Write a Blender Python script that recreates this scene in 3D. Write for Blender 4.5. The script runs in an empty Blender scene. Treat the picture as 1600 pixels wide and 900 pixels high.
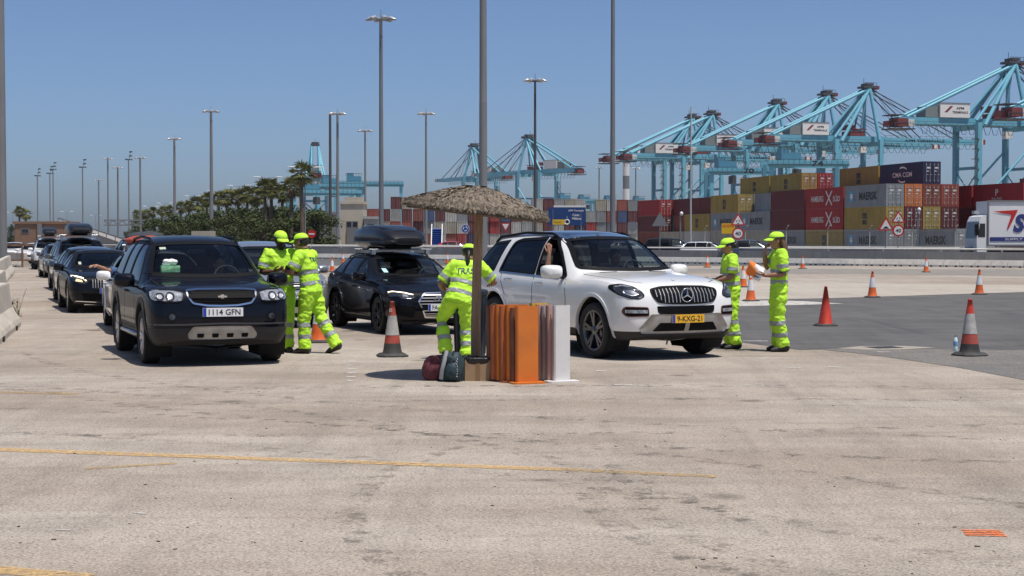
import bpy, bmesh, math, random
from mathutils import Vector, Matrix, noise
from mathutils.bvhtree import BVHTree
R = math.radians
random.seed(7)
scn = bpy.context.scene
col = scn.collection

# ------------------------------------------------------------ camera, sky, sun
F, CX, CY, HZ, CAMH = 2600.0, 800.0, 450.0, 373.0, 1.65
PITCH = math.atan((CY - HZ) / F)
cd = bpy.data.cameras.new('camera'); cam = bpy.data.objects.new('camera', cd); col.objects.link(cam)
cd.sensor_width = 36.0; cd.lens = 36.0 * F / 1600.0
cd.clip_start = 0.1; cd.clip_end = 12000
cam.location = (0, 0, CAMH); cam.rotation_euler = (R(90) - PITCH, 0, 0)
scn.camera = cam
SUN_EL, SUN_AZ = R(72), math.atan2(0.70, -0.70)     # azimuth from +Y towards +X
world = bpy.data.worlds.new('World'); scn.world = world; world.use_nodes = True
wn = world.node_tree.nodes; wl = world.node_tree.links; wn.clear()
sky = wn.new('ShaderNodeTexSky'); sky.sky_type = 'NISHITA'; sky.sun_disc = False
sky.sun_elevation = SUN_EL; sky.sun_rotation = SUN_AZ
sky.air_density = 0.6; sky.dust_density = 1.55; sky.ozone_density = 7.0; sky.altitude = 0
bg = wn.new('ShaderNodeBackground'); bg.inputs[1].default_value = 0.122
out = wn.new('ShaderNodeOutputWorld'); wl.new(sky.outputs[0], bg.inputs[0]); wl.new(bg.outputs[0], out.inputs[0])
sd = bpy.data.lights.new('sun', 'SUN'); sd.energy = 5.0; sd.angle = R(0.53); sd.color = (1.0, 0.94, 0.85)
sun = bpy.data.objects.new('sun', sd); col.objects.link(sun)
sdir = Vector((math.sin(SUN_AZ) * math.cos(SUN_EL), math.cos(SUN_AZ) * math.cos(SUN_EL), math.sin(SUN_EL)))
sun.rotation_euler = sdir.to_track_quat('Z', 'Y').to_euler(); sun.location = sdir * 60
vs = scn.view_settings; vs.view_transform = 'Standard'; vs.look = 'None'; vs.exposure = 0.0; vs.gamma = 1.0
vs.use_curve_mapping = False
scn.cycles.use_denoising = True
scn.cycles.max_bounces = 8; scn.cycles.transparent_max_bounces = 16
scn.cycles.caustics_reflective = False; scn.cycles.caustics_refractive = False

# ------------------------------------------------------------ photo measurements -> metres
def ray(px, py):
    d = Vector(((px - CX) / F, 1.0, (CY - py) / F))
    c, s = math.cos(PITCH), math.sin(PITCH)
    return Vector((d.x, d.y * c + d.z * s, -d.y * s + d.z * c))
def g(px, py, z=0.0):
    d = ray(px, py); t = (z - CAMH) / d.z
    return Vector((d.x * t, d.y * t, z))
def at(px, py, Y):
    d = ray(px, py); t = Y / d.y
    return Vector((d.x * t, Y, CAMH + d.z * t))

def lerp(a, b, t): return a + (b - a) * t

# ------------------------------------------------------------ materials
MATS = {}
def pm(name, colr, rough=0.6, metal=0.0, coat=0.0, var=0.0, scale=4.0, bump=0.0, bscale=30.0, spec=0.5,
       dirt=None, dscale=1.5, damt=0.4, stretch=(1, 1, 1), emit=None, inner=None, coatr=0.03, detail=4.0):
    if name in MATS: return MATS[name]
    m = bpy.data.materials.new(name); m.use_nodes = True
    n = m.node_tree.nodes; l = m.node_tree.links
    b = n['Principled BSDF']
    b.inputs['Base Color'].default_value = (*colr, 1); b.inputs['Roughness'].default_value = rough
    b.inputs['Metallic'].default_value = metal; b.inputs['Specular IOR Level'].default_value = spec
    b.inputs['Coat Weight'].default_value = coat; b.inputs['Coat Roughness'].default_value = coatr
    if emit: b.inputs['Emission Color'].default_value = (*emit[0], 1); b.inputs['Emission Strength'].default_value = emit[1]
    src = None
    if var or dirt or bump:
        tc = n.new('ShaderNodeTexCoord'); oi = n.new('ShaderNodeObjectInfo')
        ad = n.new('ShaderNodeVectorMath'); ad.operation = 'MULTIPLY_ADD'
        ad.inputs[1].default_value = stretch
        cmb = n.new('ShaderNodeCombineXYZ'); mu = n.new('ShaderNodeMath'); mu.operation = 'MULTIPLY'; mu.inputs[1].default_value = 37.0
        l.new(oi.outputs['Random'], mu.inputs[0])
        for k in range(3): l.new(mu.outputs[0], cmb.inputs[k])
        l.new(tc.outputs['Object'], ad.inputs[0]); l.new(cmb.outputs[0], ad.inputs[2])
        vec = ad.outputs[0]
        cur = None
        if var:
            nz = n.new('ShaderNodeTexNoise'); nz.inputs['Scale'].default_value = scale; nz.inputs['Detail'].default_value = detail
            l.new(vec, nz.inputs['Vector'])
            mr = n.new('ShaderNodeMapRange'); mr.inputs[1].default_value = 0.25; mr.inputs[2].default_value = 0.75
            mr.inputs[3].default_value = 1 - var; mr.inputs[4].default_value = 1 + var
            l.new(nz.outputs[0], mr.inputs[0])
            vm = n.new('ShaderNodeVectorMath'); vm.operation = 'SCALE'; vm.inputs[0].default_value = colr
            l.new(mr.outputs[0], vm.inputs['Scale']); cur = vm.outputs[0]
        if dirt:
            nz = n.new('ShaderNodeTexNoise'); nz.inputs['Scale'].default_value = dscale; nz.inputs['Detail'].default_value = 7; nz.inputs['Roughness'].default_value = 0.65
            l.new(vec, nz.inputs['Vector'])
            mr = n.new('ShaderNodeMapRange'); mr.inputs[1].default_value = 0.45; mr.inputs[2].default_value = 0.8; mr.inputs[4].default_value = damt
            l.new(nz.outputs[0], mr.inputs[0])
            mx = n.new('ShaderNodeMix'); mx.data_type = 'RGBA'; mx.inputs[7].default_value = (*dirt, 1)
            l.new(mr.outputs[0], mx.inputs[0])
            if cur: l.new(cur, mx.inputs[6])
            else: mx.inputs[6].default_value = (*colr, 1)
            cur = mx.outputs[2]
        if bump:
            nz = n.new('ShaderNodeTexNoise'); nz.inputs['Scale'].default_value = bscale; nz.inputs['Detail'].default_value = 5
            l.new(vec, nz.inputs['Vector'])
            bp = n.new('ShaderNodeBump'); bp.inputs['Strength'].default_value = min(1, bump); bp.inputs['Distance'].default_value = 0.02
            l.new(nz.outputs[0], bp.inputs['Height']); l.new(bp.outputs[0], b.inputs['Normal'])
        if cur: l.new(cur, b.inputs['Base Color'])
    if inner:                                # the trimmed inner side of a sheet-metal shell
        ge = n.new('ShaderNodeNewGeometry'); b2 = n.new('ShaderNodeBsdfDiffuse'); b2.inputs[0].default_value = (*inner, 1)
        ms = n.new('ShaderNodeMixShader'); o = n['Material Output']
        l.new(ge.outputs['Backfacing'], ms.inputs[0]); l.new(b.outputs[0], ms.inputs[1]); l.new(b2.outputs[0], ms.inputs[2]); l.new(ms.outputs[0], o.inputs[0])
    MATS[name] = m
    return m

def glass(name, tint, refl=1.0):
    if name in MATS: return MATS[name]
    m = bpy.data.materials.new(name); m.use_nodes = True
    n = m.node_tree.nodes; l = m.node_tree.links; n.clear()
    o = n.new('ShaderNodeOutputMaterial'); t = n.new('ShaderNodeBsdfTransparent'); t.inputs[0].default_value = (*tint, 1)
    gl = n.new('ShaderNodeBsdfGlossy'); gl.inputs['Roughness'].default_value = 0.02; gl.inputs[0].default_value = (refl, refl, refl, 1)
    ge = n.new('ShaderNodeNewGeometry'); dt = n.new('ShaderNodeVectorMath'); dt.operation = 'DOT_PRODUCT'      # Schlick, same from both sides
    l.new(ge.outputs['Normal'], dt.inputs[0]); l.new(ge.outputs['Incoming'], dt.inputs[1]); cur = dt.outputs['Value']
    for op, v, first in (('ABSOLUTE', 0, True), ('SUBTRACT', 1.0, False), ('POWER', 5.0, True), ('MULTIPLY_ADD', .95, True)):
        q = n.new('ShaderNodeMath'); q.operation = op
        if op == 'SUBTRACT': q.inputs[0].default_value = 1.0; l.new(cur, q.inputs[1])
        else:
            l.new(cur, q.inputs[0])
            if op != 'ABSOLUTE': q.inputs[1].default_value = v
            if op == 'MULTIPLY_ADD': q.inputs[2].default_value = .05
        cur = q.outputs[0]
    ms = n.new('ShaderNodeMixShader')
    l.new(cur, ms.inputs[0]); l.new(t.outputs[0], ms.inputs[1]); l.new(gl.outputs[0], ms.inputs[2]); l.new(ms.outputs[0], o.inputs[0])
    MATS[name] = m
    return m

# ------------------------------------------------------------ objects
def tag(o, label=None, cat=None, group=None, kind=None):
    if label: o['label'] = label
    if cat: o['category'] = cat
    if group: o['group'] = group
    if kind: o['kind'] = kind
    return o
def thing(name, label, cat, loc=(0, 0, 0), rz=0.0, group=None):
    o = bpy.data.objects.new(name, None); col.objects.link(o); o.empty_display_size = 0.2
    o.location = loc; o.rotation_euler = (0, 0, rz)
    return tag(o, label, cat, group)
def link(name, me, parent=None, loc=None, rot=None, mat=None):
    o = bpy.data.objects.new(name, me); col.objects.link(o)
    if parent: o.parent = parent
    if loc is not None: o.location = loc
    if rot is not None: o.rotation_euler = rot
    if mat is not None:
        if not me.materials: me.materials.append(mat)
        elif me.materials[0] != mat: o.material_slots[0].link = 'OBJECT'; o.material_slots[0].material = mat
    return o
def copy_tree(o, parent=None):
    c = o.copy(); col.objects.link(c); c.parent = parent
    for ch in list(o.children): copy_tree(ch, c)
    return c

class MB:
    """collects geometry for one mesh"""
    def __init__(s): s.v = []; s.f = []; s.sm = []; s.mi = []; s.cm = 0
    def add(s, v, f, smooth=False):
        k = len(s.v); s.v.extend([tuple(p) for p in v])
        for q in f: s.f.append(tuple(i + k for i in q)); s.sm.append(smooth); s.mi.append(s.cm)
        return s
    def box(s, c, d, rz=0.0, rot=None):
        x, y, z = d[0] / 2, d[1] / 2, d[2] / 2
        M = rot if rot is not None else Matrix.Rotation(rz, 3, 'Z')
        P = [Vector(c) + M @ Vector(p) for p in ((-x,-y,-z),(x,-y,-z),(x,y,-z),(-x,y,-z),(-x,-y,z),(x,-y,z),(x,y,z),(-x,y,z))]
        return s.add(P, [(0,3,2,1),(4,5,6,7),(0,1,5,4),(1,2,6,5),(2,3,7,6),(3,0,4,7)])
    def bar(s, a, b, w, h=None, up=(0, 0, 1)):
        a, b = Vector(a), Vector(b); h = h or w; d = (b - a).normalized(); u = Vector(up)
        if abs(d.dot(u)) > .98: u = Vector((1, 0, 0))
        r = d.cross(u).normalized() * w / 2; t = r.cross(d).normalized() * h / 2
        P = [a - r - t, a + r - t, a + r + t, a - r + t, b - r - t, b + r - t, b + r + t, b - r + t]
        return s.add(P, [(0,3,2,1),(4,5,6,7),(0,1,5,4),(1,2,6,5),(2,3,7,6),(3,0,4,7)])
    def tube(s, pts, rad, n=8, cap=True, sq=1.0, ref=(0, 0, 1)):
        pts = [Vector(p) for p in pts]
        if not hasattr(rad, '__len__'): rad = [rad] * len(pts)
        V = []; Fc = []
        for i, p in enumerate(pts):
            d = (pts[min(i + 1, len(pts) - 1)] - pts[max(i - 1, 0)]).normalized(); u = Vector(ref)
            if abs(d.dot(u)) > .95: u = Vector((1, 0, 0))
            r = d.cross(u).normalized(); t = r.cross(d).normalized()
            ra = rad[i]; ra, rb = (ra if hasattr(ra, '__len__') else (ra, ra * sq))
            for k in range(n):
                a = 2 * math.pi * k / n; V.append(p + r * math.cos(a) * ra + t * math.sin(a) * rb)
        for i in range(len(pts) - 1):
            for k in range(n):
                Fc.append((i*n+k, i*n+(k+1)%n, (i+1)*n+(k+1)%n, (i+1)*n+k))
        s.add(V, Fc, True)
        if cap:
            for ring in (V[n-1::-1], V[-n:]): s.add(ring, [tuple(range(n))])
        return s
    def lathe(s, prof, n=24, c=(0, 0, 0), axis='Z', smooth=True):
        V = []; Fc = []; c = Vector(c)
        for r, z in prof:
            for k in range(n):
                a = 2 * math.pi * k / n; x, y = r * math.cos(a), r * math.sin(a)
                V.append(c + (Vector((x, y, z)) if axis == 'Z' else Vector((x, z, y)) if axis == 'Y' else Vector((z, x, y))))
        for i in range(len(prof) - 1):
            for k in range(n): Fc.append((i*n+k, i*n+(k+1)%n, (i+1)*n+(k+1)%n, (i+1)*n+k))
        return s.add(V, Fc, smooth)
    def prism(s, poly, z0, z1):
        n = len(poly)
        V = [(p[0], p[1], z0) for p in poly] + [(p[0], p[1], z1) for p in poly]
        return s.add(V, [tuple(range(n-1, -1, -1)), tuple(range(n, 2*n))] + [(i, (i+1)%n, n+(i+1)%n, n+i) for i in range(n)])
    def ell(s, c, r, nu=14, nv=9, M=None):
        V = []; Fc = []; c = Vector(c)
        for j in range(nv + 1):
            ph = math.pi * j / nv - math.pi / 2
            for i in range(nu):
                th = 2 * math.pi * i / nu
                p = Vector((r[0]*math.cos(ph)*math.cos(th), r[1]*math.cos(ph)*math.sin(th), r[2]*math.sin(ph)))
                V.append(c + (M @ p if M is not None else p))
        for j in range(nv):
            for i in range(nu): Fc.append((j*nu+i, j*nu+(i+1)%nu, (j+1)*nu+(i+1)%nu, (j+1)*nu+i))
        return s.add(V, Fc, True)
    def mesh(s, name):
        me = bpy.data.meshes.new(name); me.from_pydata(s.v, [], s.f); me.validate(verbose=False)
        if len(me.polygons) == len(s.sm):
            me.polygons.foreach_set('use_smooth', s.sm)
            if any(s.mi): me.polygons.foreach_set('material_index', s.mi)
        me.update()
        return me
    def build(s, name, mat, parent=None, loc=None, rot=None):
        me = s.mesh(name)
        for m in (mat if isinstance(mat, (list, tuple)) else [mat]): me.materials.append(m)
        return link(name, me, parent, loc, rot)

def evaluated(me, mods):
    """mesh with modifiers applied"""
    o = bpy.data.objects.new('tmp', me); col.objects.link(o)
    for typ, kw in mods:
        m = o.modifiers.new(typ, typ)
        for k, v in kw.items(): setattr(m, k, v)
    dg = bpy.context.evaluated_depsgraph_get(); dg.update()
    r = bpy.data.meshes.new_from_object(o.evaluated_get(dg))
    bpy.data.objects.remove(o)
    return r

TXT = {}
def text_verts(s, bold=0.0, shear=0.0):
    k = (s, bold, shear)
    if k not in TXT:
        cu = bpy.data.curves.new('t', 'FONT'); cu.body = s; cu.align_x = 'CENTER'; cu.align_y = 'CENTER'
        cu.size = 1.0; cu.offset = bold; cu.shear = shear; cu.resolution_u = 3; cu.fill_mode = 'FRONT'
        o = bpy.data.objects.new('t', cu); col.objects.link(o)
        dg = bpy.context.evaluated_depsgraph_get(); dg.update()
        me = bpy.data.meshes.new_from_object(o.evaluated_get(dg))
        vs_ = [tuple(v.co) for v in me.vertices]; fs = [tuple(p.vertices) for p in me.polygons]
        bpy.data.objects.remove(o); bpy.data.curves.remove(cu); bpy.data.meshes.remove(me)
        xs = [v[0] for v in vs_]; ys = [v[1] for v in vs_]
        cx, cy = (min(xs)+max(xs))/2, (min(ys)+max(ys))/2
        TXT[k] = ([(v[0]-cx, v[1]-cy) for v in vs_], fs, max(xs)-min(xs), max(ys)-min(ys))
    return TXT[k]
def text(name, s, mat, origin, right, up, w=None, h=None, parent=None, bold=0.0, shear=0.0):
    V, Fc, tw, th = text_verts(s, bold, shear)
    sx = (w / tw) if w else h / th; sy = (h / th) if h else sx
    o, r, u = Vector(origin), Vector(right).normalized(), Vector(up).normalized()
    mb = MB(); mb.add([o + r * x * sx + u * y * sy for x, y in V], Fc)
    return mb.build(name, mat, parent)
# ------------------------------------------------------------ ground and its markings
def ground_mat(name, base, warm, dark, speck=0.55, streak=0.52, fade=None, coarse=60.0, alpha=None):
    m = bpy.data.materials.new(name); m.use_nodes = True
    n = m.node_tree.nodes; l = m.node_tree.links; b = n['Principled BSDF']
    b.inputs['Roughness'].default_value = 0.85; b.inputs['Specular IOR Level'].default_value = 0.25
    tc = n.new('ShaderNodeTexCoord')
    def nz(scale, detail=5, rough=0.6, st=(1, 1, 1), rot=0.0, dist=0.0):
        mp = n.new('ShaderNodeMapping'); mp.inputs['Scale'].default_value = st; mp.inputs['Rotation'].default_value = (0, 0, rot)
        l.new(tc.outputs['Object'], mp.inputs[0])
        t = n.new('ShaderNodeTexNoise'); t.inputs['Scale'].default_value = scale; t.inputs['Detail'].default_value = detail
        t.inputs['Roughness'].default_value = rough; t.inputs['Distortion'].default_value = dist
        l.new(mp.outputs[0], t.inputs['Vector']); return t.outputs[0]
    def mr(x, a, c, d0, d1):
        r = n.new('ShaderNodeMapRange'); r.inputs[1].default_value = a; r.inputs[2].default_value = c; r.inputs[3].default_value = d0; r.inputs[4].default_value = d1
        l.new(x, r.inputs[0]); return r.outputs[0]
    def mix(fac, A, B, typ='MIX'):
        x = n.new('ShaderNodeMix'); x.data_type = 'RGBA'; x.blend_type = typ
        if hasattr(fac, 'links') or hasattr(fac, 'node'): l.new(fac, x.inputs[0])
        else: x.inputs[0].default_value = fac
        for i, q in ((6, A), (7, B)):
            if isinstance(q, tuple): x.inputs[i].default_value = (*q, 1)
            else: l.new(q, x.inputs[i])
        return x.outputs[2]
    c = mix(mr(nz(0.13, 6, .6, (1, 1.8, 1)), .40, .58, 0, 1), base, warm)
    c = mix(mr(nz(0.75, 7, .68, (1, 1.6, 1), .3), .44, .70, 0, .8 * streak), c, dark)            # blotches
    c = mix(mr(nz(0.5, 6, .7, (3.2, .35, 1), -.33, .6), .48, .70, 0, .85 * streak), c, dark)        # tyre wear along the lanes
    c = mix(mr(nz(0.9, 5, .65, (.35, 3.4, 1), .12, .8), .52, .72, 0, .75 * streak), c, dark)      # sweeps across
    w = n.new('ShaderNodeTexWave'); w.wave_type = 'RINGS'; w.rings_direction = 'Z'                     # turning tyre tracks
    mp = n.new('ShaderNodeMapping'); mp.inputs['Location'].default_value = (-7.2, -6.5, 0); l.new(tc.outputs['Object'], mp.inputs[0]); l.new(mp.outputs[0], w.inputs['Vector'])
    w.inputs['Scale'].default_value = 0.16; w.inputs['Distortion'].default_value = 1.2; w.inputs['Detail'].default_value = 2
    wm = n.new('ShaderNodeMath'); wm.operation = 'MULTIPLY'; l.new(mr(w.outputs['Fac'], .90, 1., 0, 1), wm.inputs[0]); l.new(mr(nz(.4, 4), .45, .7, 0, .5 * streak), wm.inputs[1])
    c = mix(wm.outputs[0], c, dark)
    sp = nz(coarse, 3, .75)
    c = mix(mr(sp, .52, .66, 0, speck), c, tuple(min(1, x * 1.75) for x in base))
    c = mix(mr(nz(coarse * .8, 3, .75, (1, 1, 1), 1.0), .52, .66, 0, min(1, speck * 1.6)), c, tuple(x * .5 for x in dark))
    c = mix(mr(nz(coarse * .28, 4, .75, (1, 1.4, 1), .5), .52, .70, 0, speck * .8), c, tuple(x * .8 for x in dark))       # exposed aggregate
    c = mix(mr(nz(coarse * .11, 5, .7, (1.6, .8, 1), -.3), .55, .72, 0, speck * .8), c, dark)
    vo = n.new('ShaderNodeTexVoronoi'); vo.inputs['Scale'].default_value = .55; l.new(tc.outputs['Object'], vo.inputs['Vector'])
    c = mix(mr(vo.outputs['Distance'], .03, .10, .55, 0), c, tuple(x * .35 for x in dark))               # oil drips
    cr = n.new('ShaderNodeTexVoronoi'); cr.feature = 'DISTANCE_TO_EDGE'; cr.inputs['Scale'].default_value = .17
    dm = n.new('ShaderNodeVectorMath'); dm.operation = 'MULTIPLY_ADD'; dm.inputs[1].default_value = (1.4, 1.4, 0)
    tn = n.new('ShaderNodeTexNoise'); tn.inputs['Scale'].default_value = 1.3; tn.inputs['Detail'].default_value = 5; l.new(tc.outputs['Object'], tn.inputs['Vector'])
    l.new(tn.outputs['Color'], dm.inputs[0]); l.new(tc.outputs['Object'], dm.inputs[2]); l.new(dm.outputs[0], cr.inputs['Vector'])
    c = mix(mr(cr.outputs['Distance'], .0, .004, .22 * streak, 0), c, tuple(x * .4 for x in dark))         # hair cracks
    l.new(c, b.inputs['Base Color'])
    bp = n.new('ShaderNodeBump'); bp.inputs['Strength'].default_value = .35; bp.inputs['Distance'].default_value = .01
    l.new(sp, bp.inputs['Height']); l.new(bp.outputs[0], b.inputs['Normal'])
    if alpha:
        o = n['Material Output']; t = n.new('ShaderNodeBsdfTransparent'); ms = n.new('ShaderNodeMixShader')
        sc_, lo, hi = alpha
        l.new(mr(nz(sc_, 8, .75), lo, hi, 0, 1), ms.inputs[0]); l.new(t.outputs[0], ms.inputs[1]); l.new(b.outputs[0], ms.inputs[2]); l.new(ms.outputs[0], o.inputs[0])
    return m
def sheet(name, poly, z, mat, parent=None, kind='structure'):
    mb = MB(); mb.add([(p[0], p[1], z) for p in poly], [tuple(range(len(poly)))])
    o = mb.build(name, mat, parent)
    if not parent: o['kind'] = kind
    return o
def line_poly(a, b, w0, w1=None, wob=0.006, n=24):
    a, b = Vector(a[:2]), Vector(b[:2]); d = (b - a).normalized(); nn = Vector((-d.y, d.x)); w1 = w1 or w0
    L_, R_ = [], []
    for i in range(n + 1):
        p = a.lerp(b, i / n); w = (w0 + (w1 - w0) * i / n) / 2
        L_.append(p + nn * (w + random.uniform(-wob, wob))); R_.append(p - nn * (w + random.uniform(-wob, wob)))
    return L_ + R_[::-1]

GB, GW, GD = (.405, .360, .310), (.300, .250, .202), (.135, .115, .098)
ground = sheet('ground', [(-1800, -60), (1800, -60), (1800, 2550), (-1800, 2550)], 0.0, ground_mat('worn_concrete', GB, GW, GD))
asph = ground_mat('grey_asphalt', (.105, .103, .10), (.125, .12, .115), (.06, .06, .062), .3, .7)
road = sheet('road', [g(1120, 476), g(1180, 468), g(1300, 466), g(1420, 462), g(1640, 455), g(1900, 452), g(1900, 548), g(1600, 547), g(1459, 545.5), g(1306, 545), g(1250, 547), g(1196, 540), g(1150, 534), g(1060, 524), g(1040, 500)], .004, asph)
sheet('asphalt_apron', [g(1272, 545.6), g(1306, 545.2), g(1459, 545.7), g(1600, 547.2), g(1700, 548.4), g(1700, 617), g(1600, 594), g(1500, 575), g(1400, 560), g(1330, 551)], .004,
      ground_mat('coarse_asphalt', (.155, .148, .142), (.20, .185, .165), (.085, .082, .08), .75, .5, coarse=38))
whitep = ground_mat('worn_white_paint', (.55, .54, .51), (.5, .48, .45), (.33, .31, .28), .15, .6, alpha=(7, .34, .5))
yelp = ground_mat('worn_yellow_paint', (.60, .39, .17), (.54, .36, .16), (.42, .30, .17), .35, .6, alpha=(18, .34, .60))
yelp2 = ground_mat('faint_yellow_paint', (.52, .34, .14), (.46, .31, .14), (.34, .26, .15), .3, .6, alpha=(14, .40, .62))
orgp = ground_mat('orange_spray', (.75, .17, .05), (.7, .2, .08), (.45, .2, .1), .2, .5, alpha=(30, .32, .5))
sheet('white_marking', [g(1135, 475.5), g(1160, 470), g(1215, 470), g(1262, 471.3), g(1318, 474.8), g(1240, 477), g(1150, 479)], .008, whitep, road)
mh = sheet('manhole_surround', [g(1308, 545), g(1345, 541.5), g(1412, 541), g(1462, 544), g(1405, 547), g(1350, 547.3)], .008, ground_mat('pale_mortar', (.36, .33, .28), (.32, .29, .25), (.2, .18, .16), .4, .4), ground)
sheet('manhole_cover', [g(1349, 543), g(1392, 541.8), g(1413, 544.2), g(1372, 545.6)], .012, pm('cast_iron', (.06, .058, .055), .6, .6, var=.3, scale=40), ground)
sheet('yellow_line', line_poly(g(-60, 700.7), g(880, 734), .19, .16), .004, yelp, ground)
sheet('yellow_line', line_poly(g(880, 734), g(1120, 745), .16, .12), .004, yelp2, ground)
sheet('yellow_line', line_poly(g(-60, 886), g(135, 903), .17), .004, yelp, ground)
sheet('yellow_line', line_poly(g(-40, 612.5), g(125, 616), .17), .004, yelp2, ground)
sheet('yellow_line', line_poly(g(130, 733), g(275, 724), .10), .004, yelp2, ground)
for k in range(4):
    c = g(1537, 829 + k * 2.9)
    sheet('orange_mark', line_poly(c + Vector((-.125 + .01 * k, .006 * k, 0)), c + Vector((.09 + .012 * k, -.012, 0)), .034, .034, .008), .004 , orgp, ground)
for py in (565, 571, 577, 583, 589, 595):
    c = g(548 + random.uniform(-2, 2), py); sheet('white_tick', line_poly(c + Vector((-.05, 0, 0)), c + Vector((.06, 0, 0)), .12), .004, whitep, ground)
for px, py, w in ((974, 602, .1), (1240, 575, .09), (1302, 574, .07), (940, 580, .07), (1380, 550, .08), (1180, 533, .2), (98, 829, .04), (220, 803, .03)):
    c = g(px, py); sheet('white_mark', line_poly(c + Vector((-w, .02, 0)), c + Vector((w, -.01, 0)), .1 if py < 700 else .03), .0044, whitep, ground)
pale = ground_mat('pale_concrete', (.40, .365, .315), (.37, .33, .28), (.25, .225, .195), .2, .5)
sheet('concrete_apron', [g(1000, 440), g(1250, 442), g(1700, 446), g(1760, 452), g(1640, 455), g(1420, 462), g(1300, 465.8), g(1130, 472), g(1000, 470)], .0035, pale)
dk = ground_mat('old_asphalt', (.21, .198, .18), (.25, .23, .2), (.15, .14, .13), .2, .6)
sheet('back_lane', [g(420, 419), g(1760, 421), g(1760, 433), g(1300, 428), g(900, 425), g(420, 424)], .0035, dk)
sheet('access_road', [(-60, 101.5), (130, 101.5), (260, 190), (-140, 190)], .004, asph)
# litter, pebbles and rubber crumbs nobody could count
mb = MB()
rr = random.Random(3)
for k in range(110):
    px, py = rr.uniform(-20, 1620), 575 + 330 * rr.random() ** 1.3
    c = g(px, py); s = rr.uniform(.003, .009)
    a = rr.uniform(0, 6.3); M = Matrix.Rotation(a, 3, 'Z')
    mb.box(c + Vector((0, 0, s * .3)), (s * rr.uniform(1, 3.5), s, s * .7), rot=M)
lit = mb.build('pebbles', pm('pebble', (.06, .055, .05), .9, var=.5, scale=2))
tag(lit, 'scattered dark pebbles and rubber crumbs on the pale concrete', 'pebbles', kind='stuff')

# tyre rubber laid down by turning vehicles
tyr = ground_mat('tyre_rubber_mark', (.16, .145, .13), (.15, .135, .12), (.09, .08, .075), .3, .6, alpha=(5, .50, .80))
def arc_mark(cx, cy, r, a0, a1, w):
    P = [(cx + r*math.cos(R(lerp(a0, a1, k/20))), cy + r*math.sin(R(lerp(a0, a1, k/20)))) for k in range(21)]; Q = [(cx + (r+w)*math.cos(R(lerp(a0, a1, k/20))), cy + (r+w)*math.sin(R(lerp(a0, a1, k/20)))) for k in range(20, -1, -1)]
    V = P + Q[::-1]; mb = MB(); mb.add([(x, y, .0022 + .0002*len(bpy.data.objects) % .0012) for x, y in V], [(k, k+1, 22+k, 21+k) for k in range(20)]); mb.build('tyre_mark', tyr, ground)
for cx, cy, r, a0, a1 in ((5.2, 10.5, 4.6, 160, 225), (5.2, 10.5, 4.3, 165, 220), (5.2, 10.5, 6.1, 150, 215), (-9, 2, 13, 20, 75), (-9, 2, 14.6, 18, 70), (-14, 5, 16, 15, 60), (9, 30, 17, 200, 260), (9, 30, 18.5, 205, 262), (-2, 40, 26, 235, 285), (2, -8, 25, 60, 115), (2, -8, 26.6, 62, 118), (0, -16, 34.5, 65, 110)):
    arc_mark(cx, cy, r, a0, a1, .19)
# ------------------------------------------------------------ car builder (x forward, y left, z up, origin on the ground)
def interp(tab, x):
    if x <= tab[0][0]: return tab[0][1]
    for (x0, y0), (x1, y1) in zip(tab, tab[1:]):
        if x <= x1: return lerp(y0, y1, (x - x0) / (x1 - x0))
    return tab[-1][1]
def sym(h):           # half outline (y>=0, from top to bottom) -> closed outline
    return [(y, z) for y, z in h] + [(-y, z) for y, z in h[::-1] if abs(y) > 1e-4]
def area(p): return sum(p[i][0]*p[(i+1) % len(p)][1] - p[(i+1) % len(p)][0]*p[i][1] for i in range(len(p))) / 2
def round_poly(poly, r, n=4):
    P = [Vector(p) for p in poly]; out_ = []
    for i, p in enumerate(P):
        a, b = P[i-1] - p, P[(i+1) % len(P)] - p
        d = min(r, a.length * .45, b.length * .45)
        s, e = p + a.normalized() * d, p + b.normalized() * d
        for k in range(n + 1):
            t = k / n; out_.append(s * (1-t)**2 + p * 2*t*(1-t) + e * t*t)
    return [(q.x, q.y) for q in out_]
def offset_poly(poly, d):          # positive grows
    s = 1 if area(poly) > 0 else -1; n = len(poly); res = []
    for i in range(n):
        p0, p1, p2 = Vector(poly[i-1]), Vector(poly[i]), Vector(poly[(i+1) % n])
        n1 = (p1 - p0); n2 = (p2 - p1)
        if n1.length < 1e-6: n1 = n2
        if n2.length < 1e-6: n2 = n1
        n1 = Vector((n1.y, -n1.x)).normalized() * s; n2 = Vector((n2.y, -n2.x)).normalized() * s
        m = n1 + n2; m = m / max(m.dot(m) / 2, .35)
        res.append((p1.x + m.x * d, p1.y + m.y * d))
    return res
def inside(poly, x, y):
    c = False; n = len(poly); j = n - 1
    for i in range(n):
        xi, yi = poly[i]; xj, yj = poly[j]
        if (yi > y) != (yj > y) and x < (xj - xi) * (y - yi) / (yj - yi) + xi: c = not c
        j = i
    return c
def dense(poly, step):
    o = []
    for i, p in enumerate(poly):
        q = poly[(i+1) % len(poly)]; L_ = math.dist(p, q); k = max(1, int(L_ / step))
        for j in range(k): o.append((lerp(p[0], q[0], j/k), lerp(p[1], q[1], j/k)))
    return o

VIEW = {'F': (Vector((-1, 0, 0)), lambda a, b: Vector((6, a, b)), lambda v: (v.y, v.z)),
        'B': (Vector((1, 0, 0)), lambda a, b: Vector((-6, a, b)), lambda v: (v.y, v.z)),
        'L': (Vector((0, -1, 0)), lambda a, b: Vector((a, 6, b)), lambda v: (v.x, v.z)),
        'R': (Vector((0, 1, 0)), lambda a, b: Vector((a, -6, b)), lambda v: (v.x, v.z)),
        'T': (Vector((0, 0, -1)), lambda a, b: Vector((a, b, 6)), lambda v: (v.x, v.y))}

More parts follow.
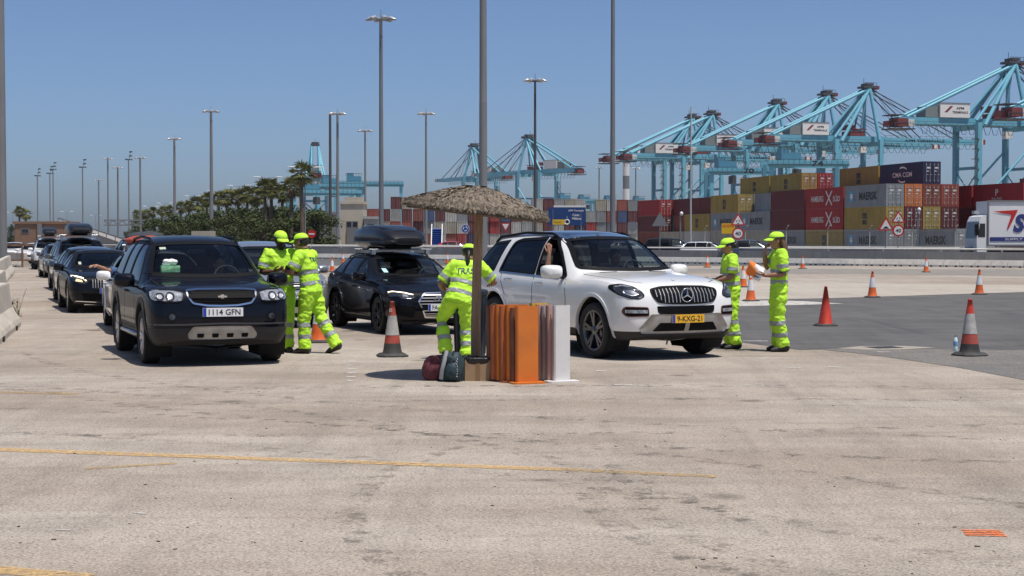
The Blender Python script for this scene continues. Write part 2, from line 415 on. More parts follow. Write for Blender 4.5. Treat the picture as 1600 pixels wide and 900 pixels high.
def shellmat(m):
    k = m.name + '_shell'
    if k in MATS: return MATS[k]
    m2 = m.copy(); m2.name = k; n = m2.node_tree.nodes; l = m2.node_tree.links; b = n['Principled BSDF']
    ge = n.new('ShaderNodeNewGeometry'); b2 = n.new('ShaderNodeBsdfDiffuse'); b2.inputs[0].default_value = (.07, .07, .07, 1)
    ms = n.new('ShaderNodeMixShader'); o = n['Material Output']        # the inside of the sheet metal is dark trim
    l.new(ge.outputs['Backfacing'], ms.inputs[0]); l.new(b.outputs[0], ms.inputs[1]); l.new(b2.outputs[0], ms.inputs[2]); l.new(ms.outputs[0], o.inputs[0])
    MATS[k] = m2; return m2

class Car:
    def __init__(s, name, label, S, paint, loc, rz, level=3, group=None, tint=(.66, .73, .73), cat='car'):
        s.S = S; s.root = thing(name, label, cat, loc, rz, group); s.level = level
        s.tint = tint
        s.shell(paint)
    # ---- the smooth shell
    def shell(s, paint):
        S = s.S; hw = S['W'] / 2; xf, xr = S['xf'], S['xr']
        st = []                      # stations: dict of points
        zb = S['zb']
        def lower(w, z0): return [(.0, z0), (.5*w, z0), (.88*w, z0), (.985*w, z0 + .13), (1.0*w, S['zmid'])]
        def hood(x, wf, zt, drop, z0=zb, dx=(0, 0, 0)):
            w = hw * wf
            p = lower(w, z0) + [(.985*w, zt - drop - .085), (.93*w, zt - drop + .0), (.78*w, zt - .022), (.40*w, zt - .004), (0, zt)]
            X = [x] * 7 + [x + dx[0], x + dx[1], x + dx[2]]
            st.append([(X[i], y, z) for i, (y, z) in enumerate(p)])
        def cab(x, wf, zbelt, wr, zr, z0=zb, dx=(0, 0, 0), crown=.035):
            w = hw * wf
            p = lower(w, z0) + [(.988*w, zbelt - .10), (.94*w, zbelt), (wr * hw, zr - .05), (.55*wr*hw, zr - crown * .3), (0, zr)]
            X = [x] * 7 + [x + dx[0], x + dx[1], x + dx[2]]
            st.append([(X[i], y, z) for i, (y, z) in enumerate(p)])
        n = S['nose']           # (x inset, width, z top, drop, z0)
        for (ix, wf, zt, dr, z0) in n: hood(xf - ix, wf, zt, dr, z0)
        for (x, zt, dr) in S['hood']: hood(x, 1.0, zt, dr)
        xc, zc, xm0, zr0 = S['xc'], S['zc'], S['xr0'], S['zr0']
        b0, b1 = S['belt']
        belt = lambda x: lerp(b0, b1, (xc - x) / (xc - S['xq']))
        wr = S['wr']
        # cowl, two windscreen stations, roof
        w = hw
        p = lower(w, zb) + [(.988*w, b0 - .10), (.945*w, b0), (.80*w, zc - .012), (.42*w, zc + .0), (0, zc)]
        X = [xc] * 7 + [xc - .03, xc + .08, xc + .11]; st.append([(X[i], y, z) for i, (y, z) in enumerate(p)])
        for t in (.5,):
            x = lerp(xc, xm0, t); cab(x, 1.0, belt(x), lerp(.79, wr, .55), lerp(zc, zr0, .56), dx=(-.02, .06, .09), crown=.0)
        cab(xm0, 1.0, belt(xm0), wr, zr0, dx=(-.03, .04, .07))
        for (x, zr) in S['roof']: cab(x, 1.0, belt(x), wr * S.get('wrk', {}).get(x, 1.0), zr)
        for (x, wf, zbelt, wrr, zr, z0) in S['tail']: cab(x, wf, zbelt, wrr, zr, z0)
        # lean of nose and tail faces
        nn = len(n); kf = [1.0, .85, .55, .25, .1]
        for i in range(nn):
            st[i] = [(x + interp(S['lean_f'], z) * kf[min(i, 4)], y, z) for x, y, z in st[i]]
        nt = len(st)
        for i in range(S.get('ntl', 2)):
            k = nt - 1 - i; st[k] = [(x - interp(S['lean_r'], z) * kf[min(i, 4)], y, z) for x, y, z in st[k]]
        V = []; Fc = []; cre = {}
        NP = 10
        def idx(i, j, side): return i * (2 * NP) + (j if side > 0 else NP + j)
        for P in st:
            V += [p for p in P]; V += [(p[0], -p[1], p[2]) for p in P]
        rem = {}
        for i in range(nt):
            for j in (0, NP - 1): rem[idx(i, j, -1)] = idx(i, j, 1)
        R_ = lambda a: rem.get(a, a)
        for i in range(nt - 1):
            for j in range(NP - 1):
                a = [idx(i, j, 1), idx(i, j+1, 1), idx(i+1, j+1, 1), idx(i+1, j, 1)]
                Fc.append(tuple(a)); Fc.append(tuple(R_(q) for q in (idx(i, j, -1), idx(i+1, j, -1), idx(i+1, j+1, -1), idx(i, j+1, -1))))
        # caps: rows between E0..E5 (2..7), columns edge / half / centre
        def cap(i, sgn, bulge):
            g_ = {}
            for side in (1, -1):
                for r in range(2, 8):
                    e = idx(i, r, side); ex = V[e]
                    if r == 2: c = (e, R_(idx(i, 1, side)), R_(idx(i, 0, side)))
                    elif r == 7: c = (e, R_(idx(i, 8, side)), R_(idx(i, 9, side)))
                    else:
                        row = [e]
                        for f_, bl in ((.5, .75), (0, 1)):
                            key = (r, f_ * side)
                            if key not in g_: V.append((ex[0] + sgn * bulge * bl, ex[1] * f_, ex[2])); g_[key] = len(V) - 1
                            row.append(g_[key])
                        c = tuple(row)
                    g_[('row', side, r)] = c
            for side in (1, -1):
                for r in range(2, 7):
                    A, B = g_[('row', side, r)], g_[('row', side, r+1)]
                    for k in range(2): Fc.append((A[k], A[k+1], B[k+1], B[k]))
        cap(0, 1, S.get('bulge', .05)); cap(nt - 1, -1, .03)
        used = sorted({q for f_ in Fc for q in f_}); mp = {q: k for k, q in enumerate(used)}
        me = bpy.data.meshes.new('shell'); me.from_pydata([V[q] for q in used], [], [tuple(mp[q] for q in f_) for f_ in Fc]); me.update()
        bm = bmesh.new(); bm.from_mesh(me); bmesh.ops.remove_doubles(bm, verts=bm.verts, dist=1e-5); bmesh.ops.recalc_face_normals(bm, faces=bm.faces)
        cl = bm.edges.layers.float.get('crease_edge') or bm.edges.layers.float.new('crease_edge')
        ids = {}
        for i in range(nt):
            for j in range(NP):
                for sd_ in (1, -1): ids[tuple(round(c, 4) for c in V[R_(idx(i, j, sd_))])] = (i, j)
        icowl = nn + len(S['hood'])
        for e in bm.edges:
            a, b = (ids.get(tuple(round(c, 4) for c in v.co)) for v in e.verts)
            if a and b:
                if a[1] == b[1]:
                    if a[1] == 2: e[cl] = .6
                    elif a[1] == 6: e[cl] = .45
                    elif a[1] == 5: e[cl] = .25
                    elif a[1] == 7 and min(a[0], b[0]) < icowl: e[cl] = .35
                elif a[0] == b[0] == icowl and a[1] >= 6 and b[1] >= 6: e[cl] = .7
                elif a[0] == b[0] == 0: e[cl] = .15
        bm.to_mesh(me); bm.free()
        me2 = evaluated(me, [('SUBSURF', {'levels': s.level, 'render_levels': s.level})]); bpy.data.meshes.remove(me)
        s.bm = bmesh.new(); s.bm.from_mesh(me2); bpy.data.meshes.remove(me2)
        s.bvh = BVHTree.FromBMesh(s.bm); s.paint = paint
    # ---- projection tools
    def hit(s, view, a, b):
        d, o, k = VIEW[view]
        p, nrm, i, dist = s.bvh.ray_cast(o(a, b), d)
        return p, nrm
    def proj(s, view, pts, off):
        d = VIEW[view][0]; res = []; lastd = None
        for a, b in pts:
            p, nrm = s.hit(view, a, b)
            if p is None:
                o = VIEW[view][1](a, b)
                ref = res[-1] if res else Vector((0, 0, 0))
                p2 = Vector(o)
                ax = 0 if view in 'FB' else 1 if view in 'LR' else 2
                p2[ax] = ref[ax]; res.append(p2); continue
            if nrm.dot(d) > 0: nrm = -nrm
            res.append(p + (nrm * .65 - d * .35) * off)
        return res
    def cut(s, view, poly):
        """exact opening in the shell"""
        d, o, k = VIEW[view]
        xs = [p[0] for p in poly]; ys = [p[1] for p in poly]; bb = (min(xs)-.02, max(xs)+.02, min(ys)-.02, max(ys)+.02)
        s.bm.normal_update()
        def cand():
            r = []
            for f_ in s.bm.faces:
                if f_.normal.dot(d) < -.02:
                    q = [k(v.co) for v in f_.verts]
                    if max(a for a, b in q) > bb[0] and min(a for a, b in q) < bb[1] and max(b for a, b in q) > bb[2] and min(b for a, b in q) < bb[3]:
                        if view in 'FB' and f_.calc_center_median().x * (1 if view == 'F' else -1) < s.S.get('cutx', -.2) : continue
                        r.append(f_)
            return r
        fs = set(cand()); n = len(poly)
        for i in range(n):
            p, q = poly[i], poly[(i+1) % n]
            if math.dist(p, q) < 1e-4: continue
            P = o(*p); Q = o(*q); no = (Q - P).cross(d).normalized()
            lo = (min(p[0], q[0]) - .08, max(p[0], q[0]) + .08, min(p[1], q[1]) - .08, max(p[1], q[1]) + .08)
            sub = []
            for f_ in fs:
                if not f_.is_valid: continue
                c = k(f_.calc_center_median()); 
                if lo[0] < c[0] < lo[1] and lo[2] < c[1] < lo[3]: sub.append(f_)
            if not sub: continue
            ge = set(sub)
            for f_ in sub: ge.update(f_.edges); ge.update(f_.verts)
            r = bmesh.ops.bisect_plane(s.bm, geom=list(ge), dist=1e-5, plane_co=P, plane_no=no)
            fs = {f_ for f_ in fs if f_.is_valid} | {x for x in r['geom'] if isinstance(x, bmesh.types.BMFace) and x.is_valid}
        dele = [f_ for f_ in fs if f_.is_valid and inside(poly, *k(f_.calc_center_median()))]
        bmesh.ops.delete(s.bm, geom=dele, context='FACES')
    def patch_mb(s, mb, view, poly, off, rim=.012, rings=5, step=.06):
        P = dense(poly, step); n = len(P)
        cx = sum(p[0] for p in P) / n; cy = sum(p[1] for p in P) / n
        V = []
        levels = [1 - i / rings for i in range(rings)]
        for t in levels: V += s.proj(view, [(cx + (p[0]-cx)*t, cy + (p[1]-cy)*t) for p in P], off)
        V += s.proj(view, [(cx, cy)], off)
        V += s.proj(view, P, off - rim)
        Fc = []
        for r in range(rings - 1):
            for i in range(n): Fc.append((r*n+i, r*n+(i+1) % n, (r+1)*n+(i+1) % n, (r+1)*n+i))
        c = rings * n
        for i in range(n): Fc.append(((rings-1)*n+i, (rings-1)*n+(i+1) % n, c))
        mb.add(V, Fc, True)
        k = len(mb.v) - len(V)
        for i in range(n): mb.f.append((k+i, k+(i+1) % n, k+c+1+(i+1) % n, k+c+1+i)); mb.sm.append(False); mb.mi.append(mb.cm)
    def patch(s, name, mat, poly, view='F', off=.004, rim=.012, r=.02, rings=5, step=.06, parent=None, mirror=False):
        res = []
        for sg in ((1, -1) if mirror else (1,)):
            q = [(p[0] * sg, p[1]) for p in poly]
            if r: q = round_poly(q, r)
            mb = MB(); s.patch_mb(mb, view, q, off, rim, rings, step); res.append(mb.build(name, mat, parent or s.root))
        return res
    def ring(s, name, mat, poly, w_in, w_out=0.0, view='F', off=.006, rim=.012, r=.02, parent=None, step=.05, mirror=False):
        for sg in ((1, -1) if mirror else (1,)):
            q = [(p[0] * sg, p[1]) for p in poly]
            if r: q = round_poly(q, r)
            q = dense(q, step); A = offset_poly(q, w_out); B = offset_poly(q, -w_in); n = len(q)
            V = s.proj(view, A, off) + s.proj(view, B, off) + s.proj(view, A, off - rim) + s.proj(view, B, off - rim)
            Fc = []
            for i in range(n):
                j = (i+1) % n; Fc += [(i, j, n+j, n+i), (i, j, 2*n+j, 2*n+i), (n+i, n+j, 3*n+j, 3*n+i)]
            mb = MB(); mb.add(V, Fc); o = mb.build(name, mat, parent or s.root)
        return o
    def strip(s, name, mat, pts, w, view='F', off=.004, rim=.01, parent=None, step=.06, mirror=False):
        for sg in ((1, -1) if mirror else (1,)):
            P = []
            for p, q in zip(pts, pts[1:]):
                k = max(1, int(math.dist(p, q) / step)); P += [(lerp(p[0], q[0], i/k) * sg, lerp(p[1], q[1], i/k)) for i in range(k)]
            P.append((pts[-1][0] * sg, pts[-1][1]))
            A, B = [], []
            for i, p in enumerate(P):
                a, b = Vector(P[max(i-1, 0)]), Vector(P[min(i+1, len(P)-1)]); d = (b - a).normalized(); nn = Vector((-d.y, d.x)) * w / 2
                A.append((p[0] + nn.x, p[1] + nn.y)); B.append((p[0] - nn.x, p[1] - nn.y))
            n = len(P)
            V = s.proj(view, A, off) + s.proj(view, B, off) + s.proj(view, A, off - rim) + s.proj(view, B, off - rim)
            Fc = []
            for i in range(n - 1): Fc += [(i, i+1, n+i+1, n+i), (i, i+1, 2*n+i+1, 2*n+i), (n+i, n+i+1, 3*n+i+1, 3*n+i)]
            for i in (0, n-1): Fc.append((i, n+i, 3*n+i, 2*n+i))
            mb = MB(); mb.add(V, Fc); o = mb.build(name, mat, parent or s.root)
        return o
    # ---- common parts
    def windows(s, opened=()):
        S = s.S; gm = glass('car_glass', s.tint, .85); fr = pm('black_trim', (.010, .010, .011), .45, spec=.15)
        priv = glass('privacy_glass', (.14, .15, .16), .85)
        for nm, view, poly, rr_, gmat in S['glass']:
            for sg in ((1, -1) if view == 'L' else (1,)):
                vw = view if sg > 0 else 'R'
                q = round_poly(poly, rr_)
                s.cut(vw, q)
                tag_ = (nm, sg)
                s.ring('window_frame', fr, poly, .03 if view == 'L' else .035, .014, vw, .004, .014, rr_)
                if tag_ in opened: continue
                mb = MB(); s.patch_mb(mb, vw, q, -.004, .0, 5); mb.build(nm, priv if gmat == 'p' else gm, s.root)
    def wheels(s, r, wd, rimf, rim_mat, arch=None, lip=None, lipw=.05):
        S = s.S; hw = S['W'] / 2; arch = arch or r + .07
        blk = pm('wheel_well', (.008, .008, .008), .9)
        tyre = pm('tyre_rubber', (.018, .018, .018), .8, var=.25, scale=20)
        lm = lip or s.paint
        for ax in S['axles']:
            zc = r + .02
            circ = [(ax + arch * math.cos(R(a)), zc + arch * math.sin(R(a))) for a in range(-60, 241, 12)]
            z_low = zc + arch * math.sin(R(-60))
            poly = circ + [(circ[-1][0], z_low - .2), (circ[0][0], z_low - .2)]
            for sg, vw in ((1, 'L'), (-1, 'R')):
                s.cut(vw, poly)
                # lip
                arc = [(ax + (arch + lipw * .35) * math.cos(R(a)), zc + (arch + lipw * .35) * math.sin(R(a))) for a in range(-28, 209, 8)]
                s.strip('arch_lip', lm, arc, lipw, vw, .012, .05)
                mb = MB()            # liner
                y1, y0 = sg * hw * .985, sg * (hw - .36)
                A = [(ax + (arch+.004) * math.cos(R(a)), zc + (arch+.004) * math.sin(R(a))) for a in range(-40, 221, 13)]
                n = len(A)
                V = [(a, y1, b) for a, b in A] + [(a, y0, b) for a, b in A]
                mb.add(V, [(i, i+1, n+i+1, n+i) for i in range(n-1)] + [tuple(range(n, 2*n))]); mb.build('wheel_arch_liner', blk, s.root)
                key = ('wheel', r, wd, rimf)
                if key not in WH: WH[key] = make_wheel(r, wd, rimf)
                tm, rm = WH[key]
                o = link('wheel', tm, s.root, (ax, sg * (hw - wd/2 - .012), r), (0, 0, 0 if sg > 0 else math.pi), tyre)
                link('rim', rm, o, None, None, rim_mat)
    def mirrors(s, x, z, mat, size=1.0, y=None, cap=None):
        S = s.S; hw = S['W'] / 2; y = y or hw - .02
        for sg in (1, -1):
            mb = MB(); c = Vector((x, sg * (y + .125 * size), z + .04))
            V = []
            for t, k in ((-.08, .86), (-.068, .97), (-.02, 1.0), (.03, .95), (.07, .74), (.088, .40)):
                for i in range(16):
                    a = 2*math.pi*i/16; cs, sn = math.cos(a), math.sin(a)
                    py = .125*size*(abs(cs)**.5)*(1 if cs > 0 else -1); pz = .085*size*(abs(sn)**.6)*(1 if sn > 0 else -1)
                    V.append(c + Vector((t*size - .02*(py*sg/.12), py*k, pz*k)))
            Fc = [(i*16+j, i*16+(j+1) % 16, (i+1)*16+(j+1) % 16, (i+1)*16+j) for i in range(5) for j in range(16)] + [tuple(range(16)), tuple(range(80, 96))]
            mb.add(V, Fc, True)
            o = mb.build('side_mirror', mat, s.root)
            m2 = MB(); m2.tube([(x, sg*(y-.09), z - .055), (x, sg*(y+.07), z - .03)], [(.05, .022), (.04, .02)], 8); m2.build('mirror_arm', pm('black_trim', (0, 0, 0)), o)
            m3 = MB(); m3.box(c + Vector((-.081*size, 0, 0)), (.006, .2*size, .125*size)); m3.build('mirror_glass', pm('mirror_glass', (.6, .62, .65), .03, 1.0), o)
    def interior(s, mat=None):
        S = s.S; hw = S['W'] / 2; xc = S['xc']; zc = S['zc']
        m = mat or pm('interior_trim', (.05, .05, .053), .8); 
        mb = MB()
        mb.tube([(xc - .18, -hw*.80, zc - .12), (xc - .18, hw*.80, zc - .12)], [(.30, .13)]*2, 10); mb.build('dashboard', m, s.root)
        mb = MB(); sx = xc - .95
        for k in range(20):
            a = 2*math.pi*k/20; b = 2*math.pi*(k+1)/20
            P = lambda q: (xc - .48 - .06*math.sin(q), .37 + .18*math.cos(q), zc - .02 + .17*math.sin(q))
            mb.tube([P(a), P(b)], .013, 6, False)
        mb.bar((xc-.48, .2, zc-.02), (xc-.48, .54, zc-.02), .02, .05); mb.build('steering_wheel', m, s.root)
        for rx, hgt in ((sx, 0), (sx - .9, -.02)):
            for y in (-.37, .37):
                mb = MB(); b0 = S['belt'][0]
                mb.box((rx - .02, y, b0 - .38), (.55, .5, .16))
                mb.tube([(rx - .26, y, b0 - .4), (rx - .36, y, b0 - .05), (rx - .42, y, b0 + .17)], [(.26, .09), (.26, .085), (.2, .06)], 12, ref=(1, 0, 0))
                mb.tube([(rx - .43, y, b0 + .2), (rx - .45, y, b0 + .37)], [(.13, .05), (.11, .045)], 10, ref=(1, 0, 0))
                mb.build('seat', m, s.root)
        mb = MB(); mb.box((S['xr0'] + .02, 0, S['zr0'] - .19), (.03, .22, .07)); mb.build('rear_view_mirror', m, s.root)
    def plate(s, z, w, txt, bgm, fgm, lean=0.0, band=True, y=0.0, yaw=None, off=.012):
        if yaw is None: yaw = 0.0
        p, nrm = s.hit('F', y, z)
        M = Matrix.Rotation(yaw, 3, 'Z')
        c = p + Vector((off + .004, 0, 0)); rt = M @ Vector((0, 1, 0)); up = Vector((-math.sin(lean), 0, math.cos(lean))); no = rt.cross(up)
        def rect(cx, cy, w_, h_, d):
            mb = MB(); P = [c + rt*(cx + a*w_/2) + up*(cy + b*h_/2) + no*e for e in (d, d - .012) for a, b in ((-1,-1),(1,-1),(1,1),(-1,1))]
            mb.add(P, [(0,1,2,3),(7,6,5,4),(0,4,5,1),(1,5,6,2),(2,6,7,3),(3,7,4,0)]); return mb
        o = rect(0, 0, w, .112, .004).build('number_plate', bgm, s.root)
        if band: rect(-w/2 + .024, 0, .042, .108, .0055).build('plate_band', pm('plate_blue', (.01, .05, .35), .4), o)
        text('plate_text', txt, fgm, c + rt * .02 + no * .0065, rt, up, w=w - .11, h=.076, parent=o, bold=.012)
        return o
    def seams(s, lines, w=.013):
        m = pm('panel_gap', (.004, .004, .004), .9)
        for pts, view in lines:
            if view == 'L':
                s.strip('panel_gap', m, pts, w, 'L', .0012, .004); s.strip('panel_gap', m, pts, w, 'R', .0012, .004)
            else: s.strip('panel_gap', m, pts, w, view, .0012, .004)
    def handles(s, pos, mat):
        for x, z in pos:
            for sg, vw in ((1, 'L'), (-1, 'R')):
                p, nrm = s.hit(vw, x, z)
                mb = MB(); mb.tube([p + Vector((-.10, sg*.004, 0)), p + Vector((-.08, sg*.03, 0)), p + Vector((.08, sg*.03, 0)), p + Vector((.10, sg*.004, 0))], [(.012, .014)]*4, 8); mb.build('door_handle', mat, s.root)
    def rails(s, x0, x1, y, mat, h=.05, rad=.018):
        for sg in (1, -1):
            P = []
            for t in (0, .04, .1, .5, .9, .96, 1.0):
                x = lerp(x0, x1, t); p, _ = s.hit('T', x, sg*y); z = (p.z if p else s.S['zr0'])
                P.append((x, sg*y, z + (h if .05 < t < .95 else h*.6 if t in (.04, .96) else -.01)))
            mb = MB(); mb.tube(P, rad, 8); mb.build('roof_rail', mat, s.root)
    def finish(s):
        me = bpy.data.meshes.new('body')
        if s.S.get('clad'): bmesh.ops.bisect_plane(s.bm, geom=s.bm.verts[:] + s.bm.edges[:] + s.bm.faces[:], dist=1e-5, plane_co=(0, 0, s.S['clad_z']), plane_no=(0, 0, 1))
        s.bm.to_mesh(me); s.bm.free()
        me.polygons.foreach_set('use_smooth', [True] * len(me.polygons))
        S = s.S; lowm = S.get('clad')
        me.materials.append(shellmat(s.paint)); me.materials.append(pm('underbody', (.012, .012, .012), .9))
        if lowm: me.materials.append(lowm)
        for p in me.polygons:
            if p.normal.z < -.6 and p.center.z < S['zb'] + .12: p.material_index = 1
            elif lowm and p.center.z < S['clad_z']: p.material_index = 2
        return link('body', me, s.root)

WH = {}
def make_wheel(r, wd, rimf):
    rr_ = rimf['r']; h = wd / 2
    mb = MB()
    mb.lathe([(rr_-.01, -h*.8), (rr_+.01, -h*.9), (rr_+.03, -h*.98), (r-.035, -h), (r-.012, -h*.88), (r, -h*.6), (r, h*.6), (r-.012, h*.88), (r-.035, h), (rr_+.03, h*.98), (rr_+.01, h*.9), (rr_-.01, h*.78)], 40, axis='Y')
    tm = mb.mesh('wheel')
    mb = MB()
    mb.lathe([(rr_+.004, h*.86), (rr_-.012, h*.88), (rr_-.022, h*.78), (rr_-.03, -h*.5)], 40, axis='Y')
    n = rimf['n']; face = h * .72
    for k in range(n):
        for da in rimf['split']:
            a0 = 2*math.pi*k/n + rimf.get('tw', 0)
            a1 = a0 + da
            p0 = Vector((math.cos(a0 + da*.35) * .05, face - .01, math.sin(a0 + da*.35) * .05)); p1 = Vector((math.cos(a1) * (rr_-.012), face + .006, math.sin(a1) * (rr_-.012)))
            mb.bar(p0, p1, rimf['w'], .03, up=(0, 1, 0))
    mb.lathe([(.0, face + .015), (.055, face + .012), (.07, face), (.07, face - .05)], 20, axis='Y')
    rm = mb.mesh('rim'); mb2 = MB()
    mb.cm = 1
    mb.lathe([(.0, -h*.1), (rr_ - .06, -h*.1), (rr_-.03, -h*.3)], 24, axis='Y')
    rm = mb.mesh('rim')
    return tm, rm

class Rim(dict):
    __hash__ = dict.__hash__ if False else (lambda s: hash(tuple(sorted((k, str(v)) for k, v in s.items()))))

def dlo(S, xb, xc_, dl, dh, lowgap=.02, topgap=.085, priv=True, wide=.045):
    """side window outlines from the belt and roof lines"""
    b0, b1 = S['belt']; belt = lambda x: lerp(b0, b1, (S['xc'] - x) / (S['xc'] - S['xq'])) + lowgap
    roof = [(x, z) for x, z in [(S['xr0'], S['zr0'])] + S['roof']][::-1]
    top = lambda x: interp(sorted(roof), x) - topgap
    xa, xh = S['xc'] - S.get('a0', .34), S['xr0'] - .20
    h = wide / 2
    W1 = [(xa, belt(xa)), (lerp(xa, xh, .55), lerp(belt(xa), top(xh), .62)), (xh, top(xh)), (xb + h, top(xb)), (xb + h, belt(xb))]
    W2 = [(xb - h, belt(xb)), (xb - h, top(xb)), (xc_ + h, top(xc_)), (xc_ + h, belt(xc_))]
    W3 = [(xc_ - h, belt(xc_)), (xc_ - h, top(xc_)), (dh, top(dh) - .01), (dl, belt(dl) + .03)]
    return [('front_window', 'L', W1, .05, 'g'), ('rear_door_window', 'L', W2, .04, 'p' if priv else 'g'), ('quarter_window', 'L', W3, .04, 'p' if priv else 'g')]
# ------------------------------------------------------------ paints
def paint(name, c, metal=0.0, rough=.35, dirt=(.20, .18, .155), damt=.10, coat=1.0, spec=.5):
    return pm(name, c, rough, metal, coat, dirt=dirt, dscale=2.5, damt=damt, spec=spec)
P_BLACK = paint('black_paint', (.003, .004, .007), 0, .5, damt=.010, coat=.5, spec=.05); P_NAVY = paint('blue_black_paint', (.003, .004, .009), 0, .5, damt=.010, coat=.5, spec=.05)
P_WHITE = paint('white_paint', (.78, .78, .77), 0, .3, (.45, .42, .38), .15); P_SILV = paint('silver_paint', (.50, .52, .55), .75, .3)
P_GREY = paint('grey_paint', (.10, .11, .125), .5, .3); P_BLUE = paint('slate_blue_paint', (.055, .075, .11), .5, .3); P_RED = paint('red_paint', (.45, .012, .012), 0, .3)
CHROME = pm('chrome', (.75, .76, .78), .08, 1.0); SATIN = pm('satin_alloy', (.42, .43, .45), .28, .9); DARKALLOY = pm('dark_alloy', (.05, .05, .055), .3, .8)
BTRIM = pm('black_trim', (.009, .009, .010), .5, spec=.1); PLAST = pm('black_plastic', (.016, .016, .017), .6, var=.15, scale=30)
GSLAT = pm('grille_chrome', (.50, .50, .51), .35, .55); BULB = pm('bulb_silver', (.62, .63, .64), .25, .3); GRILLE = pm('grille_black', (.005, .005, .006), .6, spec=.1); LENS = pm('lamp_glass', (.33, .345, .37), .05, .35, 1.0, var=.45, scale=22, detail=1)
DLENS = pm('smoked_lamp', (.06, .065, .075), .06, .6, 1.0, var=.5, scale=14, detail=1); REDL = pm('red_lamp', (.25, .006, .006), .12, 0, 1.0)
DRL = pm('daylight_lamp', (.9, .85, .7), .2, emit=((1.0, .80, .50), 2.2)); AMBER = pm('amber_lamp', (.7, .25, .02), .2)
SKID = pm('skid_silver', (.36, .35, .33), .4, .4, var=.2, scale=8, dirt=(.25, .22, .19), damt=.5)
PWHITE = pm('plate_white', (.72, .73, .74), .4); PYEL = pm('plate_yellow', (.72, .40, .02), .4); PBLK = pm('plate_ink', (.01, .01, .012), .5)
LINER = pm('seat_cloth', (.03, .03, .033), .9)

def carspec(L_, W_, H_, wb, fo, xc, zc, xr0, roof, belt, zb, zmid, nose, hoodst, tail, lean_f, lean_r, wr, xq=None, ntl=3, **kw):
    S = dict(W=W_, xf=L_/2, xr=-L_/2, axles=(L_/2 - fo, L_/2 - fo - wb), xc=xc, zc=zc, xr0=xr0[0], zr0=xr0[1], roof=roof, belt=belt, zb=zb, zmid=zmid,
             nose=nose, hood=hoodst, tail=tail, lean_f=lean_f, lean_r=lean_r, wr=wr, xq=xq or -L_/2 + .3, ntl=ntl)
    S.update(kw); return S
def screens(S, ybot, ytop, zb_, zt, rear):
    gl = [('windscreen', 'F', sym([(0, zt + .012), (ytop*.6, zt + .008), (ytop, zt - .015), (lerp(ytop, ybot, .5) + .012, lerp(zt, zb_, .52)), (ybot, zb_ + .03), (ybot*.6, zb_ + .008), (0, zb_)]), .03, 'g')]
    y0, y1, z0, z1 = rear
    gl.append(('rear_window', 'B', sym([(0, z1), (y1, z1 - .02), (y0, z0 + .02), (0, z0)]), .05, 'p'))
    return gl
def place(S, P, a, ref):      # P world point of local ref (x, y); a heading angle
    rz = a - math.pi/2; M = Matrix.Rotation(rz, 3, 'Z'); q = P - M @ Vector((ref[0], ref[1], 0)); q.z = 0
    return q, rz
def stack(root_car, name, label, cat, mk): pass

# ---- dark blue-black SUV with the Spanish plate
S = carspec(4.64, 1.87, 1.72, 2.707, .88, 1.12, 1.125, (.33, 1.665), [(-.55, 1.715), (-1.45, 1.69)], (1.015, 1.10), .27, .66,
    [(0, .80, .985, .055, .33), (.07, .91, 1.01, .05, .28), (.24, .985, 1.035, .045, .26)], [(1.75, 1.075, .04), (1.44, 1.10, .04)],
    [(-1.95, .99, 1.11, .74, 1.66, .28), (-2.22, .96, 1.12, .70, 1.62, .30), (-2.32, .86, 1.12, .64, 1.58, .36)],
    [(.3, -.05), (.5, 0), (.72, -.01), (.85, -.03), (1.0, -.10)], [(.4, -.02), (.6, 0), (1.0, -.06), (1.6, -.38)], .735,
    clad=PLAST, clad_z=.50, a0=.30)
S['glass'] = dlo(S, -.25, -1.05, -2.02, -1.88) + screens(S, .735, .60, 1.135, 1.595, (.62, .56, 1.14, 1.52))
q, rz = place(S, g(219, 568), R(20), (S['axles'][0], -S['W']/2))
c = Car('suv', 'dark blue-black SUV with Spanish plate 1114 GFN and silver skid plate at front left', S, P_NAVY, q, rz)
CAPT = c
c.windows(); rimA = Rim(r=.235, n=6, split=(-.16, .16), w=.045)
c.wheels(.362, .235, rimA, SATIN, .435, PLAST, .075)
c.mirrors(.80, 1.05, P_NAVY, 1.12); c.interior()
gr = sym([(0, 1.0), (.30, .998), (.455, .985), (.44, .90), (.38, .815), (.2, .785), (0, .78)])
c.patch('grille', GRILLE, gr, off=.006, r=.03)
c.ring('grille_surround', CHROME, gr, .016, .006, off=.016, r=.03)
c.strip('grille_bar', GRILLE, [(-.43, .905), (0, .90), (.43, .905)], .045, off=.022, rim=.02)
for z in (.972, .948, .86, .835, .81): c.strip('grille_slat', GRILLE, [(-.40, z), (.40, z)], .007, off=.012)
mb = MB(); p, _ = c.hit('F', 0, .905); mb.box(p + Vector((.024, 0, 0)), (.012, .115, .022)); mb.box(p + Vector((.024, 0, 0)), (.013, .042, .052)); mb.build('emblem', CHROME, c.root)
hl = [(.48, .96), (.60, .99), (.74, .995), (.885, .985), (.90, .93), (.885, .855), (.74, .84), (.60, .835), (.505, .845)]
for o in c.patch('headlight', LENS, hl, off=.008, r=.03, mirror=True):
    sg = 1 if o.data.vertices[0].co.y > 0 else -1
    for y, z, rr_ in ((.66, .905, .058), (.78, .905, .05)):
        c.patch('lamp_bowl', DLENS, [(sg*(y + rr_*math.cos(k*.5236)), z + rr_*math.sin(k*.5236)) for k in range(12)], off=.013, r=0, rings=3, parent=o)
        c.patch('lamp_lens', BULB, [(sg*(y + rr_*.62*math.cos(k*.5236)), z + rr_*.62*math.sin(k*.5236)) for k in range(12)], off=.018, r=0, rings=3, parent=o)
    c.ring('headlight_rim', BTRIM, [(sg*a, b) for a, b in hl], .012, .004, off=.010, r=.03, parent=o)
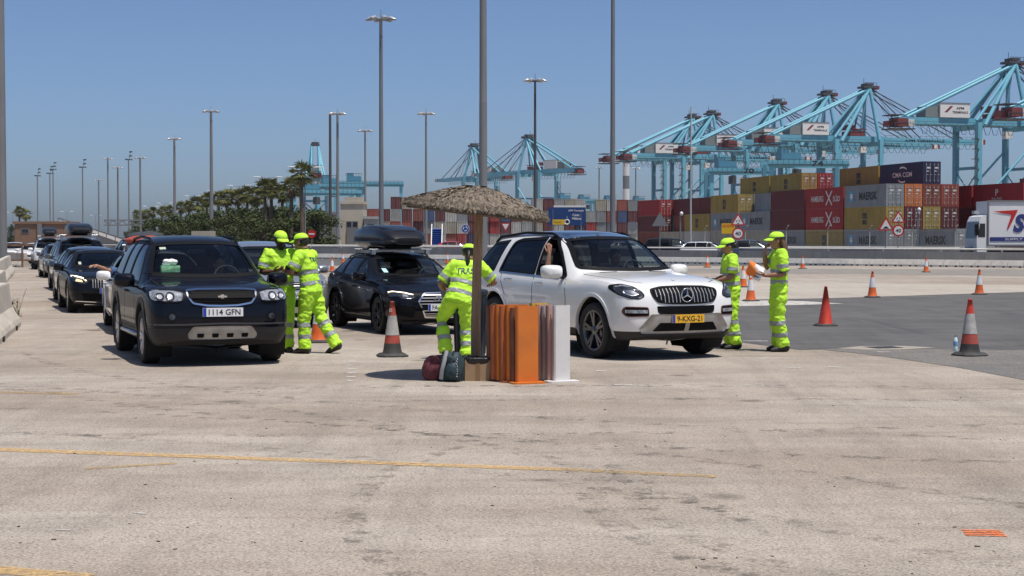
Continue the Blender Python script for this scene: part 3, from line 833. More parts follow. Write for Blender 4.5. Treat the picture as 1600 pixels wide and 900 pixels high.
c.plate(.705, .52, '1114 GFN', PWHITE, PBLK, .02)
sk = sym([(0, .525), (.38, .52), (.45, .42), (.43, .365), (0, .36)])
o = c.patch('skid_plate', SKID, sk, off=.022, rim=.03, r=.03)[0]
for y in (-.285, -.095, .095, .285): c.patch('skid_slot', GRILLE, [(y-.045, .435), (y+.045, .435), (y+.04, .385), (y-.04, .385)], off=.026, rim=.006, r=.01, parent=o)
c.strip('bumper_lip', pm('cladding_edge', (.05, .05, .055), .3), [(-.90, .55), (-.5, .548), (0, .56), (.5, .548), (.90, .55)], .02, off=.012)
for sg in (1, -1):
    cc = [(sg*.64 + .05*math.cos(k*.5236), .65 + .05*math.sin(k*.5236)) for k in range(12)]
    o = c.patch('fog_lamp', DLENS, cc, off=.006, r=0, rings=3)[0]; c.ring('fog_lamp_rim', BTRIM, cc, .01, .012, off=.01, r=0, parent=o)
c.seams([([(.78, .45), (.80, .75), (.84, 1.02)], 'L'), ([(-.27, .45), (-.27, 1.04)], 'L'), ([(-1.10, .75), (-1.16, .90), (-1.1, 1.08)], 'L'), ([(.80, .44), (-.9, .44)], 'L'),
         ([(1.25, .74), (1.8, .73), (2.12, .62), (2.2, .40)], 'T'), ([(1.25, -.74), (1.8, -.73), (2.12, -.62), (2.2, -.40)], 'T')])
c.handles([(-.08, .93), (-.98, .96)], P_NAVY)
c.rails(.15, -1.85, .60, BTRIM, .055, .02)
for sg in (1, -1):
    mb = MB(); mb.tube([(.9, sg*.80, .36), (.75, sg*.90, .36), (-.75, sg*.90, .36), (-.9, sg*.80, .36)], .03, 8); mb.build('side_step', SATIN, c.root)
    mb = MB(); mb.bar((1.10, sg*.1 , 1.15), (.95, sg*.62 - .2, 1.185), .018, .012); mb.build('wiper', BTRIM, c.root)
c.patch('tail_light', REDL, [(.66, 1.05), (.85, 1.05), (.85, .80), (.68, .80)], 'B', mirror=True)
c.patch('inspection_sticker', pm('sticker_pale', (.45, .5, .42), .5), [(-.54, 1.50), (-.46, 1.505), (-.46, 1.535), (-.54, 1.53)], 'F', .004, r=0)
mb = MB(); z = 1.27
mb.box((.93, -.46, z - .03), (.13, .25, .09)); mb.build('dash_box', pm('pale_green_card', (.25, .55, .30), .6, var=.5, scale=14), c.root)
mb = MB(); 
for k in range(9): mb.ell((.93 + random.uniform(-.03, .03), -.46 + random.uniform(-.06, .06), z + .03 + random.uniform(0, .05)), (.04, .05, .03), 8, 5)
mb.build('tissue', pm('tissue_white', (.8, .8, .8), .8), c.root)
c.finish()

# ---- white SUV with the Dutch plate
S = carspec(4.80, 1.93, 1.80, 2.915, .87, 1.02, 1.185, (.27, 1.735), [(-.6, 1.79), (-1.55, 1.74)], (1.075, 1.165), .27, .68,
    [(0, .78, 1.00, .065, .33), (.07, .90, 1.045, .06, .28), (.26, .985, 1.085, .055, .26)], [(1.85, 1.125, .05), (1.45, 1.155, .05)],
    [(-2.0, .99, 1.17, .75, 1.70, .28), (-2.29, .96, 1.17, .70, 1.64, .30), (-2.40, .86, 1.15, .62, 1.58, .36)],
    [(.3, -.07), (.5, 0), (.72, -.01), (.85, -.03), (1.05, -.11)], [(.4, -.02), (.6, 0), (1.0, -.05), (1.6, -.42)], .745, bulge=.07,
    clad=PLAST, clad_z=.40, a0=.28)
W = dlo(S, -.17, -1.13, -2.0, -1.8)
W[2] = ('quarter_window', 'L', [(-1.47, 1.165), (-1.30, 1.625), (-1.80, 1.585), (-2.10, 1.30), (-2.14, 1.19)], .03, 'p')
W[1] = ('rear_door_window', 'L', [(-.195, 1.115), (-.195, 1.67), (-.95, 1.645), (-1.12, 1.60), (-1.30, 1.155)], .05, 'p')
S['glass'] = W + screens(S, .775, .615, 1.20, 1.665, (.62, .56, 1.2, 1.55))
q, rz = place(S, g(924, 559.5), R(28.5), (S['axles'][0], -S['W']/2))
c = Car('suv', 'white SUV with yellow Dutch plate and black panoramic roof beside the umbrella', S, P_WHITE, q, rz)
ML = c
c.windows(opened=(('front_window', -1),)); rimB = Rim(r=.275, n=5, split=(-.15, .15), w=.04, tw=.2)
c.wheels(.385, .255, rimB, pm('diamond_cut_alloy', (.16, .16, .17), .25, .9), .455, P_WHITE, .045)
c.mirrors(.66, 1.14, P_WHITE, 1.15); c.interior()
c.patch('panoramic_roof', pm('black_roof_glass', (.006, .007, .009), .06, 0, 1.0), [(.24, .60), (.30, .3), (.315, 0), (.30, -.3), (.24, -.60), (-1.75, -.60), (-1.78, 0), (-1.75, .60)], 'T', .006, r=.05, rings=7)
gr = sym([(0, 1.005), (.35, .998), (.545, .965), (.525, .87), (.45, .785), (.25, .765), (0, .76)])
c.patch('grille', GRILLE, gr, off=.005, r=.045); c.ring('grille_surround', BTRIM, gr, .018, .004, off=.012, r=.045)
for k in range(-8, 9):
    y = k * .058
    if abs(y) < .1: continue
    zt, zb2 = .978 - .12*abs(y)**2, (.785 if abs(y) < .36 else .785 + (abs(y) - .36) * .75)
    c.strip('grille_slat', GSLAT, [(y, zb2), (y, zt)], .009, off=.022, rim=.018)
mb = MB(); p, _ = c.hit('F', 0, .885); p = p + Vector((.03, 0, 0)); rs = .092
for k in range(32):
    a, b = 2*math.pi*k/32, 2*math.pi*(k+1)/32
    mb.tube([p + Vector((0, rs*math.cos(a), rs*math.sin(a))), p + Vector((0, rs*math.cos(b), rs*math.sin(b)))], .009, 6, False)
for a in (90, 210, 330): mb.tube([p + Vector((.006, 0, 0)), p + Vector((0, rs*math.cos(R(a)), rs*math.sin(R(a))))], [.016, .004], 6)
mb.build('star_emblem', CHROME, c.root)
hl = [(.635, .875), (.66, .93), (.74, 1.0), (.84, 1.035), (.915, 1.025), (.937, .96), (.915, .89), (.83, .845), (.72, .84)]
for o in c.patch('headlight', DLENS, hl, off=.006, r=.03, step=.03, mirror=True):
    sg = 1 if o.data.vertices[0].co.y > 0 else -1
    c.ring('headlight_rim', BTRIM, [(sg*a, b) for a, b in hl], .010, .004, off=.008, r=.03, parent=o)
    c.patch('lamp_reflector', SATIN, [(sg*a, b) for a, b in [(.70, .90), (.78, .955), (.87, .96), (.88, .915), (.80, .875)]], off=.010, r=.02, parent=o)
    c.strip('light_guide', LENS, [(sg*a, b) for a, b in [(.70, .955), (.78, 1.0), (.86, 1.015), (.905, 1.0)]], .014, off=.011, parent=o)
for sg in (1, -1):
    fo_ = [(sg*a, b) for a, b in [(.60, .725), (.885, .735), (.905, .66), (.87, .60), (.59, .605)]]
    o = c.patch('fog_lamp', GRILLE, fo_, off=.004, r=.03)[0]
    c.ring('fog_lamp_rim', pm('lamp_bezel', (.10, .03, .02), .3), fo_, .01, .004, off=.008, r=.03, parent=o)
    c.strip('daylight_strip', LENS, [(sg*.615, .668), (sg*.88, .672)], .045, off=.014, parent=o)
low = sym([(0, .735), (.47, .74), (.46, .66), (.42, .625), (0, .62)])
c.patch('lower_intake', GRILLE, low, off=.004, r=.02)
ski = sym([(0, .625), (.56, .635), (.70, .44), (.66, .385), (.58, .40), (.46, .52), (0, .52)])
c.patch('skid_plate', SKID, sym([(0, .622), (.56, .632), (.72, .45), (.68, .375), (.56, .375), (0, .37)]), off=.018, rim=.03, r=.02)
c.patch('lower_opening', GRILLE, sym([(0, .515), (.43, .515), (.53, .405), (0, .405)]), off=.024, rim=.004, r=.02)
c.strip('skid_bar', SKID, [(0, .52), (0, .40)], .07, off=.03)
c.plate(.565, .52, '9-KXG-21', PYEL, PBLK, .03, off=.024)
c.patch('chin', PLAST, sym([(0, .372), (.72, .372), (.68, .345), (0, .34)]), off=.006, r=.02)
for y in (.38, -.45):
    c.patch('bonnet_vent', GRILLE, [(1.12, y - .14), (1.15, y - .14), (1.16, y + .14), (1.13, y + .14)], 'T', .004, r=.01)
c.patch('bonnet_badge', SATIN, [(2.1 + .022*math.cos(k*.6283), .022*math.sin(k*.6283)) for k in range(10)], 'T', .006, r=0, rings=2)
c.seams([([(.80, .48), (.80, .8), (.74, 1.08)], 'L'), ([(-.18, .46), (-.18, 1.12)], 'L'), ([(-1.02, .80), (-1.16, 1.0), (-1.2, 1.13)], 'L'), ([(.80, .46), (-.95, .46)], 'L'),
         ([(1.05, .80), (1.6, .79), (2.05, .70), (2.17, .55)], 'T'), ([(1.05, -.80), (1.6, -.79), (2.05, -.70), (2.17, -.55)], 'T')])
c.strip('side_strip', CHROME, [(.83, .50), (-.9, .50)], .018, 'L', .012); c.strip('side_strip', CHROME, [(.83, .50), (-.9, .50)], .018, 'R', .012)
c.strip('window_strip', CHROME, [(.55, 1.085), (-.2, 1.112), (-1.25, 1.15)], .012, 'L', .008); c.strip('window_strip', CHROME, [(.55, 1.085), (-.2, 1.112), (-1.25, 1.15)], .012, 'R', .008)
c.handles([(.02, 1.0), (-.92, 1.04)], CHROME)
c.rails(.05, -1.95, .615, BTRIM, .045, .02)
c.patch('tail_light', REDL, [(.62, 1.10), (.85, 1.08), (.86, .90), (.64, .92)], 'B', mirror=True)
c.finish()

# ---- black hatchback with roof box
A3 = carspec(4.31, 1.785, 1.43, 2.63, .87, .92, .965, (.10, 1.375), [(-.55, 1.435), (-1.35, 1.375)], (.905, .985), .19, .52,
    [(0, .78, .745, .05, .24), (.07, .90, .775, .05, .20), (.26, .985, .81, .05, .19)], [(1.65, .88, .045), (1.30, .93, .045)],
    [(-1.72, .985, .99, .67, 1.29, .20), (-2.02, .95, 1.0, .62, 1.19, .24), (-2.155, .84, .96, .58, 1.08, .30)],
    [(.2, -.06), (.4, 0), (.6, -.02), (.8, -.09)], [(.3, -.03), (.5, 0), (.95, -.03), (1.3, -.28)], .70, xq=-1.9, a0=.36)
A3['glass'] = dlo(A3, -.22, -1.02, -1.62, -1.42, topgap=.075) + screens(A3, .70, .555, .985, 1.325, (.55, .46, 1.02, 1.25))
q, rz = place(A3, g(588, 521), R(22.5), (A3['axles'][0], -A3['W']/2))
c = Car('hatchback', 'black hatchback carrying a roof box behind the dirty traffic cone', A3, P_BLACK, q, rz)
AUDI = c
c.windows(); rimC = Rim(r=.235, n=5, split=(-.2, .2), w=.035)
c.wheels(.328, .225, rimC, DARKALLOY, .385, P_BLACK, .035)
c.mirrors(.62, .95, P_BLACK, .95); c.interior()
gr = sym([(0, .725), (.30, .72), (.425, .585), (.30, .305), (0, .295)])
c.patch('grille', GRILLE, gr, off=.005, r=.02); c.ring('grille_surround', CHROME, gr, .018, .006, off=.014, r=.02)
for z in (.685, .635, .585, .535, .42, .37, .335):
    hw_ = (.30 + (.72 - z) * .85) if z > .585 else .30 + (z - .305) * .44
    c.strip('grille_slat', GSLAT, [(-hw_ + .02, z), (hw_ - .02, z)], .017, off=.014, rim=.02)
mb = MB(); p, _ = c.hit('F', 0, .625)
for k in range(4):
    yy = (k - 1.5) * .062
    for i in range(18):
        a, b = 2*math.pi*i/18, 2*math.pi*(i+1)/18
        mb.tube([p + Vector((.034, yy + .042*math.cos(a), .042*math.sin(a))), p + Vector((.034, yy + .042*math.cos(b), .042*math.sin(b)))], .0065, 5, False)
mb.build('ring_emblem', CHROME, c.root)
hl = [(.455, .655), (.50, .70), (.64, .735), (.80, .755), (.855, .745), (.845, .665), (.70, .635), (.55, .625)]
for o in c.patch('headlight', DLENS, hl, off=.006, r=.015, mirror=True):
    sg = 1 if o.data.vertices[0].co.y > 0 else -1
    c.strip('daylight_strip', DRL, [(sg*a, b) for a, b in [(.50, .695), (.64, .727), (.80, .747), (.845, .735)]], .012, off=.012, parent=o)
    c.patch('lamp_lens', LENS, [(sg*a, b) for a, b in [(.58, .66), (.60, .69), (.68, .705), (.68, .66)]], off=.010, r=.01, parent=o)
c.plate(.475, .52, 'FA-177-KV', PWHITE, PBLK, .02)
for sg in (1, -1): c.patch('side_intake', GRILLE, [(sg*a, b) for a, b in [(.47, .48), (.80, .52), (.83, .36), (.50, .30)]], off=.004, r=.03)
c.strip('chin_lip', BTRIM, [(-.7, .25), (0, .235), (.7, .25)], .02, off=.014)
c.seams([([(.70, .33), (.70, .6), (.66, .90)], 'L'), ([(-.24, .32), (-.24, .93)], 'L'), ([(-.95, .55), (-1.08, .75), (-1.1, .96)], 'L'), ([(.70, .31), (-.9, .31)], 'L'),
         ([(.98, .70), (1.5, .69), (1.85, .60), (1.97, .42)], 'T'), ([(.98, -.70), (1.5, -.69), (1.85, -.60), (1.97, -.42)], 'T')])
c.strip('body_crease', P_BLACK, [(1.75, .70), (.5, .775), (-1.6, .82)], .03, 'L', .005, .01); c.strip('body_crease', P_BLACK, [(1.75, .70), (.5, .775), (-1.6, .82)], .03, 'R', .005, .01)
c.handles([(-.08, .80), (-.95, .83)], P_BLACK)
c.rails(-.02, -1.5, .535, BTRIM, .03, .014)
c.patch('tail_light', REDL, [(.50, .93), (.80, .90), (.80, .76), (.52, .78)], 'B', mirror=True)
for y in (-.33, .33):
    mb = MB(); mb.bar((1.02, y - .25, .995), (.90, y + .25, 1.02), .018, .012); mb.build('wiper', BTRIM, c.root)
c.patch('toll_sticker', pm('sticker_aqua', (.45, .75, .72), .5), [(-.57, 1.05), (-.50, 1.05), (-.50, 1.12), (-.57, 1.12)], 'F', .004, r=0)
c.finish()
# roof bars belong to the car, the box is strapped on it
def roof_bars(c, xs, zt, hw_, mat=SATIN):
    for x in xs:
        mb = MB(); mb.tube([(x, -hw_, zt), (x, hw_, zt)], [(.035, .014)]*2, 8, ref=(0, 0, 1)); 
        for sg in (1, -1): mb.box((x, sg*(hw_ - .08), zt - .045), (.09, .07, .09))
        mb.build('roof_bar', mat, c.root)
def roof_box(label, car, x0, x1, z, w, h, mat, y=0.0):
    M = car.root; rz = M.rotation_euler.z
    o = thing('roof_box', label, 'roof box', (M.location.x, M.location.y, 0), rz)
    o.location.z = z
    def shell(prof):
        V = []; n = 20
        for t, k, zl, zh in prof:
            x = lerp(x0, x1, t)
            for i in range(n):
                a = 2*math.pi*i/n; cs, sn = math.cos(a), math.sin(a)
                yy = w/2*k*(abs(cs)**.55)*(1 if cs >= 0 else -1); zz = (zl + zh)/2 + (zh - zl)/2*(abs(sn)**.6)*(1 if sn >= 0 else -1)
                V.append((x, y + yy, zz))
        m_ = len(prof)
        mb = MB(); mb.add(V, [(i*n+j, i*n+(j+1) % n, (i+1)*n+(j+1) % n, (i+1)*n+j) for i in range(m_-1) for j in range(n)], True)
        mb.add(V[:n], [tuple(range(n))], False); mb.add(V[-n:], [tuple(range(n))], False)
        return mb
    shell([(0, .62, .05, h*.42), (.03, .80, .02, h*.55), (.12, .96, 0, h*.78), (.35, 1, 0, h*.97), (.7, 1, 0, h), (.93, .97, 0, h*.93), (.985, .88, .03, h*.8), (1, .74, .06, h*.68)]).build('lid', mat, o)
    shell([(0, .60, .06, h*.3), (.012, .83, .075, h*.33), (.12, .985, .075, h*.33), (.5, 1.025, .075, h*.33), (.95, .995, .075, h*.33), (1.004, .78, .08, h*.3)]).build('base_rim', pm('box_rim', (.02, .02, .022), .35), o)
    sh = shell([(.10, .5, h*.6, h*.765), (.25, .8, h*.7, h*.93), (.5, .82, h*.8, h*1.02), (.8, .82, h*.8, h*1.015), (.93, .6, h*.75, h*.96)]); sh.build('lid_ridge', mat, o)
    for x in (lerp(x0, x1, .3), lerp(x0, x1, .75)):
        mb = MB(); mb.box((x, y, -.02), (.12, w*.6, .05)); mb.build('mount', BTRIM, o)
    return o
BOXB = pm('roof_box_black', (.010, .010, .012), .38, 0, .35, spec=.3)
for y in (0,): roof_bars(AUDI, (-.05, -.95), 1.455, .60)
roof_box('glossy black roof box on the black hatchback', AUDI, .42, -1.75, 1.49, .84, .41, BOXB)

# ---- dark saloon in the queue
SED = carspec(4.69, 1.81, 1.44, 2.84, .80, .92, .975, (.06, 1.385), [(-.45, 1.43), (-1.0, 1.385)], (.925, 1.0), .19, .54,
    [(0, .76, .80, .05, .25), (.07, .89, .835, .05, .21), (.28, .985, .865, .05, .19)], [(1.75, .91, .045), (1.35, .95, .045)],
    [(-1.40, 1.0, .99, .66, 1.24, .19), (-1.80, .99, .985, .74, 1.09, .19), (-2.18, .96, .95, .72, 1.06, .22), (-2.345, .84, .9, .66, 1.02, .30)],
    [(.2, -.08), (.4, 0), (.6, -.01), (.85, -.09)], [(.3, -.04), (.5, 0), (1.0, -.02)], .68, xq=-1.7, ntl=2, a0=.36)
SED['glass'] = dlo(SED, -.28, -1.0, -1.5, -1.22, topgap=.075) + [screens(SED, .70, .55, .995, 1.34, (.5, .45, 1.1, 1.3))[0], ('rear_window', 'B', sym([(0, 1.34), (.47, 1.32), (.56, 1.13), (0, 1.13)]), .04, 'p')]
q, rz = place(SED, g(104, 488), R(19), (SED['axles'][0], -SED['W']/2))
c = Car('saloon_car', 'black saloon with lit headlamp waiting in the left queue', SED, P_BLACK, q, rz)
c.windows(); c.wheels(.335, .225, Rim(r=.235, n=10, split=(0,), w=.035), SATIN, .39, P_BLACK, .035); c.mirrors(.60, .96, P_BLACK, .95); c.interior()
gr = sym([(0, .77), (.32, .765), (.45, .70), (.44, .60), (.36, .545), (0, .54)])
c.patch('grille', GRILLE, gr, off=.005, r=.03)
for k in range(-7, 8):
    if abs(k) > 1: c.strip('grille_slat', GSLAT, [(k*.056, .565), (k*.056, .745)], .012, off=.016)
mb = MB(); p, _ = c.hit('F', 0, .66)
for i in range(20):
    a, b = 2*math.pi*i/20, 2*math.pi*(i+1)/20; mb.tube([p + Vector((.02, .075*math.cos(a), .075*math.sin(a))), p + Vector((.02, .075*math.cos(b), .075*math.sin(b)))], .008, 5, False)
for a in (90, 210, 330): mb.tube([p + Vector((.024, 0, 0)), p + Vector((.02, .075*math.cos(R(a)), .075*math.sin(R(a))))], [.012, .004], 5)
mb.build('star_emblem', CHROME, c.root)
hl = [(.50, .715), (.56, .78), (.70, .825), (.84, .84), (.86, .80), (.80, .71), (.66, .665), (.54, .665)]
for o in c.patch('headlight', DLENS, hl, off=.006, r=.02, mirror=True):
    sg = 1 if o.data.vertices[0].co.y > 0 else -1
    c.strip('daylight_strip', DRL, [(sg*a, b) for a, b in [(.535, .72), (.60, .78), (.72, .812), (.83, .825)]], .026, off=.012, parent=o)
    c.patch('lamp_lens', pm('warm_lamp', (.6, .5, .3), .2, emit=((1, .75, .4), .6)), [(sg*a, b) for a, b in [(.60, .69), (.62, .74), (.74, .77), (.76, .71)]], off=.010, r=.02, parent=o)
c.plate(.50, .50, 'FB-123-FD', PWHITE, PBLK); c.patch('lower_intake', GRILLE, sym([(0, .44), (.75, .45), (.72, .30), (0, .28)]), off=.004, r=.03)
c.strip('chin_lip', CHROME, [(-.75, .28), (-.3, .255), (0, .25), (.3, .255), (.75, .28)], .02, off=.02)
c.seams([([(.70, .33), (.70, .6), (.66, .90)], 'L'), ([(-.28, .32), (-.28, .93)], 'L'), ([(.98, .70), (1.6, .69), (2.0, .60), (2.12, .42)], 'T'), ([(.98, -.70), (1.6, -.69), (2.0, -.60), (2.12, -.42)], 'T')])
c.handles([(-.10, .82), (-1.0, .85)], CHROME); c.patch('tail_light', REDL, [(.45, .97), (.80, .95), (.80, .82), (.5, .85)], 'B', mirror=True)
c.patch('toll_sticker', pm('sticker_pale', (.45, .5, .42), .5), [(-.57, 1.06), (-.51, 1.06), (-.51, 1.12), (-.57, 1.12)], 'F', .004, r=0)
c.finish()

# ---- plainer cars of the queues
def plain_car(name, label, S, paint_, loc, a, ref=None, rim=None, rimm=SATIN, wr_=.335, level=2, lamp=None, grill=None, plate=None, clad=None, group=None, rails=None, zl=.70, mirror_mat=None, opened=(), zgr=None, rawrz=None):
    S = dict(S)
    if clad: S['clad'] = PLAST; S['clad_z'] = clad
    q, rz = place(S, loc, a, ref or (S['axles'][0], -S['W']/2))
    c = Car(name, label, S, paint_, q, rz, level, group)
    c.windows(opened); c.wheels(wr_, .225, rim or rimA, rimm, wr_ + .06, PLAST if clad else paint_, .04); c.mirrors(S['xc'] - .30, S['belt'][0] + .03, mirror_mat or paint_, 1.0); c.interior()
    z = zl
    for sg in (1, -1):
        o = c.patch('headlight', LENS, [(sg*p, b) for p, b in [(.50, z + .02), (.62, z + .08), (.84, z + .11), (.86, z + .03), (.76, z - .05), (.56, z - .06)]], off=.006, r=.02)[0]
        c.patch('lamp_lens', CHROME if not lamp else lamp, [(sg*p, b) for p, b in [(.60, z), (.64, z + .05), (.75, z + .06), (.74, z - .02)]], off=.01, r=.015, parent=o)
    zg = zgr or z
    c.patch('grille', GRILLE, sym([(0, zg + .05), (.40, zg + .05), (.44, zg), (.36, zg - .09), (0, zg - .10)]), off=.005, r=.02)
    for dz in (.02, -.02, -.06): c.strip('grille_slat', SATIN, [(-.38, zg + dz), (.38, zg + dz)], .012, off=.012)
    c.patch('lower_intake', GRILLE, sym([(0, zg - .27), (.60, zg - .27), (.56, zg - .40), (0, zg - .41)]), off=.004, r=.03)
    if plate: c.plate(zg - .185, .52, plate, PWHITE, PBLK)
    c.seams([([(.70, S['zb'] + .15), (.70, .6), (.66, S['belt'][0] - .03)], 'L'), ([(-.25, S['zb'] + .15), (-.25, S['belt'][0])], 'L')])
    c.handles([(-.10, S['belt'][0] - .13), (-1.0, S['belt'][0] - .10)], paint_)
    if rails: c.rails(*rails)
    c.patch('tail_light', REDL, [(.60, S['belt'][1] - .04), (.80, S['belt'][1] - .05), (.80, S['belt'][1] - .25), (.64, S['belt'][1] - .22)], 'B', mirror=True)
    c.finish(); return c
SUVS = dict(CAPT.S); SUVS.pop('clad', None)
VAN = carspec(4.45, 1.80, 1.62, 2.72, .92, 1.12, 1.06, (.25, 1.545), [(-.5, 1.625), (-1.5, 1.58)], (.99, 1.03), .20, .58,
    [(0, .78, .84, .05, .26), (.07, .90, .88, .05, .22), (.26, .985, .92, .05, .20)], [(1.75, .99, .045), (1.42, 1.03, .045)],
    [(-1.85, .99, 1.03, .72, 1.55, .21), (-2.12, .95, 1.03, .68, 1.5, .24), (-2.225, .84, 1.0, .62, 1.44, .30)],
    [(.2, -.06), (.4, 0), (.6, -.02), (.9, -.12)], [(.3, -.03), (.5, 0), (1.0, -.04), (1.5, -.25)], .71, a0=.40)
VAN['glass'] = dlo(VAN, -.25, -1.10, -1.88, -1.74) + screens(VAN, .72, .58, 1.08, 1.48, (.58, .52, 1.06, 1.45))
WAG = carspec(4.60, 1.80, 1.47, 2.75, .90, .95, .985, (.12, 1.40), [(-.55, 1.465), (-1.5, 1.42)], (.925, .985), .19, .54,
    [(0, .78, .78, .05, .25), (.07, .90, .81, .05, .21), (.26, .985, .85, .05, .19)], [(1.75, .92, .045), (1.40, .955, .045)],
    [(-1.95, .99, .99, .68, 1.37, .20), (-2.2, .95, 1.0, .63, 1.28, .24), (-2.30, .84, .96, .58, 1.18, .30)],
    [(.2, -.06), (.4, 0), (.6, -.02), (.85, -.09)], [(.3, -.03), (.5, 0), (.95, -.03), (1.3, -.3)], .70, a0=.36)
WAG['glass'] = dlo(WAG, -.25, -1.08, -1.95, -1.75, topgap=.075) + screens(WAG, .70, .555, 1.0, 1.355, (.55, .48, 1.02, 1.3))
QG = 'cars waiting in the left queue'
lane = Vector((math.sin(R(19)), -math.cos(R(19)), 0)); side = Vector((math.cos(R(19)), math.sin(R(19)), 0))
w1 = plain_car('estate_car', 'white estate car half hidden behind the front left SUV, bundles on its roof', WAG, P_WHITE, g(176, 521), R(17), rim=rimA, level=3, plate=None, zl=.70, opened=(('front_window', -1),))
roof_bars(w1, (-.15, -1.15), 1.53, .56)
plain_car('estate_car', 'slate-blue estate car directly behind the black saloon', WAG, P_BLUE, g(94, 474), R(19), rim=Rim(r=.235, n=5, split=(-.2, .2), w=.035), plate='LR 482', group=QG)
c4 = plain_car('suv', 'dark grey SUV with a rounded roof box in the left queue', SUVS, P_GREY, g(84, 454), R(19), rim=rimA, wr_=.362, clad=.5, plate='7714 KLB', group=QG, zl=.88, rails=(.15, -1.85, .60, SATIN, .055, .02))
roof_bars(c4, (-.2, -1.2), 1.775, .58)
roof_box('rounded black roof box on the dark grey SUV in the queue', c4, .60, -1.5, 1.80, .80, .36, BOXB)
plain_car('hatchback', 'grey hatchback ahead of the white SUV in the queue', WAG, P_GREY, g(68, 434), R(20), rim=rimA, plate='2059 HTR', group=QG)
c5 = plain_car('suv', 'white SUV with black roof box at the far end of the queue', SUVS, P_WHITE, g(51.5, 421), R(18), rim=rimA, wr_=.362, clad=.5, plate='3308 LMS', group=QG, zl=.88, rimm=DARKALLOY)
roof_bars(c5, (-.2, -1.2), 1.80, .58)
roof_box('black roof box on the white SUV at the far queue end', c5, .55, -1.5, 1.83, .80, .42, BOXB)
plain_car('hatchback', 'white hatchback beyond the rusty rail at the far left', A3, P_WHITE, g(27, 416), R(8), rim=rimA, wr_=.325, plate='8841 JDP', group=QG, zl=.66)
plain_car('saloon_car', 'white saloon glimpsed past the rusty rail at left edge', SED, P_WHITE, g(-6, 411.5), R(8), rim=rimA, group=QG, zl=.72)
v1 = plain_car('people_carrier', 'silver people carrier behind the two workers in yellow', VAN, P_SILV, g(357, 511), R(19), rim=rimA, level=3, plate='4471 GHV', zl=.80, rails=(.1, -1.75, .58, BTRIM, .05, .018), mirror_mat=P_SILV)
q2 = v1.root.location - lane * 6.4
plain_car('estate_car', 'dark blue estate car behind the silver people carrier', WAG, P_BLUE, q2, R(19), ref=(0, 0), rim=rimA, zl=.70, group='cars waiting in the middle queue', rails=(.1, -1.85, .55, SATIN, .04, .015))
plain_car('hatchback', 'grey hatchback waiting third in the middle queue', A3, P_GREY, q2 - lane * 6.3, R(19), ref=(0, 0), rim=rimA, wr_=.325, zl=.66, group='cars waiting in the middle queue')
plain_car('suv', 'silver SUV waiting fourth in the middle queue', SUVS, P_SILV, q2 - lane * 13.0, R(19), ref=(0, 0), rim=rimA, wr_=.362, zl=.88, group='cars waiting in the middle queue')
# bundles strapped on the white estate
def bundle(label, car, x, y, z, r, colr, kind='luggage_bundle'):
    M = Matrix.Rotation(car.root.rotation_euler.z, 3, 'Z'); p = car.root.location + M @ Vector((x, y, 0))
    mb = MB(); mb.ell((0, 0, r[2]), r, 22, 12)
    mb.v = [tuple(Vector(v) * (1 + .13 * noise.noise(Vector(v) * 6 + Vector((x, y, 3))))) for v in mb.v]
    o = mb.build(kind, pm('bundle_%s' % kind + str(int(colr[0]*100)) + str(int(colr[2]*100)), colr, .8, var=.6, scale=9, stretch=(1, 1, 6)), None, (p.x, p.y, z), (0, 0, car.root.rotation_euler.z + .3))
    return tag(o, label, 'luggage', 'luggage on the white estate car')
bundle('red striped bundle on the roof of the white estate car', w1, -.1, -.25, 1.535, (.38, .34, .085), (.30, .05, .04))
bundle('dark folded bundle on top of the white estate roof load', w1, -.9, -.15, 1.535, (.42, .36, .13), (.03, .035, .045))
bundle('salmon coloured bag on the white estate roof', w1, -.35, .32, 1.535, (.36, .24, .08), (.45, .18, .13))
# ------------------------------------------------------------ people
HIVIS = pm('hivis_yellow', (.48, .84, .04), .75, var=.10, scale=9, bump=.25, bscale=14, dirt=(.30, .46, .06), dscale=4, damt=.42)
BAND = pm('reflective_grey', (.30, .32, .33), .45, .1, var=.15, scale=30); SHOE = pm('dark_boot', (.022, .02, .018), .6)
HAIRD = pm('dark_hair', (.012, .009, .007), .5, var=.4, scale=60, stretch=(1, 1, .1)); HAIRB = pm('brown_hair', (.10, .055, .028), .5, var=.5, scale=50, stretch=(1, 1, .1))
EYE = pm('eye_dark', (.01, .008, .008), .2); LIP = pm('lip', (.22, .07, .06), .5); CAPLINE = pm('cap_piping', (.05, .07, .05), .6); INK = pm('shirt_print', (.02, .05, .10), .6)
def skinm(k, c): return pm('skin_' + k, c, .5, var=.12, scale=12)
SKA = skinm('tan', (.30, .15, .09)); SKB = skinm('dark', (.11, .055, .035)); SKC = skinm('olive', (.36, .19, .12))
def remesh(mb, vox, sm=6, wr=0.0, fr=7.0, seed=0.0):
    me = mb.mesh('m'); r = evaluated(me, [('REMESH', {'mode': 'VOXEL', 'voxel_size': vox}), ('SMOOTH', {'factor': .5, 'iterations': sm})]); bpy.data.meshes.remove(me)
    if wr:
        nr = [v.normal.copy() for v in r.vertices]
        for v, n_ in zip(r.vertices, nr):
            q = v.co; s_ = Vector((seed, seed * 2, seed * 3))
            a = noise.noise(Vector((q.x * fr, q.y * fr, q.z * fr * 1.7)) + s_) * .6 + abs(noise.noise(Vector((q.x * fr * 1.8 + q.z * 4, q.y * fr * 1.8, q.z * fr * 2.6)) + s_)) * .8
            v.co = q + n_ * a * wr
    r.polygons.foreach_set('use_smooth', [True] * len(r.polygons)); r.update()
    return r
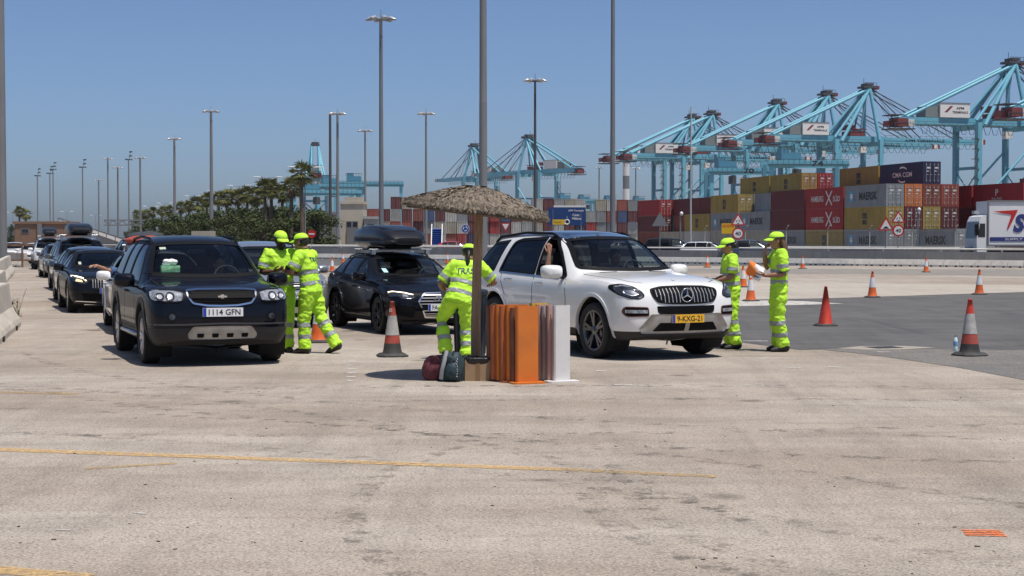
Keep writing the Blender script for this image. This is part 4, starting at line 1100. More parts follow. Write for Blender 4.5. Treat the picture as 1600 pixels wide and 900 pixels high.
def band(me, p, ax, hw_, rmax, parent, mat=None, off=.004, name='reflective_band'):
    bm = bmesh.new(); bm.from_mesh(me); p = Vector(p); ax = Vector(ax).normalized()
    bmesh.ops.delete(bm, geom=[v for v in bm.verts if abs((v.co - p).dot(ax)) > hw_ + .04 or ((v.co - p) - ax * (v.co - p).dot(ax)).length > rmax], context='VERTS')
    for s_ in (1, -1): bmesh.ops.bisect_plane(bm, geom=bm.verts[:] + bm.edges[:] + bm.faces[:], dist=1e-5, plane_co=p + ax * hw_ * s_, plane_no=ax * s_, clear_outer=True)
    bm.normal_update()
    for v in bm.verts: v.co += v.normal * off
    r = bpy.data.meshes.new(name); bm.to_mesh(r); bm.free()
    r.polygons.foreach_set('use_smooth', [True] * len(r.polygons)); r.materials.append(mat or BAND)
    return link(name, r, parent)
def hand(mb, wrist, d, pn, curl=.6, thumb=1, spread=1.0):
    """palm with four unequal fingers and a thumb; d forearm direction, pn palm normal"""
    d = Vector(d).normalized(); pn = Vector(pn); pn = (pn - d * pn.dot(d)).normalized(); sd_ = d.cross(pn) * thumb
    M = Matrix((sd_, d, pn)).transposed(); w = Vector(wrist)
    P = lambda a, b, c_: w + sd_ * a + d * b + pn * c_
    mb.tube([P(0, -.02, 0), P(0, .025, 0), P(0, .06, .002), P(0, .092, .004)], [(.026, .022), (.034, .019), (.041, .016), (.040, .013)], 10, ref=pn)
    for i, (a, L_) in enumerate(((.031, .070), (.0105, .080), (-.0105, .074), (-.031, .058))):
        b0 = .09 - abs(a) * .15; pts = [P(a, b0, .004)]; ang = curl * .5; y, z = b0, .004
        for seg in (.42, .33, .25):
            y += L_ * seg * math.cos(ang); z += L_ * seg * math.sin(ang); ang += curl * .7; pts.append(P(a * (1 + .15 * spread), y, z))
        mb.tube(pts, [.0095, .009, .008, .006], 7)
    mb.tube([P(.03, .02, .004), P(.052, .05, .018), P(.058, .078, .03), P(.052, .10, .04)], [.013, .0115, .010, .007], 7)
DEF = dict(pelvis=(0, 0, .95), chest=(0, 0, 1.28), neck=(0, .01, 1.455), head=(0, -.015, 1.585), shl=(-.185, .01, 1.395), shr=(.185, .01, 1.395),
           ell=(-.235, .03, 1.12), elr=(.235, .03, 1.12), wrl=(-.25, -.06, .88), wrr=(.25, -.06, .88), kl=(-.10, -.03, .50), kr=(.10, -.03, .50), al=(-.11, .03, .085), ar=(.11, .03, .085),
           dl=(0, -.2, -1), dr=(0, -.2, -1), pl=(1, 0, 0), pr=(-1, 0, 0), fl=(-.1, -1, 0), fr=(.1, -1, 0))
def person(label, loc, rz, J={}, yaw=0.0, pitch=0.0, skin=SKA, hair=None, hairm=HAIRD, cap=True, build=1.0, curl=(.6, .6), beard=False, top=None, legs=True, bands=True, group='workers in yellow', seed=1.0, z=0.0, belly=0.0, sleeve=.62, scale=1.0):
    D = dict(DEF); D.update(J); j = {k: Vector(v) for k, v in D.items()}
    root = thing('person', label, 'person', (loc[0], loc[1], z), rz, group); root.scale = (scale,) * 3
    top = top or HIVIS; b = build
    HM = Matrix.Rotation(yaw, 3, 'Z') @ Matrix.Rotation(pitch, 3, 'X'); hc = j['head']
    h = lambda p: hc + HM @ Vector(p)
    # body: head, neck, arms, core and legs grown into one skin
    mb = MB()
    mb.ell(h((0, .012, .025)), (.078, .098, .098), 16, 12, HM); mb.ell(h((0, -.022, -.045)), (.058, .068, .075), 14, 10, HM)
    mb.ell(h((0, -.045, -.088)), (.032, .035, .026), 10, 8, HM)
    mb.tube([h((0, -.085, .018)), h((0, -.107, -.022)), h((0, -.088, -.035))], [.011, .016, .013], 8)
    mb.ell(h((0, -.078, .03)), (.045, .018, .012), 10, 6, HM)
    mb.ell(h((0, -.088, -.055)), (.024, .014, .012), 8, 6, HM)
    for s_ in (1, -1): mb.ell(h((s_ * .08, .012, -.01)), (.012, .02, .032), 8, 7, HM)
    mb.tube([j['chest'] + Vector((0, 0, .02)), j['neck'] - Vector((0, 0, .02)), j['neck'] + Vector((0, 0, .03)), h((0, .012, -.03))], [.10, .066, .056, .055], 12)
    mb.tube([j['pelvis'], j['chest'], j['neck'] - Vector((0, 0, .05))], [(.12, .075), (.13, .085), (.08, .06)], 12, ref=(0, 1, 0))
    ends = {}
    for sd_ in 'lr':
        S_, E_, W_ = j['sh' + sd_], j['el' + sd_], j['wr' + sd_]
        mb.tube([j['chest'] + Vector((0, 0, .08)), S_, S_.lerp(E_, .5), E_, E_.lerp(W_, .25), E_.lerp(W_, .7), W_, W_ + (W_ - E_).normalized() * .02], [.07, .058 * b, .05 * b, .041, .044 * b, .034, .027, .026], 12)
        if legs:
            K_, A_ = j['k' + sd_], j['a' + sd_]; Hp = j['pelvis'] + Vector((-.09 if sd_ == 'l' else .09, 0, -.04))
            mb.tube([Hp, Hp.lerp(K_, .5), K_, K_.lerp(A_, .4), A_], [.08, .065, .05, .048, .036], 10)
    me = remesh(mb, .010, 5)
    hb = MB()
    for sd_, th in (('l', 1), ('r', -1)): hand(hb, j['wr' + sd_], j['d' + sd_], j['p' + sd_], curl[0 if sd_ == 'l' else 1], th)
    bm = bmesh.new(); bm.from_mesh(me); hm = hb.mesh('h'); bm.from_mesh(hm); bm.to_mesh(me); bm.free(); bpy.data.meshes.remove(hm)
    me.polygons.foreach_set('use_smooth', [True] * len(me.polygons)); me.materials.clear(); me.materials.append(skin)
    link('body', me, root)
    for s_ in (1, -1): q = MB(); q.ell(h((s_ * .032, -.084, .012)), (.012, .010, .006), 8, 6, HM); q.build('eye', EYE, root)
    q = MB(); q.ell(h((0, -.096, -.058)), (.022, .008, .006), 8, 5, HM); q.build('mouth', LIP, root)
    # shirt
    mb = MB(); c_, p_, n_ = j['chest'], j['pelvis'], j['neck']; up = (c_ - p_).normalized()
    fwd = Vector((0, -belly, 0))
    mb.tube([p_ - up * .10, p_ + up * .02, p_.lerp(c_, .45) + fwd, c_ + fwd * .3, c_ + up * .09, n_ - Vector((0, 0, .045)), n_ - Vector((0, 0, .005))],
            [(.185*b, .128*b), (.178*b, .125*b), (.165*b, .118*b + belly * .7), (.178*b, .125*b), (.170*b, .112*b), (.105, .085), (.066, .066)], 20, ref=(0, 1, 0))
    tips = {}
    for sd_ in 'lr':
        S_, E_ = j['sh' + sd_], j['el' + sd_]; t = S_.lerp(E_, sleeve + .22)
        mb.tube([c_ + Vector((0, 0, .09)), S_ + (E_ - S_) * -.02, S_.lerp(E_, .35), t], [.085, .078*b, .075*b, .074*b], 14); tips[sd_] = (S_, E_, t)
    me = remesh(mb, .012, 5, .016, 8.5, seed)
    me.materials.clear(); me.materials.append(top); sh = link('shirt', me, root)
    if bands:
        for k in (.12, .58): band(me, p_.lerp(c_, k), up, .027, .24, sh)
        for sd_ in 'lr':
            S_, E_, t = tips[sd_]; band(me, S_.lerp(E_, .60), E_ - S_, .026, .11, sh)
    mbc = MB(); mbc.tube([n_ + Vector((0, .012, -.025)), n_ + Vector((0, .006, .018))], [(.076, .072), (.066, .062)], 16, False, ref=(0, 1, 0)); mbc.build('collar', top, sh)
    # trousers
    if legs:
        mb = MB()
        mb.tube([p_ + up * .06, p_, p_ - Vector((0, 0, .10))], [(.155*b, .115*b), (.168*b, .125*b), (.15*b, .115*b)], 18, ref=(0, 1, 0))
        for sd_ in 'lr':
            K_, A_ = j['k' + sd_], j['a' + sd_]; Hp = p_ + Vector((-.088*b if sd_ == 'l' else .088*b, 0, -.03))
            mb.tube([Hp, Hp.lerp(K_, .35), Hp.lerp(K_, .75), K_, K_.lerp(A_, .35), K_.lerp(A_, .75), A_ + (A_ - K_).normalized() * .015], [.108*b, .104*b, .092*b, .086*b, .085, .086, .092], 14)
        me = remesh(mb, .012, 5, .026, 7.5, seed + 4)
        me.materials.clear(); me.materials.append(top); tr = link('trousers', me, root)
        if bands:
            for sd_ in 'lr':
                K_, A_ = j['k' + sd_], j['a' + sd_]
                for k in (.22, .62): band(me, K_.lerp(A_, k), A_ - K_, .03, .135, tr)
        for sd_ in 'lr':
            A_ = j['a' + sd_]; f = j['f' + sd_].normalized(); q = MB()
            q.tube([A_ - f * .085 + Vector((0, 0, -.045)), A_ - f * .06 + Vector((0, 0, -.035)), A_ + f * .03 + Vector((0, 0, -.03)), A_ + f * .12 + Vector((0, 0, -.048)), A_ + f * .175 + Vector((0, 0, -.06))], [(.03, .035), (.042, .048), (.045, .052), (.05, .036), (.032, .022)], 12)
            q.tube([A_ + Vector((0, 0, .06)), A_ + Vector((0, 0, -.03))], [.048, .046], 10)
            q.build('shoe', SHOE, root)
    # hair and cap
    if hair or not cap:
        q = MB(); q.ell(h((0, .022, .035)), (.086, .100, .100), 16, 10, HM)
        if hair == 'long':
            for k in range(9):
                a = (k - 4) * .28; p0 = h((math.sin(a) * .075, .03 + .07 * math.cos(a), .0)); dn = Vector((math.sin(a) * .06, .05, -.24 - .03 * (k % 3)))
                q.tube([p0, p0 + HM @ Vector((math.sin(a) * .03, .03, -.10)), p0 + HM @ dn], [.026, .03, .012], 7)
        if hair == 'tail':
            q.tube([h((0, .10, .0)), h((0, .145, -.03)), h((0, .13, -.14)), h((.01, .12, -.27))], [.025, .034, .03, .01], 8)
        if hair == 'bun': q.ell(h((0, .115, -.01)), (.04, .04, .045), 10, 8, HM)
        o = q.build('hair', hairm, root)
    else:
        q = MB(); q.ell(h((0, .03, -.005)), (.082, .088, .075), 14, 9, HM); q.build('hair', hairm, root)
    if beard:
        q = MB(); q.ell(h((0, -.045, -.075)), (.062, .062, .055), 12, 8, HM); q.build('beard', HAIRD, root)
    if cap:
        q = MB(); V = []
        for k in range(8):
            ph = k / 7 * math.pi / 2
            for i in range(20):
                th = 2 * math.pi * i / 20
                V.append(h((.093 * math.cos(ph) ** .8 * math.cos(th), .012 + .112 * math.cos(ph) ** .8 * math.sin(th), .042 + .088 * math.sin(ph))))
        q.add(V, [(k*20+i, k*20+(i+1) % 20, (k+1)*20+(i+1) % 20, (k+1)*20+i) for k in range(7) for i in range(20)], True)
        o = q.build('cap', top, root)
        V = []
        for k in range(4):
            r_ = k / 3
            for i in range(11):
                a = R(-70 + 14 * i); V.append(h((.09 * math.sin(a) * (1 + .0 * r_), .012 - .105 * math.cos(a) - r_ * .085 * math.cos(a) ** .5, .048 - r_ * .022 - .018 * abs(math.sin(a)) * r_)))
        m_ = len(V); V += [v + Vector((0, 0, -.006)) for v in V]
        q = MB(); fs = [(k*11+i, k*11+i+1, (k+1)*11+i+1, (k+1)*11+i) for k in range(3) for i in range(10)]
        q.add(V, fs + [tuple(m_ + x for x in f_) for f_ in fs] + [(33+i, 34+i, m_+34+i, m_+33+i) for i in range(10)], True); q.build('brim', top, o)
        q = MB(); pts = [h((.0955 * math.cos(2*math.pi*i/24), .012 + .1145 * math.sin(2*math.pi*i/24), .047)) for i in range(25)]; q.tube(pts, .005, 6, False); q.build('piping', CAPLINE, o)
    return root, sh, j
def print_on(sh, s_, center, right, up, w, view, mat=INK):
    """lettering printed on the cloth"""
    V, Fc, tw, th = text_verts(s_, .02); k = w / tw; bv = BVHTree.FromPolygons([v.co[:] for v in sh.data.vertices], [p.vertices[:] for p in sh.data.polygons])
    r, u, d = Vector(right), Vector(up), Vector(view); P = []
    for x, y in V:
        o = Vector(center) + r * x * k + u * y * k - d * 1.0; p, n_, i, ds = bv.ray_cast(o, d); P.append((p if p else o + d) - d * .005)
    mb = MB(); mb.add(P, Fc); mb.build('back_print', mat, sh)
def gadget(name, label, cat, p, rot, dims, mat, extra=None):
    mb = MB(); mb.box((0, 0, 0), dims); o = mb.build(name, mat, None, p, rot); tag(o, label, cat); return o

# bearded worker by the dark SUV's mirror
L1 = g(438, 551)
person('bearded worker in yellow cap and hi-vis clothes by the SUV mirror', L1, R(22), dict(chest=(0, -.02, 1.29), head=(.0, -.05, 1.60), neck=(0, -.01, 1.465), ell=(-.27, -.02, 1.14), wrl=(-.14, -.22, 1.16), dl=(.7, -.5, .2), pl=(.2, .3, 1),
       elr=(.26, -.02, 1.13), wrr=(.10, -.24, 1.13), dr=(-.8, -.5, .1), pr=(-.2, .3, 1)), yaw=R(12), pitch=R(14), skin=SKB, beard=True, build=1.10, seed=2.0, belly=.03, scale=1.02)
# worker seen from behind, turned to the left
L2 = g(486, 552)
r2, sh2, j2 = person('worker in hi-vis stepping left, back to camera, beside the bearded worker', L2, R(-112), dict(chest=(0, -.07, 1.29), neck=(0, -.10, 1.46), head=(0, -.16, 1.585), shl=(-.185, -.08, 1.40), shr=(.185, -.08, 1.40), ell=(-.26, -.16, 1.15), wrl=(-.16, -.40, 1.12), dl=(.4, -.9, 0), pl=(0, .3, 1),
       elr=(.27, -.16, 1.16), wrr=(.14, -.40, 1.18), dr=(-.3, -.9, .1), pr=(0, .3, 1), kl=(-.10, .10, .50), al=(-.12, .34, .12), kr=(.10, -.06, .50), ar=(.11, -.04, .085), fl=(-.1, -1, -.35)), pitch=R(8), skin=SKC, seed=7.0, build=1.05, scale=1.01)
print_on(sh2, 'TRAS', (.0, 0, 1.34), (-1, 0, 0), (0, 0, 1), .20, (0, -1, 0))
# worker leaning on the bin under the thatched umbrella, seen from behind
L3 = g(719, 563)
r3, sh3, j3 = person('ponytailed worker in hi-vis leaning with bent knee under the thatched umbrella', L3, R(176), dict(pelvis=(0, .03, .84), chest=(-.07, -.09, 1.13), neck=(-.10, -.14, 1.30), head=(-.10, -.20, 1.405), shl=(-.275, -.11, 1.23), shr=(.10, -.11, 1.25),
       ell=(-.44, -.16, 1.03), wrl=(-.40, -.38, 1.0), dl=(.3, -1, 0), pl=(0, 0, -1), elr=(.27, -.08, 1.0), wrr=(.24, -.30, .93), dr=(-.4, -.9, .1), pr=(0, 0, -1),
       kr=(.27, -.20, .55), ar=(.20, -.04, .12), kl=(-.09, -.02, .43), al=(-.10, .06, .085)), pitch=R(16), skin=SKA, hair='tail', seed=11.0, build=1.04, scale=1.03)
print_on(sh3, 'TRAS', (-.07, 0, 1.18), (-1, 0, 0), (0, 0, 1), .24, (0, -1, 0))
# two workers on the right, both facing the white SUV
L4 = g(1143, 545)
person('woman worker in hi-vis at the white SUV bumper holding a dark phone', L4, R(-80), dict(chest=(0, -.03, 1.25), neck=(0, -.04, 1.41), head=(0, -.07, 1.535), shl=(-.175, -.03, 1.355), shr=(.175, -.03, 1.355), ell=(-.22, -.04, 1.08), wrl=(-.09, -.26, 1.02), dl=(.4, -.9, 0), pl=(0, 0, 1),
       elr=(.21, -.06, 1.09), wrr=(.06, -.27, 1.01), dr=(-.5, -.9, 0), pr=(0, 0, 1)), pitch=R(12), skin=SKA, hair='bun', seed=17.0, build=.98, curl=(1.0, .7))
L5 = g(1217, 549)
person('long-haired worker in hi-vis holding papers, hand at her mouth', L5, R(-84), dict(chest=(0, .0, 1.28), neck=(0, -.01, 1.445), head=(0, -.05, 1.575), shl=(-.175, 0, 1.39), shr=(.175, 0, 1.39), ell=(-.20, -.14, 1.18), wrl=(-.06, -.20, 1.40), dl=(.25, .1, 1), pl=(0, 1, 0),
       elr=(.20, .02, 1.10), wrr=(.10, -.22, 1.08), dr=(-.2, -1, .1), pr=(-.3, 0, 1)), pitch=R(4), skin=SKA, hair='long', hairm=HAIRB, seed=23.0, build=.95, curl=(1.0, .5), scale=1.03)
def local(L_, rz, p): return Vector((L_.x, L_.y, 0)) + Matrix.Rotation(rz, 3, 'Z') @ Vector(p)
gadget('phone', 'dark phone held by the woman at the white SUV bumper', 'phone', local(L4, R(-80), (-.01, -.36, 1.035)), (R(15), 0, R(-80)), (.10, .17, .012), pm('dark_device', (.012, .012, .014), .25))
pp = local(L5, R(-84), (.05, -.36, 1.16))
o = thing('papers', 'white and orange papers held by the long-haired worker', 'papers', pp, R(-84)); o.rotation_euler = (R(-20), R(24), R(-4))
for nm, dx, dz, colr in (('white_sheet', .02, 0, (.8, .8, .8)), ('orange_sheet', -.07, .012, (.85, .22, .03))):
    mb = MB(); n = 6
    V = [(dx + (-.075 + .15 * a / n), .03 * math.sin(a / n * 2.2 + b) - .01 * b, dz + (-.10 + .2 * b / n)) for a in range(n+1) for b in range(n+1)]
    mb.add(V, [(a*(n+1)+b, a*(n+1)+b+1, (a+1)*(n+1)+b+1, (a+1)*(n+1)+b) for a in range(n) for b in range(n)], True); mb.build(nm, pm('paper_' + nm, colr, .7), o)
for k in range(4):
    mb = MB(); mb.box((.03 + .01*(k % 2), .0, -.06 + .04 * k), (.07, .028, .008)); mb.build('printed_line', INK, o)
gadget('clipboard', 'grey clipboard held by the worker under the umbrella', 'clipboard', local(L3, R(176), (.21, -.38, .95)), (R(70), R(8), R(150)), (.24, .30, .03), pm('grey_board', (.16, .18, .18), .6))
gadget('radio', 'black handset held between the two workers by the dark SUV', 'radio', local(L1, R(22), (.03, -.30, 1.20)), (R(30), 0, R(40)), (.06, .05, .13), pm('dark_device', (.012, .012, .014), .25))
# people in the cars
def in_car(label, car, x, y, z, J, skin, topm, yaw=0.0):
    M = Matrix.Rotation(car.root.rotation_euler.z, 3, 'Z'); p = car.root.location + M @ Vector((x, y, 0))
    return person(label, p, car.root.rotation_euler.z + R(90), J, skin=skin, cap=False, top=topm, legs=False, bands=False, group=None, z=z, yaw=yaw)
SHB = pm('dark_tshirt', (.03, .035, .05), .85); SHW = pm('blue_tshirt', (.05, .10, .22), .85)
in_car('passenger raising a bare forearm at the open window of the white SUV', ML, -.05, -.40, -.22, dict(shl=(-.19, 0, 1.395), ell=(-.42, -.10, 1.40), wrl=(-.40, -.12, 1.66), dl=(.05, 0, 1), pl=(0, 1, 0)), SKC, SHB)
in_car('driver of the white SUV behind the windscreen', ML, -.05, .40, -.22, dict(elr=(.27, -.2, 1.2), wrr=(.2, -.42, 1.22), ell=(-.25, -.2, 1.2), wrl=(-.15, -.42, 1.22)), SKA, SHW)
in_car('driver of the dark SUV holding the steering wheel', CAPT, .0, .37, -.30, dict(elr=(.27, -.22, 1.22), wrr=(.16, -.45, 1.36), dr=(-.2, -1, .2), ell=(-.25, -.22, 1.22), wrl=(-.12, -.45, 1.36), dl=(.2, -1, .2)), SKC, SHB)
in_car('occupant of the white estate car resting an arm out of the window', w1, .10, -.42, -.36, dict(shl=(-.19, 0, 1.395), ell=(-.50, -.18, 1.44), wrl=(-.70, -.36, 1.53), dl=(-.8, -.6, .05), pl=(0, 0, -1)), SKC, SHW)
# ------------------------------------------------------------ thatched umbrella
UB = g(744, 590); UB.z = 0
um = thing('thatched_umbrella', 'straw thatched parasol on a leaning wooden post', 'umbrella', UB)
mb = MB(); topv = Vector((.04, .0, 2.16))
mb.tube([(0, 0, 0), (-.005, 0, .6), (.012, 0, 1.3), topv], [.062, .058, .054, .05], 12); mb.build('post', pm('weathered_wood', (.30, .20, .12), .85, var=.4, scale=6, stretch=(6, 6, .6), bump=.4, bscale=25), um)
tilt = Matrix.Rotation(R(6.5), 3, 'Y'); apex = Vector((.03, 0, 2.27))
straw = pm('straw', (.185, .150, .110), .9, var=.55, scale=3, stretch=(8, 8, 8)); straw2 = pm('straw_grey', (.125, .105, .085), .9, var=.5, scale=3)
def can(r, a, dz=0): return apex + tilt @ Vector((r * .94 * math.cos(a), r * .94 * math.sin(a), -.27 * (r / .92) ** 1.25 + dz))
mb = MB(); V = []; n = 36
for k in range(7):
    for i in range(n): V.append(can(.88 * k / 6, 2*math.pi*i/n, -.03))
for k in range(7):
    for i in range(n): V.append(can(.88 * k / 6, 2*math.pi*i/n, -.085))
fs = [(k*n+i, k*n+(i+1) % n, (k+1)*n+(i+1) % n, (k+1)*n+i) for k in range(6) for i in range(n)]
mb.add(V, fs + [tuple(7*n + q for q in f_) for f_ in fs] + [(6*n+i, 6*n+(i+1) % n, 13*n+(i+1) % n, 13*n+i) for i in range(n)]); mb.build('canopy_base', straw2, um)
rr = random.Random(5)
for m_, cnt, nm in ((straw, 3600, 0), (straw2, 1900, 1)):
    mb = MB()
    for k in range(cnt):
        r0 = .88 * math.sqrt(rr.random()); a = rr.uniform(0, 2*math.pi); L_ = rr.uniform(.14, .30)
        if rr.random() < .28: r0 = rr.uniform(.70, .86)
        da = rr.uniform(-.10, .10) / max(r0, .2); r1 = r0 + L_; lift = rr.uniform(.0, .016)
        p0, p1, p2 = can(r0, a, .005 + lift * .3), can(lerp(r0, min(r1, .94), .5), a + da * .5, .015 + lift), can(min(r1, .91 + rr.uniform(0, .045)), a + da, -.0 + lift * .4 - max(0, r1 - .9) * .25)
        w = rr.uniform(.006, .013); t = Vector((-math.sin(a), math.cos(a), rr.uniform(-.5, .5))) * w
        mb.add([p0 - t, p0 + t, p1 - t, p1 + t, p2 - t * .4, p2 + t * .4], [(0, 1, 3, 2), (2, 3, 5, 4)])
    o = mb.build('thatch', m_, um); o['kind'] = 'stuff'
for k in range(10):
    a = 2*math.pi*k/10; mb = MB(); mb.tube([apex + Vector((0, 0, -.13)), can(.84, a, -.10)], [.014, .01], 6); mb.build('rib', pm('weathered_wood', (0, 0, 0)), um)
# ------------------------------------------------------------ bin, bags, box, boards
BIN = g(733, 562); bn = thing('litter_bin', 'dark blue-grey plastic bin behind the leaning worker', 'bin', (BIN.x, BIN.y + .55, 0))
bm_ = pm('bin_plastic', (.018, .028, .042), .45, var=.2, scale=6)
mb = MB(); mb.lathe([(0, .0), (.20, .0), (.21, .02), (.235, .86), (.25, .88), (.25, .92), (.235, .93)], 28, smooth=False); mb.build('drum', bm_, bn)
for a in range(0, 360, 20): mb = MB(); mb.bar((.212*math.cos(R(a)), .212*math.sin(R(a)), .05), (.238*math.cos(R(a)), .238*math.sin(R(a)), .84), .016, .012); mb.build('rib', bm_, bn)
mb = MB(); mb.lathe([(0, .955), (.14, .955), (.24, .94), (.255, .91), (.25, .90)], 28); mb.build('lid', bm_, bn)
def bag(name, label, px, py, dims, mat, rz, seed, lean=0.0):
    P = g(px, py); o = thing(name, label, 'bag', P, rz)
    mb = MB(); V = []; n = 24; m_ = 14
    for k in range(m_ + 1):
        ph = -math.pi/2 + math.pi * k / m_
        for i in range(n):
            th = 2*math.pi*i/n; c, s_ = math.cos(th), math.sin(th)
            x = dims[0]/2 * math.copysign(abs(c)**.6, c) * math.cos(ph)**.45; y = dims[1]/2 * math.copysign(abs(s_)**.6, s_) * math.cos(ph)**.45; zz = dims[2]/2 * (1 + math.copysign(abs(math.sin(ph))**.7, math.sin(ph)))
            q = Vector((x + lean * zz, y, zz)); f = noise.noise(q * 9 + Vector((seed, 0, 0))) * .036 + noise.noise(q * 22 + Vector((0, seed, 0))) * .009
            V.append(q + Vector((c, s_, .2)) * f)
    V = [(v[0], v[1], max(v[2], .002)) for v in V]
    mb.add(V, [(k*n+i, k*n+(i+1) % n, (k+1)*n+(i+1) % n, (k+1)*n+i) for k in range(m_) for i in range(n)], True); mb.build('sack', mat, o)
    return o
b1 = bag('duffel_bag', 'crumpled maroon bag on the ground by the umbrella', 680, 594, (.34, .24, .29), pm('maroon_cloth', (.13, .03, .04), .8, var=.45, scale=18, bump=.5, bscale=25), .2, 1.0, .18)
mb = MB(); mb.tube([(-.06, -.10, .26), (-.02, -.13, .29), (.06, -.13, .22), (.10, -.12, .12)], .009, 8); mb.build('handle', pm('maroon_cloth', (0, 0, 0)), b1)
b2 = bag('backpack', 'teal and grey backpack leaning between maroon bag and box', 707, 596, (.26, .20, .34), pm('teal_cloth', (.02, .045, .055), .7, var=.3, scale=15, bump=.5, bscale=25), -.3, 5.0, -.05)
for dx, m_, w in ((-.055, pm('grey_webbing', (.30, .31, .32), .7), .05), (.03, pm('teal_dark', (.012, .022, .03), .7), .03)):
    mb = MB(); mb.tube([(dx - .05, -.105, .03), (dx - .03, -.122, .14), (dx, -.118, .25), (dx + .01, -.07, .36)], [(w/2, .009)]*4, 8, ref=(0, 1, 0)); mb.build('strap', m_, b2)
mb = MB(); mb.ell((.03, -.10, .13), (.085, .05, .10), 14, 9); mb.build('front_pocket', pm('teal_cloth', (0, 0, 0)), b2)
mb = MB()
for k in range(8): mb.tube([(.10 - .012*k % .03, -.118, .28 - .028*k), (.104, -.126, .262 - .028*k)], .004, 5)
mb.build('zip', pm('zip_white', (.5, .5, .5), .4), b2)
BX = g(746, 594); bx_ = thing('cardboard_box', 'small cardboard box lined with a black bin bag', 'box', BX, .06)
card = pm('cardboard', (.30, .20, .115), .85, var=.15, scale=8)
for nm, c, d in (('front_side', (0, -.12, .125), (.30, .006, .25)), ('back_side', (0, .12, .125), (.30, .006, .25)), ('left_side', (-.147, 0, .125), (.006, .234, .25)), ('right_side', (.147, 0, .125), (.006, .234, .25)), ('bottom', (0, 0, .004), (.288, .23, .006))):
    mb = MB(); mb.box(c, d); mb.build(nm, card, bx_)
mb = MB(); mb.box((0, -.1245, .13), (.05, .003, .235)); mb.build('tape', pm('parcel_tape', (.22, .13, .06), .3), bx_)
mb = MB(); V = []; n = 28
for k, (s_, z_) in enumerate(((.96, .19), (1.05, .235), (1.08, .262), (.98, .275), (.7, .262), (.3, .20), (0.02, .17))):
    for i in range(n):
        th = 2*math.pi*i/n; c, sn = math.cos(th), math.sin(th)
        V.append((.155*s_*math.copysign(abs(c)**.4, c), .128*s_*math.copysign(abs(sn)**.4, sn), z_ + .012*noise.noise(Vector((c*3, sn*3, k)))))
mb.add(V, [(k*n+i, k*n+(i+1) % n, (k+1)*n+(i+1) % n, (k+1)*n+i) for k in range(6) for i in range(n)], True); mb.build('bin_liner', pm('bin_bag', (.01, .01, .011), .3, bump=.6, bscale=30), bx_)
mb = MB(); mb.ell((0, 0, .025), (.05, .035, .028), 12, 8); mb.v = [tuple(Vector(v) + Vector((1, 1, .5)) * noise.noise(Vector(v)*40) * .012) for v in mb.v]
tag(mb.build('crumpled_wrapper', pm('pink_wrapper', (.30, .12, .12), .6), None, g(769, 594)), 'crumpled pinkish wrapper beside the cardboard box', 'litter')
# bundled traffic boards: thin upright panels with bent edges
def board(label, P, w, h, yaw, mat, foot, group, lean=0.0, fl=.07, sticker=None):
    o = thing('delineator_board', label, 'traffic board', P, yaw, group); o.rotation_euler = (lean, 0, yaw)
    mb = MB(); t = .012; r_ = .015
    sec = [(-w/2, fl), (-w/2, r_), (-w/2 + r_, 0), (w/2 - r_, 0), (w/2, r_), (w/2, fl)]; inn = [(w/2 - t, fl), (w/2 - t, r_ + t*.5), (w/2 - r_ - t*.4, t), (-w/2 + r_ + t*.4, t), (-w/2 + t, r_ + t*.5), (-w/2 + t, fl)]
    mb.prism(sec + inn, .02, h); mb.build('panel', mat, o)
    mb = MB(); mb.box((0, fl*.5 + .006, h - .05), (w - .03, fl - .016, .012)); mb.build('top_brace', mat, o)
    if foot:
        mb = MB(); fw = w + foot; mb.prism([(-fw/2 + .03, -.075), (fw/2 - .03, -.075), (fw/2, -.045), (fw/2, fl + .03), (-fw/2, fl + .03), (-fw/2, -.045)], 0, .02); mb.build('foot', mat, o)
    if sticker: mb = MB(); mb.box((0, -.002, h*.5), (.02, .004, h*.8)); mb.build('worn_stripe', sticker, o)
    return o
ORG = pm('orange_board', (.62, .17, .02), .45, var=.10, scale=5, dirt=(.34, .12, .05), dscale=3, damt=.35); ORB = pm('brick_orange_board', (.38, .105, .03), .55, var=.25, scale=4, dirt=(.2, .07, .04), damt=.4); YLB = pm('yellow_board', (.66, .40, .03), .5, var=.15, scale=4); BRO = pm('brown_board', (.17, .06, .03), .6, var=.3, scale=5)
WHB = pm('white_board', (.68, .67, .66), .55, var=.06, scale=5, dirt=(.40, .38, .36), dscale=5, damt=.45); MVB = pm('pink_shade_board', (.46, .30, .26), .6, var=.15, scale=4); GRB = pm('grey_board_panel', (.36, .33, .32), .6, var=.15, scale=4)  # pink tone paints shaded white with orange bounce into the board colour
yaw = R(20); axd = Vector((-math.sin(yaw), math.cos(yaw), 0)); lat = Vector((math.cos(yaw), math.sin(yaw), 0)); BP = g(825, 599.5)
OB = [(ORG, .262, .885, 0, 0, 'bright orange board, nearest of the bundled orange boards'), (BRO, .25, .86, -.030, .085, 'dark brown board right behind the nearest orange board'), (ORG, .255, .895, -.055, .165, 'orange board third from the front of the orange bundle'), (ORB, .25, .88, -.105, .235, 'brick orange board in the middle of the orange bundle'),
      (ORG, .25, .89, -.125, .33, 'orange board fifth from the front of the orange bundle'), (ORB, .25, .885, -.165, .40, 'brick orange board second from the back of the orange bundle'), (BRO, .25, .87, -.185, .48, 'brown board at the very back of the orange bundle')]
for k, (m_, w, h, dx, dy, lab) in enumerate(OB): board(lab, BP + lat*dx + axd*dy + Vector((0, 0, 0 if k == 0 else .001)), w, h, yaw + R((0, 3, -2, 2, -3, 1, -2)[k]), m_, .13 if k == 0 else .02 if k == 3 else 0, 'bundled traffic boards', R((0, -1.5, -1, -2, -1, -1.5, -2)[k]))
BQ = g(879, 597.5)
